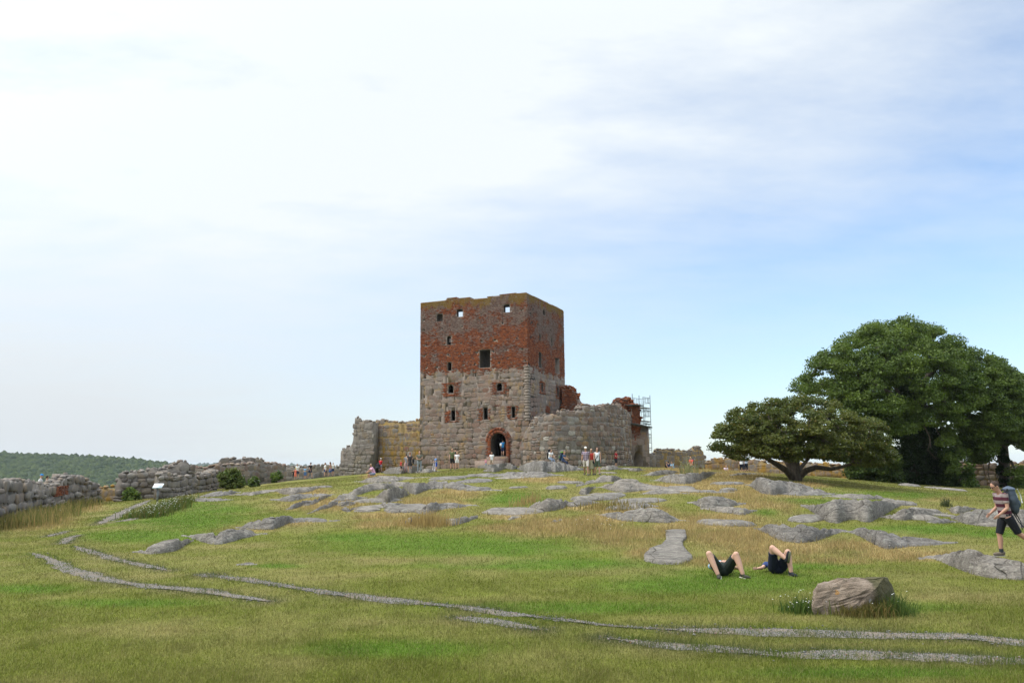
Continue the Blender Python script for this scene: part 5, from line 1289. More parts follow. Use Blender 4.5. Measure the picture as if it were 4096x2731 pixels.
# the air: an even pale haze that fades the far hills
def build_haze(density):
    hz = Soup(); hz.box([0, 5600, (-74 + 52) / 2], [13000, 6400, (52 + 74) / 2])
    m = bpy.data.materials.new("air"); m.use_nodes = True; N = m.node_tree.nodes; N.remove(N["Principled BSDF"])
    v = N.new("ShaderNodeVolumePrincipled"); v.inputs["Color"].default_value = (0.80, 0.88, 0.96, 1); v.inputs["Density"].default_value = density; v.inputs["Anisotropy"].default_value = 0.0
    m.node_tree.links.new(v.outputs[0], N["Material Output"].inputs["Volume"])
    o = link("haze", hz.mesh("haze"), m); setp(o, "thin summer haze over land and sea", "haze", None, "stuff")
build_haze(0.00007)
# ------------------------------------------------------------------ trees
t = NT("bark", 0.95, 0.1); nb = t.noise(9, 5, 0.7, sc=(1, 1, 0.25)); t.color(t.ramp(nb, [(0.3, (0.045, 0.036, 0.028)), (0.7, (0.125, 0.105, 0.085))])); t.bump(nb, 0.8, 0.04)
M_BARK = t.m
def leaf_mat(name):
    t = NT(name, 0.55, 0.3); t.color(t.attr("Col")); t.leafy(0.40); return t.m
M_LEAF = leaf_mat("leaves")
def px_inside(poly, x, y): return in_poly(x, y, poly)
def leaf_mass(centers, radii, n, size, cols, g, flat=0.7, droop=0.0, name="foliage", shell=0.35):
    """n small leaf sprays spread through the given clumps; returns a mesh"""
    w = radii ** 2; idx = g.choice(len(centers), n, p=w / w.sum())
    d = g.normal(size=(n, 3)); d /= np.linalg.norm(d, axis=1, keepdims=True)
    d[:, 2] = np.where(d[:, 2] < -0.3, d[:, 2] * 0.5, d[:, 2])
    rr = (shell + (1 - shell) * g.random(n) ** 0.6) * g.uniform(0.8, 1.15, n)
    P = centers[idx] + d * (radii[idx] * rr)[:, None] * np.array([1.0, 1.0, flat])
    nrm = d * 0.6 + g.normal(size=(n, 3)) * 0.75 + np.array([0, 0, 0.35]); nrm /= np.linalg.norm(nrm, axis=1, keepdims=True)
    a = np.cross(nrm, g.normal(size=(n, 3))); a /= np.linalg.norm(a, axis=1, keepdims=True) + 1e-9; b = np.cross(nrm, a)
    s = size * g.uniform(0.6, 1.35, n); sa = (s * 0.5)[:, None] * a; sb = (s * g.uniform(0.3, 0.55, n))[:, None] * b
    V = np.stack([P - sa, P + sb * 0.9 - sa * 0.1, P + sa - np.array([0, 0, 1.0]) * (s * droop)[:, None], P - sb], 1)
    me = mesh_np(name, V.reshape(-1, 3), [np.arange(4 * n).reshape(n, 4)])
    cl = g.random(len(centers)) ; c = cols[0] + (cols[1] - cols[0]) * np.clip(cl[idx] * 0.7 + 0.3 * g.random(n), 0, 1)[:, None]
    y = g.random(n) < 0.06; c[y] = cols[2]
    c = c * g.uniform(0.75, 1.25, (n, 1)); add_color(me, np.repeat(c, 4, 0))
    return me
def branches(parent, base, nodes_, targets, r_base, g, mat, kname="branch", sag=0.0, maxn=60):
    """limbs grown from trunk nodes out to the clump centres; every target hooks on to the nearest earlier node"""
    N = [np.array(p, float) for p in nodes_]; W = [None] * len(N); par = list(range(-1, len(N) - 1))
    order = np.argsort(np.linalg.norm(targets - N[-1], axis=1))
    for k in order:
        T = targets[k]; A = np.array(N); dist = np.linalg.norm(A - T, axis=1)
        cost = dist + 0.25 * np.maximum(A[:, 2] - T[2], 0) + 0.15 * np.linalg.norm(A - N[0], axis=1)
        j = int(cost.argmin()); m = (A[j] * 0.5 + T * 0.5) + g.normal(size=3) * 0.08 * dist[j]; m[2] += sag * dist[j]
        N.append(m); par.append(j); N.append(T); par.append(len(N) - 2)
    cnt = np.ones(len(N))
    for i in range(len(N) - 1, 0, -1):
        if par[i] >= 0: cnt[par[i]] += cnt[i]
    rad = r_base * (cnt / cnt[0]) ** 0.42
    kids = {}
    for i, p in enumerate(par):
        if p >= 0: kids.setdefault(p, []).append(i)
    segs = []
    def walk(i, chain):
        while True:
            ks = sorted(kids.get(i, []), key=lambda q: -cnt[q])
            if not ks: segs.append(chain); return
            for q in ks[1:]: walk(q, [i, q])
            i = ks[0]; chain.append(i)
    import sys; sys.setrecursionlimit(5000)
    walk(0, [0])
    segs.sort(key=lambda c: -rad[c[1]] * len(c))
    out = []
    for c in segs:
        P = np.array([N[i] for i in c]); r = rad[c].copy(); r[0] = min(r[0], r[1] * 1.15) if c[0] != 0 else r[0]
        # smooth the chain
        n = len(P); tt = np.linspace(0, n - 1, (n - 1) * 3 + 1); PP = np.vstack([2 * P[0] - P[1], P, 2 * P[-1] - P[-2]]); i = np.minimum(tt.astype(int), n - 2); f = (tt - i)[:, None]
        a, b, cc, d = PP[i], PP[i + 1], PP[i + 2], PP[i + 3]
        Q = 0.5 * (2 * b + (-a + cc) * f + (2 * a - 5 * b + 4 * cc - d) * f ** 2 + (-a + 3 * b - 3 * cc + d) * f ** 3)
        out.append((Q, np.interp(tt, np.arange(n), r) * np.linspace(1, 0.75, len(tt))))
    for k, (Q, r) in enumerate(out[:maxn]):
        s = Soup(); s.tube(Q, np.maximum(r, 0.012), 8 if r[0] > 0.1 else 5); link("trunk" if k == 0 else kname, s.mesh("trunk" if k == 0 else kname, True), mat, parent)
    if len(out) > maxn:
        s = Soup()
        for Q, r in out[maxn:]: s.tube(Q, np.maximum(r, 0.010), 4)
        o = link("twigs", s.mesh("twigs", True), mat, parent); o['kind'] = 'stuff'
def crown_clumps(poly_px, D, n, g, rmin, rmax, depth, inner=0.3, gap_seed=3, gap=0.40):
    """clump centres filling a rounded crown whose outline is traced"""
    P = poly_px; x0, y0 = P.min(0); x1, y1 = P.max(0); cx, cy = (x0 + x1) / 2, y0 + (y1 - y0) * 0.6
    C, Rr = [], []
    tries = 0
    while len(C) < n and tries < 60000:
        tries += 1
        x, y = g.uniform(x0, x1), g.uniform(y0, y1); r = g.uniform(rmin, rmax); rp = r * F_PX / D * 0.55
        th = np.arange(8) / 8 * 6.283
        if not in_poly(x + rp * np.cos(th), y + rp * 0.75 * np.sin(th), P).all(): continue
        if vnoise(x / (rmax * F_PX / D * 1.3), y / (rmax * F_PX / D * 1.1), gap_seed) < gap * 0.5: continue
        q = min(1.0, math.hypot((x - cx) / ((x1 - x0) / 2), (y - cy) / ((y1 - y0) * 0.62))); dm = depth * math.sqrt(max(1 - q * q, 0.05))
        dd = dm * (g.uniform(-1, 1) if g.random() < inner else (-1 if g.random() < 0.6 else 1) * g.uniform(0.65, 1.0))
        p = at(x, y, D + dd)
        if C and (np.linalg.norm(np.array(C) - p, axis=1) < 0.62 * r).any(): continue
        C.append(p); Rr.append(r)
    return np.array(C), np.array(Rr)
def gpoly(pts): return fr('G', pts)
GREENS = [np.array((0.045, 0.082, 0.013)), np.array((0.132, 0.190, 0.027)), np.array((0.170, 0.230, 0.055))]
OLIVES = [np.array((0.055, 0.080, 0.014)), np.array((0.118, 0.130, 0.024)), np.array((0.155, 0.128, 0.030))]
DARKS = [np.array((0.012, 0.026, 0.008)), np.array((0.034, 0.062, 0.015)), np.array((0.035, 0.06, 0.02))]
# low spreading tree on the brow
g = np.random.default_rng(71)
DS = 54.0; bs_ = ground_at([3190], [1922])[0]; DS = float(np.clip(bs_[1], 48, 60)); b0 = at(3190, 1925, DS); b0[2] = terrain(b0[0], b0[1]) - 0.1
SM = root("spreading_tree", b0, "low spreading olive-brown tree with forked bare limbs, on the brow", "tree")
poly = gpoly([(135,935),(180,830),(212,788),(290,715),(350,655),(400,650),(500,640),(600,622),(750,600),(880,600),(1040,635),(1065,680),(1140,700),(1175,730),(1300,745),(1400,800),(1425,860),(1430,940),(1500,1030),(1430,1100),(1190,1110),(1080,1075),(900,1055),(700,1075),(560,1050),(400,1075),(280,1060),(268,1010),(150,990)])
C, Rr = crown_clumps(poly, DS, 330, g, 0.34, 0.72, 4.6, gap_seed=5, gap=0.34)
def gp3(x, y, dd=0.0): p = gpoly([(x, y)])[0]; return at(p[0], p[1], DS + dd)
trunk = [b0, gp3(752, 1150), gp3(742, 1085, 0.2), gp3(735, 1010, 0.4), gp3(760, 900, 0.5)]
limbs = [[gp3(735, 1170), gp3(690, 1120, -.5), gp3(620, 1075, -1.0), gp3(560, 1040, -1.4), gp3(430, 960, -1.6)], [gp3(775, 1170), gp3(830, 1120, -.4), gp3(900, 1098, -.8), gp3(1000, 1110, -1.2), gp3(1080, 1095, -1.3), gp3(1190, 1060, -1.4)],
         [gp3(760, 1150), gp3(800, 1090, .8), gp3(860, 1020, 1.2), gp3(930, 930, 1.4)], [gp3(740, 1140), gp3(700, 1080, .6), gp3(640, 990, 1.0), gp3(560, 880, 1.2)]]
for L_, r in zip(limbs, (0.24, 0.22, 0.16, 0.15)):
    s = Soup(); s.tube(L_, np.linspace(r, r * 0.35, len(L_)), 10); link("limb", s.mesh("limb", True), M_BARK, SM)
branches(SM, b0, trunk, C, 0.40, g, M_BARK, maxn=70)
nodes_extra = None
link("crown", leaf_mass(C, Rr, 85000, 0.135, OLIVES, g, flat=0.72, name="crown"), M_LEAF, SM)
# big ivy-clad ash behind it
DB = 76.0
poly = gpoly([(705,555),(760,490),(835,415),(840,375),(905,285),(1010,240),(1120,160),(1220,112),(1330,78),(1490,45),(1600,60),(1680,78),(1750,112),(1900,180),(1955,262),(2085,305),(2140,420),(2150,560),(2090,690),(1960,760),(1900,860),(1860,1010),(1780,1040),(1700,900),(1600,860),(1450,900),(1400,870),(1180,830),(1040,710),(900,610),(780,600)])
b0 = at(3650, 1975, DB); b0[2] = terrain(b0[0], b0[1]) - 0.1
BT = root("broadleaf_tree", b0, "biggest tree, tall green dome on a trunk thick with ivy", "tree")
C, Rr = crown_clumps(poly, DB, 430, g, 0.65, 1.35, 7.5, gap_seed=9, gap=0.50)
def gq(x, y, D, dd=0.0): p = gpoly([(x, y)])[0]; return at(p[0], p[1], D + dd)
trunk = [b0, gq(1600, 1100, DB), gq(1580, 900, DB), gq(1560, 700, DB), gq(1550, 520, DB, .3), gq(1540, 380, DB, .5)]
branches(BT, b0, trunk, C, 0.62, g, M_BARK, maxn=80)
link("crown", leaf_mass(C, Rr, 190000, 0.175, GREENS, g, flat=0.75, droop=0.25, name="crown"), M_LEAF, BT)
# hanging bare limbs in front of the ivy
for pts, r in (([(1560,700),(1640,780),(1690,880),(1700,960)], .10), ([(1600,640),(1720,690),(1790,740)], .08), ([(1230,560),(1150,545),(1090,600),(1040,640)], .12), ([(1480,580),(1400,470),(1300,430)], .14), ([(1700,900),(1680,980),(1740,1040)], .05)):
    s = Soup(); s.tube([gq(x, y, DB, -5.2) for x, y in pts], np.linspace(r, r * .4, len(pts)), 6); link("branch", s.mesh("branch", True), M_BARK, BT)
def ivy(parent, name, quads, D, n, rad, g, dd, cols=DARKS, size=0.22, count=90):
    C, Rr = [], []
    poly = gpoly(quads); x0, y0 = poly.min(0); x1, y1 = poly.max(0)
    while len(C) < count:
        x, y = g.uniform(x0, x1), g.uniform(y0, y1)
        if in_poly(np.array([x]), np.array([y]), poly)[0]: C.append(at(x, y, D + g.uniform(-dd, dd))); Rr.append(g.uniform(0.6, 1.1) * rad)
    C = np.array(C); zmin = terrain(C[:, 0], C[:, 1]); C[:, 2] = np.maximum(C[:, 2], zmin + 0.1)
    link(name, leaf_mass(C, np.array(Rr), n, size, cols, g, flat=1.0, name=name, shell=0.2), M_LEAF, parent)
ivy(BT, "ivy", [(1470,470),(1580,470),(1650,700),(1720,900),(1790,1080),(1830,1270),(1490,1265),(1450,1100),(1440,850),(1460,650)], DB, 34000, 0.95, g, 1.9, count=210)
# second big tree at the east edge
DE = 78.0
poly = gpoly([(2085,310),(2170,325),(2290,405),(2352,465),(2430,560),(2470,800),(2420,1000),(2330,990),(2300,940),(2245,960),(2165,1000),(2090,1090),(1960,1080),(1870,980),(1880,700),(1960,620),(2100,520)])
b0 = at(4022, 1993, DE); b0[2] = terrain(b0[0], b0[1]) - 0.1
ET = root("broadleaf_tree", b0, "dark green tree at the east edge with a slim ivy-black trunk", "tree")
C, Rr = crown_clumps(poly, DE, 330, g, 0.6, 1.15, 5.5, gap_seed=12, gap=0.45)
trunk = [b0, gq(2215, 1100, DE), gq(2195, 900, DE), gq(2180, 740, DE), gq(2170, 560, DE)]
branches(ET, b0, trunk, C, 0.5, g, M_BARK, maxn=60)
link("crown", leaf_mass(C, Rr, 95000, 0.175, [GREENS[0] * 0.9, GREENS[1] * 0.95, GREENS[2] * 0.9], g, flat=0.62, droop=0.2, name="crown"), M_LEAF, ET)
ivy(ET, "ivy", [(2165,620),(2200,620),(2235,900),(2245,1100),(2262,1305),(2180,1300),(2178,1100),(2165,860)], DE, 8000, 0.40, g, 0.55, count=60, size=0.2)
for pts, r in (([(2260,1050),(2290,1120),(2320,1180),(2352,1250)], .12), ([(2130,930),(2100,1130),(2110,1180),(2150,1215),(2170,1150)], .05), ([(2040,940),(2080,1150),(2140,1230)], .04)):
    s = Soup(); s.tube([gq(x, y, DE, -3.0) for x, y in pts], np.linspace(r, r * .4, len(pts)), 6); link("branch", s.mesh("branch", True), M_BARK, ET)
ivy(ET, "low_spray", [(2250,1120),(2352,1100),(2370,1290),(2300,1270)], DE - 3, 2600, 0.7, g, 1.0, cols=GREENS, count=22)
# bushes round the foot of the big tree
def bush(label, quad, D, n, rad, cols, count, size=0.22, dd=1.2, name="shrub", group="bushes under the big tree"):
    P = gpoly(quad) if quad[0][0] < 2400 and name == "shrub" else np.array(quad, float); c = P.mean(0); b = at(c[0], c[1], D); b[2] = terrain(b[0], b[1])
    R0 = root(name, b, label, "shrub", group); st = Soup()
    C, Rr = [], []; x0, y0 = P.min(0); x1, y1 = P.max(0)
    while len(C) < count:
        x, y = g.uniform(x0, x1), g.uniform(y0, y1)
        if in_poly(np.array([x]), np.array([y]), P)[0]: C.append(at(x, y, D + g.uniform(-dd, dd))); Rr.append(rad * g.uniform(0.6, 1.15))
    C = np.array(C); zg = float(terrain(C[:, 0], C[:, 1]).mean()) + rad * 0.3; z0, z1 = C[:, 2].min(), C[:, 2].max()
    if z0 > zg: C[:, 2] = zg + (C[:, 2] - z0) * (z1 - zg) / max(z1 - z0, 0.05)
    C[:, 2] = np.maximum(C[:, 2], terrain(C[:, 0], C[:, 1]) + 0.1)
    link("foliage", leaf_mass(C, np.array(Rr), n, size, cols, g, flat=0.9, name="foliage", shell=0.2), M_LEAF, R0)
    for q in C[:8]: st.tube([b + [0, 0, -0.05], (b + q) / 2 + [0, 0, 0.1], q], [0.03, 0.02, 0.01], 5)
    link("stems", st.mesh("stems"), M_BARK, R0)
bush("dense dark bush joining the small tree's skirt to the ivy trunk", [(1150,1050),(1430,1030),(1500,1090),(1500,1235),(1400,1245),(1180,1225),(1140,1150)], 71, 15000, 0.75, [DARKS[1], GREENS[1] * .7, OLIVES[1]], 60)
bush("bush spilling out on the far side of the ivy trunk", [(1780,1000),(1850,980),(1890,1150),(1880,1250),(1780,1270)], 74, 7000, 0.7, [DARKS[1], GREENS[0], GREENS[1] * .8], 34)
bush("green hanging spray under the big dome", [(1800,820),(1900,850),(1990,980),(1960,1040),(1830,1000)], 73, 4500, 0.7, GREENS, 22)
# ------------------------------------------------------------------ people
_cm = {}
def cmat(col, rough=0.85, kind="cloth"):
    key = (tuple(col), kind)
    if key not in _cm: _cm[key] = plain(kind, col, rough, 0.10, 40.0, 0.2)
    return _cm[key]
SKIN = (0.46, 0.27, 0.19); SKIN_T = (0.36, 0.20, 0.135)
def nrm(v): v = np.asarray(v, float); return v / max(np.linalg.norm(v), 1e-9)
def joints(pose):
    """joints of a figure 1.75 m tall at the origin, looking along -Y"""
    g = lambda k, d=0.0: pose.get(k, d)
    l = R(g('lean', 3)); sp = np.array([0, -math.sin(l), math.cos(l)]); J = {}
    hip = np.array([0, 0, 0.93]); J['pel'] = hip; J['sp'] = sp; J['rt'] = np.array([1.0, 0, 0])
    J['neck'] = hip + sp * 0.53; n = R(g('lean', 3) * 0.4 + g('nod', 4)); hd = np.array([math.sin(R(g('turn'))) * 0.0, -math.sin(n), math.cos(n)])
    J['head'] = J['neck'] + hd * 0.175 + np.array([0, -0.015, 0]); J['hd'] = hd
    tz = R(g('turn')); J['hf'] = np.array([math.sin(tz), -math.cos(tz), 0]) 
    for s, k in ((1, 'L'), (-1, 'R')):
        a = pose.get('arm' + k, (6, 8, 18, -4)); sh = hip + sp * 0.475 + np.array([s * 0.185, 0, 0])
        d = lambda f, o: np.array([s * math.sin(R(o)), -math.sin(R(f)) * math.cos(R(o)), -math.cos(R(f)) * math.cos(R(o))])
        J['sh' + k] = sh; J['el' + k] = sh + d(a[0], a[1]) * 0.29; J['wr' + k] = J['el' + k] + d(a[2], a[3]) * 0.25; J['hn' + k] = d(a[2], a[3])
        b = pose.get('leg' + k, (2, 3, -2)); hp = hip + np.array([s * 0.095, 0, -0.03])
        J['hp' + k] = hp; J['kn' + k] = hp + d(b[0], b[1]) * 0.43; J['an' + k] = J['kn' + k] + d(b[2], b[1] * 0.3) * 0.42
        J['ft' + k] = nrm(np.array([s * 0.22, -1.0, 0])) if len(b) < 4 else np.array(b[3])
    return J
def limb(s, a, b, ra, rb, over=0.0, seg=10):
    a, b = np.asarray(a, float), np.asarray(b, float); d = nrm(b - a)
    s.tube([a - d * over, a * 0.67 + b * 0.33, a * 0.33 + b * 0.67, b + d * over], [ra, ra * 0.72 + rb * 0.28 + 0.004, ra * 0.3 + rb * 0.7, rb], seg)
def finish(name, s, mat, vox, parent=None, smooth=2):
    o = link(name, s.mesh(name, True), mat)
    m = o.modifiers.new("whole", 'REMESH'); m.mode = 'VOXEL'; m.voxel_size = vox; m.use_smooth_shade = True
    if smooth: k = o.modifiers.new("soft", 'SMOOTH'); k.iterations = smooth; k.factor = 0.5
    if parent is not None: o.parent = parent
    return o
def hand(s, wr, d, out, sc=1.0, curl=0.35):
    """palm, four unequal bent fingers and a thumb"""
    d = nrm(d); w = nrm(np.cross(d, out) if np.linalg.norm(np.cross(d, out)) > 0.1 else np.cross(d, [0, 1, 0.2])); nn = nrm(np.cross(w, d))
    s.ell(wr + d * 0.045 * sc, [0.014 * sc, 0.038 * sc, 0.05 * sc], [nn, w, d], 8, 6)
    for k, L_ in enumerate((0.068, 0.078, 0.073, 0.058)):
        b = wr + d * 0.085 * sc + w * (0.027 - 0.018 * k) * sc; m = b + (d * math.cos(curl) + nn * math.sin(curl)) * L_ * 0.5 * sc; e = m + (d * math.cos(2.2 * curl) + nn * math.sin(2.2 * curl)) * L_ * 0.5 * sc
        s.tube([b - d * 0.02 * sc, b, m, e], np.array([0.009, 0.0095, 0.0085, 0.006]) * sc, 6)
    b = wr + d * 0.025 * sc + w * 0.03 * sc; s.tube([b - w * 0.015 * sc, b, b + (d * 0.6 + w * 0.6 + nn * 0.3) * 0.035 * sc, b + (d * 0.95 + w * 0.5 + nn * 0.5) * 0.062 * sc], np.array([0.012, 0.012, 0.010, 0.007]) * sc, 6)
def build_person(J, out, vox, near=False, female=False):
    """-> list of (part name, soup, material) with the body first; coordinates for a 1.75 m figure"""
    rt, sp = J['rt'], J['sp']; fw = np.cross(rt, sp) * -1; fw = -np.cross(sp, rt)
    fw = np.cross(rt, sp) if np.cross(rt, sp)[1] < 0 or abs(sp[1]) > 0.7 else -np.cross(rt, sp)
    if 'fw' in J: fw = J['fw']
    ax = [rt, fw, sp]; P, N_ = J['pel'], J['neck']; T = lambda f: P + (N_ - P) * f
    shw = 0.165 if not female else 0.145
    b = Soup()
    b.ell(T(0.02), [0.160, 0.112, 0.125], ax); b.ell(T(0.30), [0.138 if not female else 0.122, 0.102, 0.17], ax); b.ell(T(0.66), [shw, 0.112, 0.19], ax)
    if female: b.ell(T(0.66) + fw * 0.075, [0.12, 0.06, 0.07], ax)
    b.tube([T(0.85), T(0.98), J['head'] - J['hd'] * 0.06], [0.075, 0.058, 0.054], 10)
    for k in 'LR':
        sh, el, wr = J['sh' + k], J['el' + k], J['wr' + k]
        b.ell(sh, [0.062] * 3, None, 8, 6); b.tube([T(0.88), sh], [0.06, 0.058], 8)
        limb(b, sh, el, 0.050, 0.039); b.ell(el, [0.039] * 3, None, 8, 6); limb(b, el, wr, 0.041, 0.026); hand(b, wr, J['hn' + k], np.array([-1.0 if k == 'L' else 1.0, 0, 0]), 1.0 if near else 1.1)
        hp, kn, an, ft = J['hp' + k], J['kn' + k], J['an' + k], J['ft' + k]
        lk = out.get('legk', 1.0); limb(b, hp, kn, 0.088 * lk, 0.058 * lk, 0.02); b.ell(kn, [0.060 * lk] * 3, None, 10, 8)
        c = an - kn; mid = kn + c * 0.3 - J.get('calf', fw) * 0.014
        b.tube([kn, mid, kn + c * 0.65, an], np.array([0.056, 0.062, 0.047, 0.038]) * lk, 12); b.ell(an, [0.04] * 3, None, 8, 6)
        up = nrm(kn - an); f2 = nrm(ft); b.tube([an - up * 0.03 - f2 * 0.05, an - up * 0.045 + f2 * 0.05, an - up * 0.055 + f2 * 0.16], [0.035, 0.038, 0.026], 8)
    h, hd, hf = J['head'], J['hd'], nrm(J['hf'] - J['hd'] * (J['hf'] @ J['hd'])); hr = np.cross(hd, hf); hax = [hr, hf, hd]
    b.ell(h + hd * 0.015, [0.074, 0.094, 0.108], hax, 14, 10); b.ell(h + hf * 0.030 - hd * 0.055, [0.052, 0.058, 0.060], hax, 10, 8)
    b.tube([h + hf * 0.085 + hd * 0.02, h + hf * 0.104 - hd * 0.022, h + hf * 0.088 - hd * 0.032], [0.010, 0.017, 0.012], 6)      # nose
    b.ell(h + hf * 0.086 - hd * 0.060, [0.022, 0.010, 0.010], hax, 8, 6)                                                        # lips
    for s in (1, -1): b.ell(h + hr * s * 0.076 - hd * 0.005 - hf * 0.008, [0.010, 0.020, 0.030], hax, 8, 6)
    parts = [('person', b, cmat(out.get('skin', SKIN), 0.6, "skin"), 2)]
    # shirt
    if out.get('shirt') is not None:
        s = Soup(); e = 0.016; lo = 0.02 if out.get('tuck') else -0.06
        s.tube([T(lo), T(0.18), T(0.34), T(0.62), T(0.80), T(0.93)], [0.140, 0.136, 0.134, 0.144, 0.138, 0.088], 14)
        V = s.V[-1]; c = T(0.4); q = (V - c) @ np.array(ax).T; q[:, 0] *= 1.22 if not female else 1.08; q[:, 1] *= 0.97; s.V[-1] = c + q @ np.array(ax)
        if female: s.ell(T(0.66) + fw * 0.078, [0.125, 0.066, 0.08], ax)
        sl = out.get('sleeve', 0.55)
        for k in 'LR':
            sh, el, wr = J['sh' + k], J['el' + k], J['wr' + k]
            s.tube([T(0.86), sh], [0.072, 0.068], 10)
            if sl > 0: s.tube([sh - nrm(el - sh) * 0.05, sh + (el - sh) * min(sl, 1.0)], [0.070, 0.060], 10)
            if sl > 1: s.tube([el + (sh - el) * 0.1, el, el + (wr - el) * 0.92], [0.056, 0.055, 0.042], 10)
        parts.append(('shirt', s, out['shirt'] if isinstance(out['shirt'], bpy.types.Material) else cmat(out['shirt']), 1))
    bt = out.get('bottom', 'shorts')
    if bt in ('shorts', 'long'):
        s = Soup(); pk = out.get('legk', 1.0); s.ell(T(0.03), np.array([0.176, 0.128, 0.14]) * (pk * 1.06 if pk > 1 else 1), ax)
        fr_ = out.get('hem', 0.92) if bt == 'shorts' else 1.0
        for k in 'LR':
            hp, kn, an = J['hp' + k], J['kn' + k], J['an' + k]; e = hp + (kn - hp) * fr_
            lk = out.get('legk', 1.0); limb(s, hp, e, 0.108 * lk, 0.084 * lk if bt == 'shorts' else 0.070, 0.0)
            if bt == 'long': s.ell(kn, [0.072] * 3, None, 8, 6); s.tube([kn, kn + (an - kn) * 0.5, an], [0.070, 0.064, 0.054], 10)
        parts.append(('shorts' if bt == 'shorts' else 'trousers', s, cmat(out['bottom_c']), 1))
    elif bt in ('skirt', 'dress'):
        s = Soup(); mid = (J['knL'] + J['knR']) / 2; e = P + (mid - P) * out.get('hem', 0.9)
        s.tube([T(0.16), T(0.0), P + (e - P) * 0.5, e], [0.125, 0.165, 0.185, 0.215], 14); parts.append((bt if bt == 'skirt' else 'dress_skirt', s, cmat(out['bottom_c']), 1))
    # shoes
    for k in 'LR':
        s = Soup(); sole = Soup()
        kn, an, ft = J['kn' + k], J['an' + k], nrm(J['ft' + k]); up = nrm(kn - an); sd = np.cross(ft, up); u2 = np.cross(sd, ft)
        s.ell(an - u2 * 0.020 - ft * 0.018, [0.052, 0.074, 0.062], [sd, ft, u2], 10, 8); s.ell(an - u2 * 0.042 + ft * 0.085, [0.054, 0.125, 0.046], [sd, ft, u2], 12, 8)
        sole.box(an - u2 * 0.084 + ft * 0.055, [0.046, 0.128, 0.007], [sd, ft, u2])
        if out.get('socks'): s2 = Soup(); s2.tube([an - up * 0.01, an + up * 0.09], [0.049, 0.049], 10); parts.append(('sock', s2, cmat(out['socks']), 0))
        if out.get('shoe') is not None:
            parts.append(('shoe', s, cmat(out['shoe']), 1)); parts.append(('sole', sole, cmat(out.get('sole', (0.35, 0.33, 0.30))), 0))
    # hair or hat
    if out.get('hair') is not None:
        s = Soup(); hl = out.get('long', 0)
        s.ell(h + hd * 0.034 - hf * 0.018, [0.080, 0.092, 0.100], hax, 14, 10)
        if hl: s.tube([h + hd * 0.03 - hf * 0.05, h - hd * 0.06 - hf * 0.07, h - hd * (0.10 + 0.12 * hl) - hf * 0.075], [0.078, 0.074, 0.05], 10)
        if out.get('bun'): s.ell(h + hd * 0.06 - hf * 0.11, [0.045] * 3, hax, 8, 6)
        # open the face
        parts.append(('hair', s, cmat(out['hair'], 0.7, "hair"), 1))
    if out.get('hat') is not None:
        s = Soup(); s.ell(h + hd * 0.062, [0.090, 0.108, 0.078], hax, 14, 8)
        if out.get('brim', 'cap') == 'cap': s.ell(h + hd * 0.052 + hf * 0.125, [0.070, 0.085, 0.010], hax, 10, 6)
        else: s.ell(h + hd * 0.045, [0.165, 0.175, 0.016], hax, 14, 6)
        parts.append(('hat', s, cmat(out['hat']), 1))
    if out.get('shades'):
        s = Soup()
        for q in (1, -1): s.ell(h + hr * q * 0.034 + hf * 0.088 + hd * 0.022, [0.030, 0.012, 0.020], hax, 8, 6); s.tube([h + hr * q * 0.064 + hf * 0.07 + hd * 0.026, h + hr * q * 0.080 - hf * 0.005 + hd * 0.020], 0.006, 5)
        parts.append(('sunglasses', s, cmat((0.012, 0.012, 0.02), 0.25, "lens"), 0))
    elif near:
        s = Soup()
        for q in (1, -1): s.ell(h + hr * q * 0.031 + hf * 0.086 + hd * 0.022, [0.013, 0.009, 0.008], hax, 8, 6)
        parts.append(('eyes', s, cmat((0.05, 0.04, 0.035), 0.3, "eye"), 0))
    return parts
def put_person(J, out, label, loc, yaw, H, vox=0.026, near=False, female=False, ground=True, group="visitors around the ruin"):
    parts = build_person(J, out, vox, near, female)
    allv = np.concatenate([np.concatenate(p[1].V) for p in parts]); zmin = allv[:, 2].min() if ground else 0.0
    sc = H / 1.75; c, s_ = math.cos(R(yaw)), math.sin(R(yaw)); Rz = np.array([[c, -s_, 0], [s_, c, 0], [0, 0, 1.0]])
    body = None
    for name, s, m, sm in parts:
        s.V = [((v - np.array([0, 0, zmin])) * sc) @ Rz.T for v in s.V]
        v2 = vox * sc * (1.0 if name == 'person' else 1.1)
        if name in ('sole', 'sunglasses', 'eyes'): o = link(name, s.mesh(name, name != 'sole'), m); o.parent = body
        else: o = finish(name, s, m, max(v2, 0.010), body, sm)
        if body is None:
            body = o; o.location = tuple(map(float, loc)); setp(o, label, "person", group)
    if near and False: pass
    return body, (lambda p: np.asarray(loc) + ((np.asarray(p, float) - np.array([0, 0, zmin])) * sc) @ Rz.T)
STAND = dict(); WALK = dict(legL=(20, 3, 6), legR=(-14, 3, -28), armL=(-14, 8, 4, 0), armR=(16, 8, 30, 0)); ARMS_OUT = dict(armL=(5, 70, 10, 78), armR=(5, 70, 10, 78))
FOLD = dict(armL=(12, 8, 75, -50), armR=(10, 8, 70, -50)); SIT = dict(lean=24, legL=(86, 8, 8), legR=(84, 8, -4), armL=(40, 6, 62, -20), armR=(40, 6, 60, -20))
SITB = dict(lean=16, legL=(70, 6, 20), legR=(72, 6, 16), armL=(30, 6, 70, -20), armR=(30, 6, 70, -20))
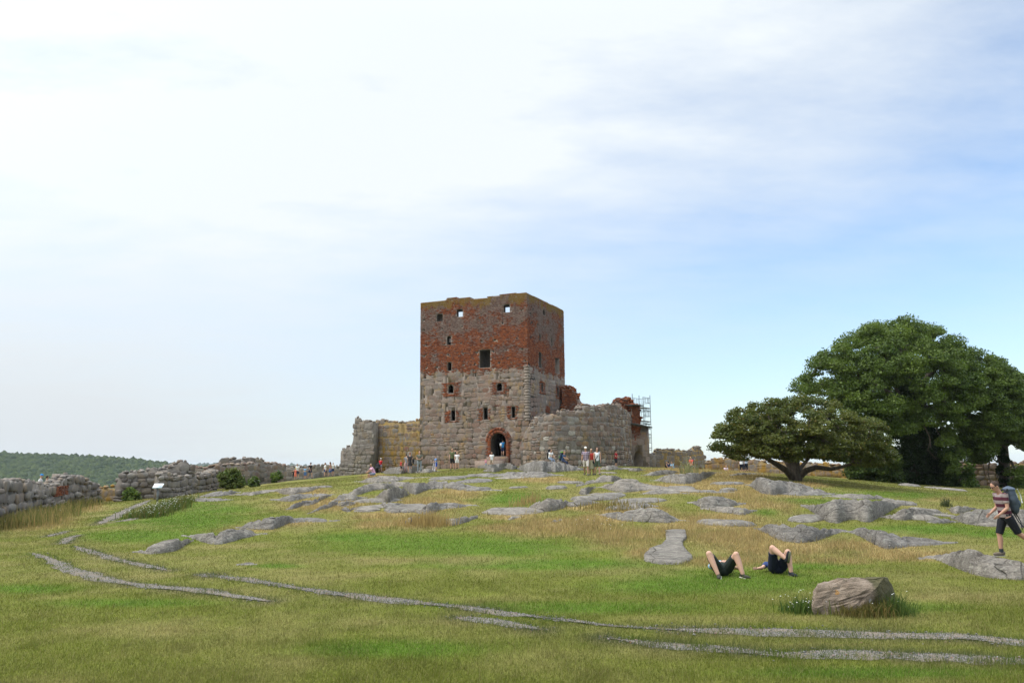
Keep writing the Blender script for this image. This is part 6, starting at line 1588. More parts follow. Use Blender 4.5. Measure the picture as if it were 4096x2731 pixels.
def person_px(label, px, py, hpx, yaw, pose, out, D=None, female=False, lift=0.0, sit=False):
    if D is None: gpt = ground_at([px], [py])[0]
    else: gpt = at(px, py, D); 
    if D is not None and not sit: gpt[2] = gpt[2]
    Dd = gpt[1]; H = hpx * Dd / F_PX * (1.0 if not sit else 1.0); gpt = gpt + np.array([0, 0, lift])
    return put_person(joints(pose), out, label, gpt, yaw, H, female=female)
W_, K_, NAVY, GREYC = (0.72, 0.72, 0.72), (0.022, 0.022, 0.026), (0.025, 0.035, 0.075), (0.22, 0.22, 0.23)
BLOND, BROWN, DARKH, GINGER = (0.42, 0.30, 0.14), (0.085, 0.050, 0.030), (0.025, 0.019, 0.016), (0.26, 0.10, 0.045)
SHO = (0.08, 0.075, 0.07)
O = lambda **k: dict(dict(shoe=SHO), **k)
def pz(k, x, y): p = fr(k, [(x, y)])[0]; return p[0], p[1]
PEOPLE = [
 ('A', 240, 380, 46, 175, ARMS_OUT, O(shirt=(0.62,0.16,0.10), sleeve=0, bottom='dress', bottom_c=(0.62,0.16,0.10), hair=BLOND, hat=(0.72,0.55,0.12), brim='sun'), "child in an orange dress and yellow hat with both arms spread", 0, 1),
 ('A', 262, 372, 57, 10, STAND, O(shirt=W_, bottom='shorts', bottom_c=NAVY, hair=DARKH), "dark-haired adult in white standing behind the child in orange", 4, 0),
 ('A', 214, 378, 31, 40, STAND, O(shirt=K_, bottom='long', bottom_c=K_, hair=DARKH), "small child in black beside the child in orange", 1.5, 0),
 ('A', 355, 345, 49, -20, FOLD, O(shirt=(0.16,0.30,0.46), bottom='shorts', bottom_c=(0.08,0.16,0.36), hair=BROWN), "man in a pale blue T-shirt standing alone on the brow", 0, 0),
 ('A', 412, 377, 63, 60, WALK, O(shirt=K_, bottom='shorts', bottom_c=NAVY, hem=.6, hair=DARKH, hat=K_), "striding person in black with a black cap and bare legs", 0, 1),
 ('A', 592, 376, 56, -60, WALK, O(shirt=W_, bottom='skirt', bottom_c=(0.03,0.05,0.12), hem=.7, hair=BROWN, long=1), "woman in a white top and short navy skirt", 0, 1),
 ('A', 650, 372, 58, -80, WALK, O(shirt=(0.34,0.20,0.14), bottom='shorts', bottom_c=(0.06,0.13,0.34), hair=DARKH, long=1.4), "long-haired woman in a tan top and blue shorts", 0, 1),
 ('A', 682, 264, 48, 30, STAND, O(shirt=W_, bottom='shorts', bottom_c=(0.04,0.07,0.16), hair=DARKH), "man in a white T-shirt alone against the sky", 6, 0),
 ('A', 1160, 278, 44, 20, STAND, O(shirt=GREYC, bottom='shorts', bottom_c=NAVY, hair=BLOND), "blond child in a grey T-shirt behind the seated man", 3, 0),
 ('A', 1240, 325, 56, 160, STAND, O(shirt=(0.52,0.02,0.03), bottom='shorts', bottom_c=(0.25,0.24,0.30), hem=.6, hair=BROWN, hat=W_, brim='sun'), "child in a red top and white sun hat", 0, 1),
 ('A', 1483, 250, 58, 175, STAND, O(shirt=(0.015,0.022,0.06), sleeve=1.2, bottom='shorts', bottom_c=(0.02,0.03,0.05), hair=DARKH), "person in a navy jumper facing the yellow wall", 7, 0),
 ('A', 1484, 312, 45, -70, WALK, O(shirt=(0.55,0.02,0.03), bottom='shorts', bottom_c=K_, hair=BROWN), "small child in a red T-shirt walking in front of the navy jumper", 0, 0),
 ('A', 1545, 330, 73, -160, STAND, O(shirt=(0.25,0.25,0.26), bottom='long', bottom_c=(0.50,0.32,0.30), hair=DARKH), "person in grey with pink patterned trousers", 0, 1),
 ('A', 1585, 333, 80, 180, STAND, O(shirt=(0.035,0.033,0.036), sleeve=.3, bottom='dress', bottom_c=(0.035,0.033,0.036), hem=.7, hair=GINGER, bun=1), "woman in a short black dress seen from behind", 0, 1),
 ('A', 1697, 322, 82, 10, FOLD, O(shirt=(0.13,0.13,0.105), bottom='long', bottom_c=(0.22,0.25,0.27), hair=GINGER), "man with folded arms in a grey-green T-shirt and pale jeans", 0, 0),
 ('A', 1893, 308, 59, -60, dict(armL=(25,8,60,0), armR=(25,8,60,0)), O(shirt=(0.10,0.22,0.46), bottom='shorts', bottom_c=(0.02,0.06,0.36), hair=DARKH), "boy in blue leaning on white crutches", 0, 0),
 ('A', 2086, 292, 83, -10, STAND, O(shirt=(0.10,0.115,0.055), bottom='shorts', bottom_c=K_, hair=BROWN), "bearded man in an olive T-shirt and black shorts below the tower", 0, 0),
 ('A', 2118, 285, 80, 150, STAND, O(shirt=K_, bottom='shorts', bottom_c=K_, hair=DARKH), "dark figure half hidden behind the man in olive", 2.5, 0),
 ('A', 2141, 290, 70, 0, STAND, O(shirt=(0.75,0.70,0.70), bottom='shorts', bottom_c=W_, hem=.6, hair=BLOND, long=1, sole=W_), "blond girl all in white beside the man in olive", 0, 1),
 ('T', 1020, 1176, 38, 10, dict(armL=(60,10,130,-20)), O(shirt=(0.62,0.26,0.32), bottom='shorts', bottom_c=(0.30,0.36,0.45), hem=.7, hair=BLOND), "toddler in a pink top at the tower approach", 0, 1),
 ('T', 1100, 1180, 64, -5, dict(WALK), O(shirt=W_, bottom='shorts', bottom_c=(0.40,0.31,0.24), hair=BROWN, skin=SKIN_T), "man in a white T-shirt and beige shorts walking down from the tower door", 0, 0),
]
for k, x, y, hp, yaw, pose, out, lab, behind, fem in PEOPLE:
    px, py = pz(k, x, y); g0 = stand_at(px, py)
    if k == 'T': g0 = at(px, py, 77.5); g0[2] = top_z(g0[0], g0[1])
    if behind: D = g0[1] + behind; p = at(px, py, D); p[2] = max(p[2], top_z(p[0], p[1])); hgt = hp * D / F_PX
    else: p, hgt = g0, hp * g0[1] / F_PX
    if behind: p[2] = min(p[2], top_z(p[0], p[1]) + 0.25)
    B_, loc_ = put_person(joints(pose), out, lab, p, yaw, hgt, female=bool(fem))
    if 'crutches' in lab: CRUTCH_AT = loc_
    if 'black dress' in lab: BAG_AT = loc_
    if 'red top and white' in lab: PRAM_AT = p
# person stepping through the doorway
px, py = pz('T', 1232, 1084); D = 84.4
uD, zD = face_uv(TL, TC, np.array([px]), np.array([py])); pd = FRONT.at(float(uD[0]), door[1] + 0.01, -0.30); px2 = pd.copy()
B_, DOOR_AT = put_person(joints(dict(WALK, legL=(10, 3, 0), legR=(-8, 3, -14))), O(shirt=(0.03,0.22,0.50), bottom='shorts', bottom_c=(0.02,0.03,0.08), hair=DARKH), "person in a bright blue T-shirt stepping into the tower doorway", px2, 165, 64 * pd[1] / F_PX)
# the three in front, nearest of the crowd
TRIO = [(800, 1207, 110, -12, WALK, O(shirt='plaid', bottom='shorts', bottom_c=(0.50,0.46,0.42), hair=(0.3,0.3,0.3), hat=(0.74,0.73,0.68), skin=SKIN_T), "older man in a plaid shirt, pale shorts and a white cap", 0),
        (865, 1203, 100, 8, STAND, O(shirt=(0.42,0.05,0.04), sleeve=0.0, bottom='skirt', bottom_c=(0.27,0.25,0.17), hem=1.25, hair=(0.40,0.32,0.22), long=.5, shades=1, skin=SKIN_T), "woman in a red top and long olive skirt, middle of the three abreast", 1),
        (935, 1203, 104, 5, dict(legL=(12,3,4), legR=(-6,3,-12)), O(shirt=(0.66,0.67,0.70), sleeve=0.0, bottom='shorts', bottom_c=(0.075,0.105,0.075), hair=BROWN, shades=1), "woman in a white vest and green shorts with a dark strap across her", 1)]
t = NT("plaid", 0.85, 0.2); px_, py_, pz_ = t.xyz()
def band(v, f): return t.step(t.math('ABSOLUTE', t.math('SUBTRACT', t.math('FRACT', t.math('MULTIPLY', v, f)), 0.5)), 0.20, 0.25)
t.color(t.mix(0.5, t.mix(band(px_, 9.0), (0.42, 0.36, 0.40), (0.11, 0.09, 0.16)), t.mix(band(pz_, 9.0), (0.42, 0.36, 0.40), (0.14, 0.08, 0.12)))); M_PLAID = t.m
for x, y, hp, yaw, pose, out, lab, fem in TRIO:
    px, py = pz('D', x, y); g0 = stand_at(px, py)
    if out['shirt'] == 'plaid': out['shirt'] = M_PLAID
    B_, at_ = put_person(joints(pose), out, lab, g0, yaw, hp * g0[1] / F_PX, vox=0.02, female=bool(fem))
    if 'vest' in lab: VEST_AT = at_
# seated, half-hidden and far figures: (frame, x, y of seat or feet, height px if standing, D)
def extra(k, x, y, D, H, yaw, pose, out, lab, fem=False, seat=None):
    px, py = pz(k, x, y); p = at(px, py, D); J = joints(pose)
    if seat is not None: J2 = J; p[2] = p[2] - (0.93 - 0.10) * H / 1.75
    return put_person(J, out, lab, p, yaw, H, female=fem, ground=seat is None)
g0 = ground_at([pz('A', 1145, 385)[0]], [pz('A', 1145, 385)[1]])[0]; DM = g0[1] - 0.4
extra('A', 1165, 348, DM, 1.8, -62, SIT, O(shirt=(0.62,0.36,0.50), bottom='shorts', bottom_c=(0.16,0.20,0.30), hair=(0.25,0.18,0.12), skin=SKIN_T), "man in a pink T-shirt sitting on the whaleback with elbows on knees", seat=1)
DB1 = 73.5
B_, PACK1 = extra('T', 1880, 1128, DB1, 1.75, 40, SITB, O(shirt=W_, bottom='long', bottom_c=(0.16,0.20,0.28), hair=DARKH), "backpacker in white sitting on the great smooth rock", seat=1)
B_, PACK2 = extra('T', 2052, 1158, DB1, 1.75, 60, SITB, O(shirt=(0.03,0.07,0.15), bottom='long', bottom_c=NAVY, hair=GINGER), "ginger-haired backpacker in navy bending over on the great smooth rock", seat=1)
extra('H', 110, 1405, 80, 1.78, 60, FOLD, O(shirt=(0.34,0.015,0.025), bottom='shorts', bottom_c=K_, hair=DARKH, hat=K_), "man in a dark red polo shirt and dark cap by the forebuilding")
extra('H', 990, 1430, 86, 1.7, 80, SITB, O(shirt=K_, sleeve=0, bottom='shorts', bottom_c=K_, hair=(0.30,0.20,0.10), bun=1), "bare-shouldered woman in black sitting by the yard wall", True, seat=1)
extra('H', 1050, 1425, 86.4, 1.7, 170, SITB, O(shirt=NAVY, bottom='long', bottom_c=NAVY, hair=DARKH), "person in navy seated with the back turned, by the yard wall", seat=1)
extra('H', 1135, 1428, 86, 1.75, -60, SITB, O(shirt=(0.28,0.46,0.62), bottom='shorts', bottom_c=NAVY, hair=BROWN), "man in a light blue shirt seated by the yard wall", seat=1)
B_, RED_AT = extra('H', 1468, 1530, 78, 1.78, -50, dict(armL=(15,6,70,-10), armR=(15,6,70,-10)), O(shirt=(0.62,0.08,0.07), bottom='shorts', bottom_c=NAVY, hair=BROWN), "man in a coral red T-shirt with a small backpack")
extra('G', 382, 1150, 72, 1.7, 150, STAND, O(shirt=(0.60,0.62,0.66), bottom='long', bottom_c=(0.012,0.016,0.03), hair=DARKH), "person in white and dark trousers under the small tree's west edge")
extra('G', 412, 1148, 72.5, 1.75, 200, STAND, O(shirt=(0.40,0.47,0.58), sleeve=1.2, bottom='long', bottom_c=(0.012,0.016,0.03), hair=DARKH), "person in a pale blue shirt under the small tree's west edge")
extra('G', 268, 1140, 84, 1.65, 0, SITB, O(shirt=(0.60,0.50,0.58), bottom='long', bottom_c=NAVY, hair=BROWN), "tiny seated figure in pale pink before the boundary wall", seat=1)
extra('F', 1575, 292, 80, 1.7, 20, SITB, O(shirt=(0.55,0.58,0.66), bottom='long', bottom_c=GREYC, hair=DARKH), "tiny seated figure in pale clothes under the tall rubble wall", seat=1)
extra('F', 2288, 318, 79.5, 1.7, -30, SITB, O(shirt=(0.40,0.44,0.58), bottom='long', bottom_c=NAVY, hair=DARKH), "tiny seated figure at the foot of the slim ivy-black trunk", seat=1)
for x, yt, D, H, yaw, out, lab in ((545, 497, 55, 1.75, 120, O(shirt=(0.55,0.55,0.56), bottom='long', bottom_c=NAVY, hair=(0.3,0.3,0.3), hat=(0.02,0.22,0.55)), "man in a bright blue cap behind the low field-stone wall"),
                                   (625, 520, 54.0, 1.72, 150, O(shirt=(0.02,0.022,0.035), bottom='long', bottom_c=K_, hair=DARKH), "dark-haired person with red on the shoulder behind the low field-stone wall")):
    px, py = pz('J', x, yt); p = at(px, py, D); p[2] -= H * 1.0
    put_person(joints(STAND), out, lab, p, yaw, H)
# ---- the walking man at the east edge
t = NT("striped_jersey", 0.85, 0.2); zz_ = t.N.new("ShaderNodeTexCoord"); z_ = t.xyz(zz_.outputs["Object"])[2]
t.color(t.mix(t.step(t.math('ABSOLUTE', t.math('SUBTRACT', t.math('FRACT', t.math('MULTIPLY', z_, 7.4)), 0.5)), 0.24, 0.27), (0.070, 0.018, 0.030), (0.255, 0.21, 0.205))); M_STRIPE = t.m
gw = stand_at(3999, 2233)
Jw = joints(dict(lean=9, nod=26, legR=(17, 3, -2), legL=(-27, 3, -52), armR=(-4, 8, 52, -6), armL=(0, 8, 50, -10)))
Jw['ftR'] = np.array([0, -1.0, 0.0]); Jw['ftL'] = nrm(np.array([0, -0.55, -0.85]))
WM = O(shirt=M_STRIPE, sleeve=0.62, bottom='shorts', bottom_c=(0.014, 0.015, 0.020), hem=0.98, hair=(0.050, 0.032, 0.024), shoe=(0.13, 0.105, 0.08), sole=(0.30, 0.29, 0.27), socks=(0.03, 0.035, 0.04), shades=1, skin=(0.42, 0.235, 0.165))
HW = 288 * gw[1] / F_PX
pw = gw + np.array([0.24 * HW / 1.75, 0, 0.035])
BW, WALK_AT = put_person(Jw, WM, "man striding past in a maroon striped T-shirt, black shorts and sunglasses", pw, -90, HW, vox=0.011, near=True)
# ---- the two lying on the lawn with knees up
def lying(label, px, py, D, J, out, group="pair lying on the grass"):
    p = at(px, py, D); p[2] = terrain(p[0], p[1]); return put_person(J, out, label, p, 0, 1.52, vox=0.011, near=True, ground=False, group=group)
def JL(**k): J = {a: np.array(b, float) for a, b in k.items()}; return J
gl = ground_at([2920], [2313])[0]; DLY = gl[1]
m1 = DLY / F_PX
J1 = JL(pel=(-.04,.50,.14), neck=(0,1.02,.15), sp=(0,1,.02), rt=(1,0,0), fw=(0,0.05,1), head=(0,1.22,.16), hd=(0,1,.05), hf=(0,-.15,1), calf=(0,-1,0),
        shL=(.20,.95,.15), shR=(-.20,.95,.15), elL=(.47,.86,.10), wrL=(.30,.74,.16), hnL=(-.8,-.3,.35), elR=(-.24,.74,.20), wrR=(.0,.66,.29), hnR=(.9,-.1,.1),
        hpL=(.07,.46,.15), hpR=(-.15,.46,.15), knL=(.20,.13,.51), knR=(-.42,.15,.53), anL=(.30,.0,.085), anR=(-.27,.0,.085), ftL=(.62,-.75,-.12), ftR=(-.25,-.95,-.12))
lying("person lying back on the lawn in dark green shorts, knees apart", 2920, 2306, DLY + 0.05, J1, O(shirt=(0.25,0.42,0.55), bottom='shorts', bottom_c=(0.022,0.030,0.026), hem=0.80, legk=1.22, hair=BROWN, shoe=(0.040,0.040,0.030), sole=(0.55,0.53,0.48), skin=(0.50,0.30,0.22)))
J2 = JL(pel=(-.03,.46,.14), neck=(.06,.98,.15), sp=(.08,1,.02), rt=(1,-.08,0), fw=(0,0.05,1), head=(.08,1.18,.16), hd=(0,1,.05), hf=(0,-.15,1), calf=(0,-1,0),
        shL=(.25,.92,.15), shR=(-.16,.90,.15), elL=(.42,.76,.10), wrL=(.22,.66,.2), hnL=(-.9,-.1,.2), elR=(-.30,.72,.10), wrR=(-.46,.60,.10), hnR=(-.9,-.35,.05),
        hpL=(.07,.42,.15), hpR=(-.12,.42,.15), knL=(.13,.10,.53), knR=(-.21,.14,.62), anL=(.155,.02,.085), anR=(.02,-.06,.40), ftL=(.35,-.92,-.12), ftR=(.12,-.25,.92))
lying("person lying back on the lawn in navy shorts, one foot crossed over the knee", 3140, 2300, DLY + 0.2, J2, O(shirt=(0.03,0.05,0.14), bottom='shorts', bottom_c=(0.014,0.018,0.036), hem=0.78, legk=1.18, hair=DARKH, shoe=(0.020,0.022,0.028), sole=(0.13,0.14,0.085), skin=(0.50,0.30,0.22)))
# ---- bags and small things people carry
def bag(name, label, cat, c, half, ax, mat, group=None, extra_=None):
    s = Soup(); c = np.asarray(c, float); h = np.asarray(half, float); A = np.array([nrm(a) for a in ax])
    for f, k in ((-0.45, .85), (0.0, 1.0), (0.45, .9)): s.ell(c + A[2] * h[2] * f, h * np.array([k, k, 0.72]), A, 10, 8)
    R0 = root(name, c - A[2] * h[2], label, cat, group)
    o = finish("bag_body", s, mat, max(0.012, h.min() * 0.16), None, 1); attach(o, R0)
    s = Soup()
    for q in (-1, 1): s.tube([c + A[0] * q * h[0] * .5 + A[2] * h[2] * .9 - A[1] * h[1] * .6, c + A[0] * q * h[0] * .55 + A[2] * h[2] * .6 - A[1] * h[1] * 1.5, c + A[0] * q * h[0] * .6 - A[1] * h[1] * 1.5 - A[2] * h[2] * .2, c + A[0] * q * h[0] * .5 - A[2] * h[2] * .8 - A[1] * h[1] * .7], 0.018, 6)
    link("strap", s.mesh("strap"), cmat((0.03, 0.03, 0.035)), R0)
    s = Soup(); s.ell(c + A[1] * h[1] * .75 - A[2] * h[2] * .25, [h[0] * .7, h[1] * .5, h[2] * .4], A, 10, 8); o = finish("pocket", s, extra_ or mat, max(0.012, h.min() * 0.16), None, 1); attach(o, R0)
    s = Soup(); s.ell(c + A[2] * h[2] * .86, [h[0] * .9, h[1] * 1.0, h[2] * .24], A, 10, 8); o = finish("top_flap", s, extra_ or mat, max(0.012, h.min() * 0.16), None, 1); attach(o, R0)
    return R0
t_ = joints(SITB)
for at_, lab, col, ex, yaw in ((PACK1, "big black rucksack on the backpacker in white", K_, K_, 40), (PACK2, "tall green and navy rucksack on the bending backpacker", (0.03,0.05,0.08), (0.13,0.26,0.03), 60)):
    sp = t_['sp']; c = at_(t_['pel'] + sp * 0.38 + np.array([0, 0.25, 0.02])); a1 = at_(t_['pel'] + sp) - at_(t_['pel']); a2 = at_([0, 1, 0]) - at_([0, 0, 0])
    bag("rucksack", lab, "rucksack", c, [0.19, 0.15, 0.40], [np.cross(a2, a1), a2, a1], cmat(col), "rucksacks worn by visitors", cmat(ex))
sp = Jw['sp']; a1 = WALK_AT(Jw['pel'] + sp) - WALK_AT(Jw['pel']); a2 = WALK_AT([0, 1, 0]) - WALK_AT([0, 0, 0])
RB = bag("rucksack", "blue-grey rucksack with white straps on the striding man", "rucksack", WALK_AT(Jw['pel'] + sp * 0.36 + np.array([0, 0.24, 0.0])), [0.15, 0.12, 0.25], [np.cross(a2, a1), a2, a1], cmat((0.060, 0.078, 0.105)), "rucksacks worn by visitors", cmat((0.085, 0.11, 0.15)))
c0 = WALK_AT(Jw['pel'] + sp * 0.36 + np.array([0, 0.24, 0.0]))
s = Soup()
for q in (-0.06, 0.06): s.tube([c0 + np.array([0.02, q * 1.2 - 0.11, 0.23]), c0 + np.array([0.09, q - 0.10, 0.10]), c0 + np.array([0.12, q - 0.08, -0.05])], 0.009, 5)
link("piping", s.mesh("piping"), cmat((0.6, 0.62, 0.64)), RB)
s = Soup()
for q in (-.03, .05): s.tube([c0 + np.array([-0.03, -0.1 + q, -0.24]), c0 + np.array([0.06, -0.1 + q, -0.42]), c0 + np.array([0.12 + q, -0.1, -0.58])], 0.010, 5)
link("loose_strap", s.mesh("loose_strap"), cmat((0.03, 0.035, 0.05)), RB)
jr = joints(dict()); a1 = np.array([0, 0, 1.0]); a2 = RED_AT([0, 1, 0]) - RED_AT([0, 0, 0])
bag("rucksack", "small navy rucksack on the man in coral red", "rucksack", RED_AT(jr['pel'] + jr['sp'] * 0.36 + np.array([0, 0.2, 0])), [0.14, 0.09, 0.22], [np.cross(a2, a1), a2, a1], cmat((0.03, 0.045, 0.12)), "rucksacks worn by visitors")
a2 = DOOR_AT([0, 1, 0]) - DOOR_AT([0, 0, 0])
bag("shoulder_bag", "white bag on the back of the person in the doorway", "bag", DOOR_AT(np.array([0.16, 0.19, 1.20])), [0.13, 0.06, 0.14], [np.cross(a2, a1), a2, a1], cmat(W_))
bag("shoulder_bag", "black shoulder bag beside the woman in the black dress", "bag", BAG_AT(np.array([-0.30, 0.02, 1.02])), [0.10, 0.16, 0.19], [[1, 0, 0], [0, 1, 0], [0, 0, 1]], cmat(K_))
s = Soup(); v = VEST_AT
s.tube([v([0.13, -0.06, 1.43]), v([0.02, -0.155, 1.22]), v([-0.12, -0.14, 1.02]), v([-0.17, -0.02, 0.95])], 0.02, 6); s.tube([v([0.13, -0.06, 1.43]), v([0.05, 0.13, 1.25]), v([-0.17, -0.02, 0.95])], 0.02, 6)
RS = root("sling_bag", v([-0.17, -0.02, 0.8]), "dark sling bag worn across by the woman in the white vest", "bag"); link("strap", s.mesh("strap"), cmat((0.02, 0.025, 0.05)), RS)
s = Soup(); s.ell(v([-0.25, 0.0, 0.80]), [0.05, 0.08, 0.09]); link("pouch", s.mesh("pouch", True), cmat(K_), RS)
for q in (1, -1):
    s = Soup(); f = CRUTCH_AT; s.tube([f([q * 0.30, -0.30, 0.0]), f([q * 0.27, -0.20, 0.95]), f([q * 0.25, -0.06, 1.15])], 0.02, 6)
    R1 = root("crutch", f([q * 0.30, -0.30, 0.0]), "white crutch on the boy in blue's near side" if q > 0 else "white crutch on the boy in blue's far side", "crutch", "pair of crutches"); link("shaft", s.mesh("shaft"), cmat((0.7, 0.7, 0.72)), R1)
    s = Soup(); s.tube([f([q * 0.27, -0.20, 0.95]), f([q * 0.27, -0.30, 0.97])], 0.025, 6); s.ell(f([q * 0.25, -0.06, 1.13]), [.05, .05, .03]); link("grip", s.mesh("grip"), cmat(K_), R1)
# pushchair by the child in the sun hat
pp = at(*pz('A', 1205, 345), PRAM_AT[1] - 0.6); pp[2] = terrain(pp[0], pp[1])
PR = root("pushchair", pp, "black pushchair behind the seated man in pink", "pushchair")
s = Soup(); s.ell(pp + [0, 0, .55], [.24, .34, .16]); s.ell(pp + [0, .18, .78], [.25, .18, .24]); o = finish("seat", s, cmat(K_), .03, None, 1); attach(o, PR)
s = Soup(); s.tube([pp + [-.24, .3, 1.05], pp + [-.24, -.3, .15]], .018, 6); s.tube([pp + [.24, .3, 1.05], pp + [.24, -.3, .15]], .018, 6); s.tube([pp + [-.24, -.2, .5], pp + [-.24, .3, .15]], .018, 6); s.tube([pp + [.24, -.2, .5], pp + [.24, .3, .15]], .018, 6); s.tube([pp + [-.24, .3, 1.05], pp + [.24, .3, 1.05]], .02, 6)
link("frame", s.mesh("frame"), cmat((0.06, 0.06, 0.07)), PR)
for x in (-.26, .26):
    for y in (-.3, .3):
        s = Soup(); th = np.linspace(0, 2 * np.pi, 15); s.tube(np.stack([np.full(15, x) + pp[0], pp[1] + y + .12 * np.cos(th), pp[2] + .14 + .12 * np.sin(th)], 1), .02, 6, cap=False); link("wheel", s.mesh("wheel"), cmat((0.02, 0.02, 0.02)), PR)
# ------------------------------------------------------------------ scaffold, sign, boulder, wild flowers, shrubs
M_STEEL = plain("galvanised_steel", (0.17, 0.20, 0.22), 0.5, 0.1); M_DECK = plain("scaffold_plank", (0.24, 0.20, 0.15), 0.85, 0.2)
def scaffold():
    # four standards: (x top, y top, x bottom, y bottom) in the H crop, with depth
    S = [((397, 65), (402, 640), 93.4), ((519, 95), (522, 620), 95.4), ((590, 118), (610, 1150), 92.6), ((714, 92), (745, 1120), 94.6)]
    b = at(*pz('H', 745, 1120), 94.6); R0 = root("scaffold", (b[0], b[1], terrain(b[0], b[1])), "steel scaffold tower with planked decks behind the gate block", "scaffold")
    for t_, b_, D in S:
        p = at(*pz('H', *t_), D); q = p.copy(); q[2] = terrain(p[0], p[1]) - 0.1
        s = Soup(); s.tube([q, p], 0.036, 6); link("standard", s.mesh("standard"), M_STEEL, R0)
    def P(i, y):
        t_, b_, D = S[i]; x = np.interp(y, [t_[1], b_[1]], [t_[0], b_[0]]); r = at(*pz('H', x, y), D); base = at(*pz('H', *t_), D); return np.array([base[0], base[1], r[2]])
    for yd in (310, 550, 780, 1025):
        a, b2, c, d = (P(i, yd) for i in range(4)); z = (c[2] + d[2]) / 2
        # planks lie along the tower between the outer pairs
        for k in range(4):
            f0, f1 = (k + 0.04) / 4, (k + 0.96) / 4
            A, B = a + (b2 - a) * f0, c + (d - c) * f0; A1, B1 = a + (b2 - a) * f1, c + (d - c) * f1
            V = np.array([A, A1, B1, B]); V[:, 2] = z; W2 = V - [0, 0, 0.05]
            me = mesh_np("plank", np.concatenate([W2, V]), [np.array([[0,3,2,1],[4,5,6,7],[0,1,5,4],[1,2,6,5],[2,3,7,6],[3,0,4,7]])]); link("plank", me, M_DECK, R0)
        for i, j in ((0, 1), (2, 3), (0, 2), (1, 3)):
            for dz in (-0.12, -0.32):
                A, B = P(i, yd).copy(), P(j, yd).copy(); A[2] = B[2] = z + dz; s = Soup(); s.tube([A, B], 0.026, 5); link("ledger", s.mesh("ledger"), M_STEEL, R0)
        for i, j in ((0, 1), (1, 3), (2, 3)):
            A, B = P(i, yd).copy(), P(j, yd).copy(); A[2] = B[2] = z; s = Soup()
            for h in (0.55, 1.15): s.tube([A + [0, 0, h], B + [0, 0, h]], 0.024, 5)
            for f in (0.18, 0.36, 0.6, 0.82): s.tube([A + (B - A) * f + [0, 0, 0.55], A + (B - A) * f + [0, 0, 1.15]], 0.022, 5)
            link("guard_rail", s.mesh("guard_rail"), M_STEEL, R0)
    for y0, y1 in ((1025, 780), (780, 550), (550, 310)):
        s = Soup(); A, B = P(2, y0), P(3, y1); B = A * 0.7 + P(3, y0) * 0.3; B[2] = P(2, y1)[2]; off = nrm(P(3, y0) - P(2, y0)) * 0.18
        for q in (-1, 1): s.tube([A + off * (1 + q), B + off * (1 + q)], 0.022, 5)
        for f in np.linspace(0.05, 0.95, 8): s.tube([A + (B - A) * f, A + (B - A) * f + off * 2], 0.016, 4)
        link("ladder", s.mesh("ladder"), M_STEEL, R0)
scaffold()
def sign():
    D = 56.5; p = at(630, 1986, D); p[2] = terrain(p[0], p[1]); mm = D / F_PX
    R0 = root("info_sign", p, "white slanted info board on a single grey post beside the gravel footpath", "sign")
    s = Soup(); s.box(p + [0, 0, 0.45], [0.055, 0.055, 0.50]); link("post", s.mesh("post"), plain("sign_post", (0.17, 0.18, 0.19), 0.6, 0.08), R0)
    s = Soup(); s.box(p + [0, 0, 0.90], [0.07, 0.20, 0.03]); link("bracket", s.mesh("bracket"), plain("sign_bracket", (0.15, 0.17, 0.17), 0.6, 0.08), R0)
    a = R(38); ax = [[1, 0, 0], [0, math.cos(a), math.sin(a)], [0, -math.sin(a), math.cos(a)]]; c = p + [0.0, 0, 1.06]
    s = Soup(); s.box(c, [0.33, 0.24, 0.022], ax); link("panel", s.mesh("panel"), plain("sign_panel", (0.80, 0.83, 0.86), 0.4, 0.02), R0)
    s = Soup(); s.box(c + np.array(ax[2]) * 0.026 + np.array(ax[1]) * 0.05, [0.24, 0.10, 0.002], ax); link("print", s.mesh("print"), plain("sign_print", (0.60, 0.70, 0.82), 0.4, 0.15, 25), R0)
    s = Soup(); s.box(c - np.array(ax[1]) * 0.215 + np.array(ax[2]) * 0.026, [0.33, 0.02, 0.004], ax); link("edge_band", s.mesh("edge_band"), plain("sign_band", (0.10, 0.22, 0.24), 0.5, 0.05), R0)
sign()
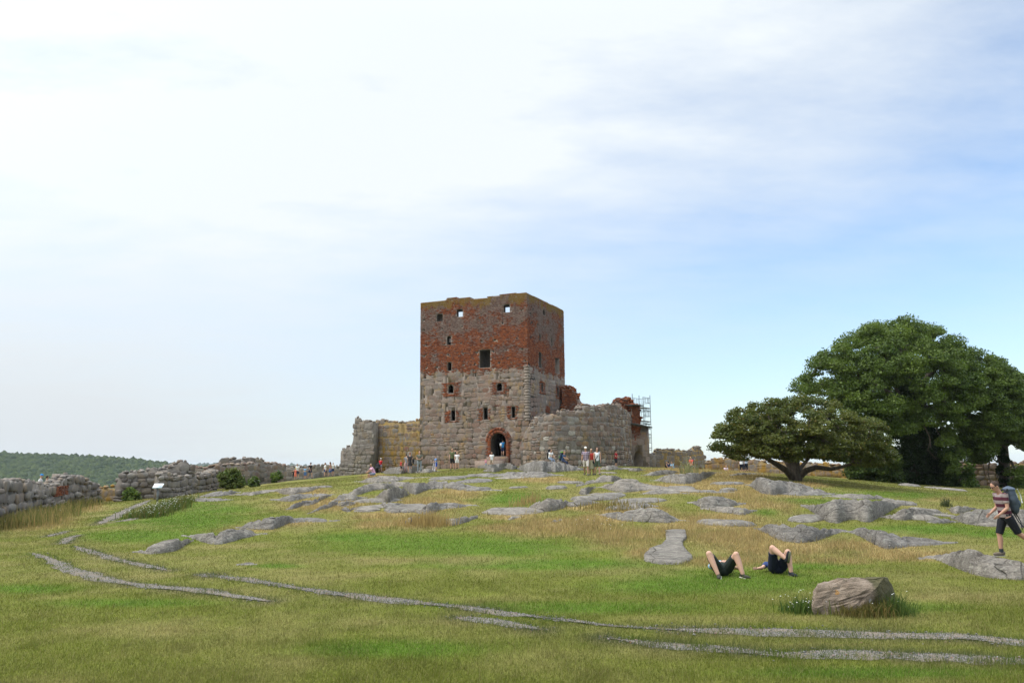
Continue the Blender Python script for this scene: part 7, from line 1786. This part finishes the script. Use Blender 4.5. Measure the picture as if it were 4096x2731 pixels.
def boulder():
    t = NT("pink_granite", 0.9, 0.2)
    c = t.ramp(t.noise(3.0, 6, 0.7), [(0.3, (0.170, 0.128, 0.095)), (0.52, (0.255, 0.198, 0.150)), (0.75, (0.340, 0.275, 0.215))])
    c = t.mix(t.step(t.noise(24, 4, 0.7), 0.56, 0.66, 0, 0.6), c, (0.115, 0.085, 0.065)); c = t.mix(t.step(t.noise(9, 4, .6), 0.60, 0.67, 0, 0.55), c, (0.10, 0.085, 0.055))
    nz = t.N.new("ShaderNodeSeparateXYZ"); t.L.new(t.pos.outputs["Position"], nz.inputs[0])
    ms = t.math('ADD', t.step(nz.outputs[0], BO[0] + 0.26, BO[0] + 0.48, 0, .45), t.math('MULTIPLY', t.noise(2.2, 4), 0.9))
    c = t.mix(t.step(ms, 0.52, 0.80, 0, 0.85), c, (0.075, 0.072, 0.030)); c = t.mix(t.step(t.noise(5.5, 3), 0.68, 0.71, 0, .8), c, (0.38, 0.20, 0.06)); c = t.mix(t.step(t.noise(7.7, 3), 0.70, 0.73, 0, .7), c, (0.42, 0.43, 0.42))
    t.color(c); t.bump(t.noise(18, 6, .75), 1.0, 0.05)
    # outline of the lit face and of the crest, then the mossy end
    q = lambda pts, D: [at(*pz('L', x, y), D) for x, y in pts]
    D = BO[1]
    P = q([(1215,640),(1262,520),(1290,458)], D + .05) + q([(1420,440),(1560,408),(1740,395),(1880,382),(1985,378)], D + .22) + q([(2040,420),(2062,480),(2075,640)], D + .55)
    F_ = q([(1240,700),(1400,720),(1560,735),(1640,690)], D - .10) + q([(1780,540),(1915,480)], D - .02) + q([(1985,560),(2030,760)], D + .2)
    Bk = q([(1300,470),(1560,440),(1900,420),(2040,480)], D + .95) + q([(1230,720),(2060,760)], D + 1.0)
    G_ = [p.copy() for p in (P[0], F_[0], F_[2], F_[7], P[10], Bk[4], Bk[5])]
    for p in G_: p[2] = terrain(p[0], p[1]) - 0.15
    bm = bmesh.new()
    for p in P + F_ + Bk + G_: bm.verts.new(p)
    r = bmesh.ops.convex_hull(bm, input=bm.verts[:]); bmesh.ops.delete(bm, geom=[v for v in bm.verts if not v.link_faces], context='VERTS')
    bmesh.ops.triangulate(bm, faces=bm.faces[:]); bmesh.ops.subdivide_edges(bm, edges=bm.edges[:], cuts=7, use_grid_fill=True)
    bmesh.ops.triangulate(bm, faces=bm.faces[:]); bm.normal_update(); C = sum((v.co for v in bm.verts), Vector()) / len(bm.verts)
    g = np.random.default_rng(3)
    for v in bm.verts:
        co = v.co; n = fbm(np.array([co.x * 4.0 + co.y * 2.5]), np.array([co.z * 4.5 - co.y * 2.5]), 131, 4)[0] - 0.5; crack = abs(fbm(np.array([co.x * 1.3 - co.z * 1.4]), np.array([co.y + co.z * .5]), 141, 2)[0] - 0.5)
        v.co += v.normal * (0.13 * n + 0.05 * (fbm(np.array([co.x * 11.0 + co.y]), np.array([co.z * 12.0 + co.y * 3]), 133, 3)[0] - 0.5) - (0.035 if crack < 0.012 else 0))
    me = bpy.data.meshes.new("boulder"); bm.to_mesh(me); bm.free()
    o = link("boulder", me, t.m)
    setp(o, "sharp-edged pinkish boulder on the near lawn with a mossy end", "boulder")
BO = ground_at([3400], [2455])[0]
boulder()
def weeds(label, name, pts, hts, n, cols, flower=None, nfl=0, kind="stuff", spread=0.25, lean=0.5, width=0.006, cat="wild plants"):
    """upright stems and blades round given ground points, with white flower heads"""
    pts = np.asarray(pts, float); i = g_w.integers(len(pts), size=n); x = pts[i, 0] + g_w.normal(0, spread, n); y = pts[i, 1] + g_w.normal(0, spread, n); z = terrain(x, y) - 0.02
    L = g_w.uniform(0.35, 1.0, n) * np.asarray(hts)[i] if np.ndim(hts) else g_w.uniform(0.35, 1.0, n) * hts
    L = L * (0.35 + 1.1 * fbm(x / 0.5, y / 0.5, 161, 3))
    th = g_w.uniform(0, 6.283, n); le = g_w.uniform(0.05, lean, n) * L; w = np.maximum(width, y * 0.0004) * g_w.uniform(.6, 1.4, n)
    fx, fy = np.cos(th) * w, np.sin(th) * w; la = g_w.uniform(0, 6.283, n); top = np.stack([x + np.cos(la) * le, y + np.sin(la) * le, z + np.sqrt(np.maximum(L * L - le * le, 1e-4))], 1)
    mid = np.stack([x + np.cos(la) * le * .35, y + np.sin(la) * le * .35, z + L * .55], 1)
    V = np.stack([np.stack([x - fx, y - fy, z], 1), np.stack([x + fx, y + fy, z], 1), mid + np.stack([fx, fy, 0 * fx], 1) * .8, top, mid - np.stack([fx, fy, 0 * fx], 1) * .8], 1)
    k = np.arange(n)[:, None] * 5; F_ = [np.concatenate([k + np.array([0, 1, 2]), k + np.array([0, 2, 4]), k + np.array([4, 2, 3])])]
    c = cols[0] + (cols[1] - cols[0]) * g_w.random((n, 1)); c = np.repeat(c * g_w.uniform(.75, 1.25, (n, 1)), 5, 0)
    V = V.reshape(-1, 3)
    if nfl:
        h = 3 + g_w.integers(0, 3); j = g_w.integers(n, size=nfl); p = top[j] + g_w.normal(0, .015, (nfl, 3)) + [0, 0, .02]; r = (np.maximum(0.012, pts[i[j], 1] * 0.00060) * g_w.uniform(.7, 1.5, nfl))[:, None]
        o6 = np.array([[1,0,0],[.5,.87,.1],[-.5,.87,0],[-1,0,.1],[-.5,-.87,0],[.5,-.87,.1],[0,0,.45]]); Vf = (p[:, None] + o6[None] * r[:, None]).reshape(-1, 3); b = len(V) + np.arange(nfl)[:, None] * 7
        F_.append(np.concatenate([b + np.array([q, (q + 1) % 6, 6]) for q in range(6)])); V = np.concatenate([V, Vf]); c = np.concatenate([c, np.tile(np.array(flower), (nfl * 7, 1)) * g_w.uniform(.85, 1.05, (nfl * 7, 1))])
    me = mesh_np(name, V, [np.concatenate(F_)]); add_color(me, c); return setp(link(name, me, M_GRASS), label, cat, None, kind)
g_w = np.random.default_rng(17)
GW = [np.array((0.040, 0.085, 0.016)), np.array((0.100, 0.140, 0.030))]; GO = [np.array((0.14, 0.12, 0.035)), np.array((0.34, 0.25, 0.10))]
def along(k, pts, n): p = fr(k, pts); u = np.linspace(0, len(p) - 1, n); q = np.stack([np.interp(u, range(len(p)), p[:, i]) for i in (0, 1)], 1); return ground_at(q[:, 0], q[:, 1])
a = along('L', [(1000, 740), (1120, 760), (1230, 745)], 14); weeds("white yarrow and green weeds at the boulder's pale end", "wildflowers", a, 0.34, 330, GW, (0.80, 0.80, 0.76), 30, spread=.12, lean=.7)
a = along('L', [(1250, 745), (1420, 760), (1560, 770)], 14); weeds("dry straw tufts along the boulder's front foot", "straw_grass", a, 0.24, 900, [GW[1], GO[1]], spread=.08, lean=.5)
a = along('L', [(1600, 790), (1750, 800), (1900, 800), (1990, 790)], 18) + [0, .04, 0]; weeds("thick olive grass clump against the boulder's shaded front", "grass_clump", a, 0.32, 900, [np.array((.07, .08, .018)), np.array((.24, .18, .06))], spread=.09, lean=.8)
a = along('L', [(1990, 800), (2100, 790), (2180, 780)], 14) + [0, .15, 0]; weeds("dark green weeds with white flowers behind the boulder's mossy end", "wildflowers", a, 0.34, 480, [DARKS[1] * 1.7, GW[1]], (0.80, 0.80, 0.76), 16, spread=.16, lean=.6)
a = along('J', [(1930, 1075), (2000, 1050), (2150, 1015), (2352, 960)], 24); a2 = along('C', [(560, 850), (700, 780), (850, 720), (1000, 670)], 24)
weeds("strip of tall green plants with white flowers beside the footpath", "wildflowers", np.concatenate([a, a2, a2]), 0.55, 3600, [GW[0] * 1.3, GO[0]], (0.70, 0.70, 0.62), 420, spread=.42, lean=.55, width=.008)
a = along('J', [(20, 1240), (150, 1180), (350, 1130), (520, 1080), (700, 1000), (900, 960)], 30); weeds("tall straw-coloured grass and weeds along the low field-stone wall", "tall_grass", a + [0, .8, 0], 0.85, 9000, [GW[1], GO[1]], (0.7, 0.7, 0.6), 60, spread=.7, lean=.4, width=.01)
a = along('J', [(850, 930), (1100, 830), (1330, 800)], 14); weeds("green weeds before the broken wall end", "tall_grass", a + [0, 1.0, 0], 0.9, 3500, GW, (0.7, 0.7, 0.62), 30, spread=.8, lean=.4, width=.012)
a = along('C', [(300, 610), (480, 600), (640, 590), (800, 545), (1000, 510), (1200, 490)], 30); weeds("rank grass and pale flower stems at the foot of the tumbled wall", "tall_grass", a + [0, 1.2, 0], 0.85, 8000, [GW[0], GO[0]], (0.7, 0.7, 0.62), 90, spread=.8, lean=.4, width=.012)
a = along('U', [(1250, 740), (1350, 735), (1450, 730)], 10); weeds("clump of white umbels in front of the rounded shrub", "wildflowers", a + [0, .8, 0], 1.3, 1500, GW, (0.80, 0.80, 0.74), 130, spread=.6, lean=.4, width=.014)
a = along('E', [(420, 120), (470, 90)], 6); weeds("pale feathery plant beside the broad pale rock", "wild_plant", a + [0, -.5, 0], 1.5, 90, [np.array((.16, .18, .08)), np.array((.26, .25, .12))], (.45, .42, .30), 50, spread=.35, lean=.6, width=.006)
a = along('F', [(1420, 430), (1450, 432)], 3); weeds("single bushy thistle on the rock's grassy edge", "thistle", a, 0.5, 130, [np.array((.05, .075, .03)), np.array((.11, .12, .05))], (.24, .16, .18), 16, spread=.09, lean=.5, width=.012, kind="thing", cat="thistle")
a = along('B', [(1350, 640), (1500, 620), (1690, 640), (1740, 640)], 14); weeds("dark dock stalks and thistles in the golden grass", "tall_grass", a, 0.45, 350, [np.array((.12, .12, .03)), np.array((.30, .22, .08))], (.30, .22, .20), 40, spread=.5, lean=.4, width=.01)
a = along('B', [(1360, 905), (1480, 860), (1640, 840), (1500, 900)], 10); weeds("scattered white daisies in the golden grass", "wildflowers", a, 0.45, 60, GO, (.82, .82, .80), 26, spread=.5, lean=.4)
a = along('B', [(540, 600), (620, 560), (700, 530)], 6); weeds("brown straw tuft at the end of the split rock hump", "grass_clump", a, 0.5, 220, [GO[1], GO[1]], spread=.3, lean=.3, width=.01)
a = along('A', [(1640, 930), (1800, 940), (1920, 945)], 10); weeds("tallest tuft of golden grass by the tilted rock", "grass_clump", a, 0.55, 700, [GO[1], GO[1] * 1.15], spread=.4, lean=.4, width=.012)
a = along('T', [(760, 1200), (900, 1180), (1000, 1150)], 8); weeds("green grass bank left of the tower steps", "tall_grass", a, 0.6, 1500, [GW[1], GO[1]], spread=.6, lean=.5, width=.014)
# shrubs against the low walls
g = np.random.default_rng(91)
def wall_bush(label, k, poly, D, n, rad, cols, count): bush(label, fr(k, poly).tolist(), D, n, rad, cols, count, size=0.17, dd=0.5, name="wall_shrub", group="shrubs along the low west walls")
wall_bush("rounded olive-green shrub on the tumbled wall's slope", 'U', [(1230,560),(1300,490),(1450,465),(1560,520),(1650,640),(1640,730),(1450,745),(1240,720)], 70, 9000, 0.40, [GREENS[0] * 1.3, OLIVES[1], GREENS[2]], 80)
wall_bush("small round white-flecked shrub in the open turf", 'U', [(1800,650),(1860,615),(1940,640),(1960,700),(1880,730),(1800,720)], 72, 2200, 0.26, [DARKS[1], GREENS[1], np.array((.35,.36,.28))], 22)
wall_bush("dark shrub in the wall corner left of the info sign", 'J', [(1670,720),(1750,690),(1850,720),(1860,790),(1680,800)], 62.5, 2600, 0.30, [GREENS[0], GREENS[1], OLIVES[1]], 24)
wall_bush("green shrub at the upper end of the long brown wall", 'U', [(2200,560),(2280,520),(2352,500),(2352,580),(2240,600)], 86, 1500, 0.4, GREENS, 14)
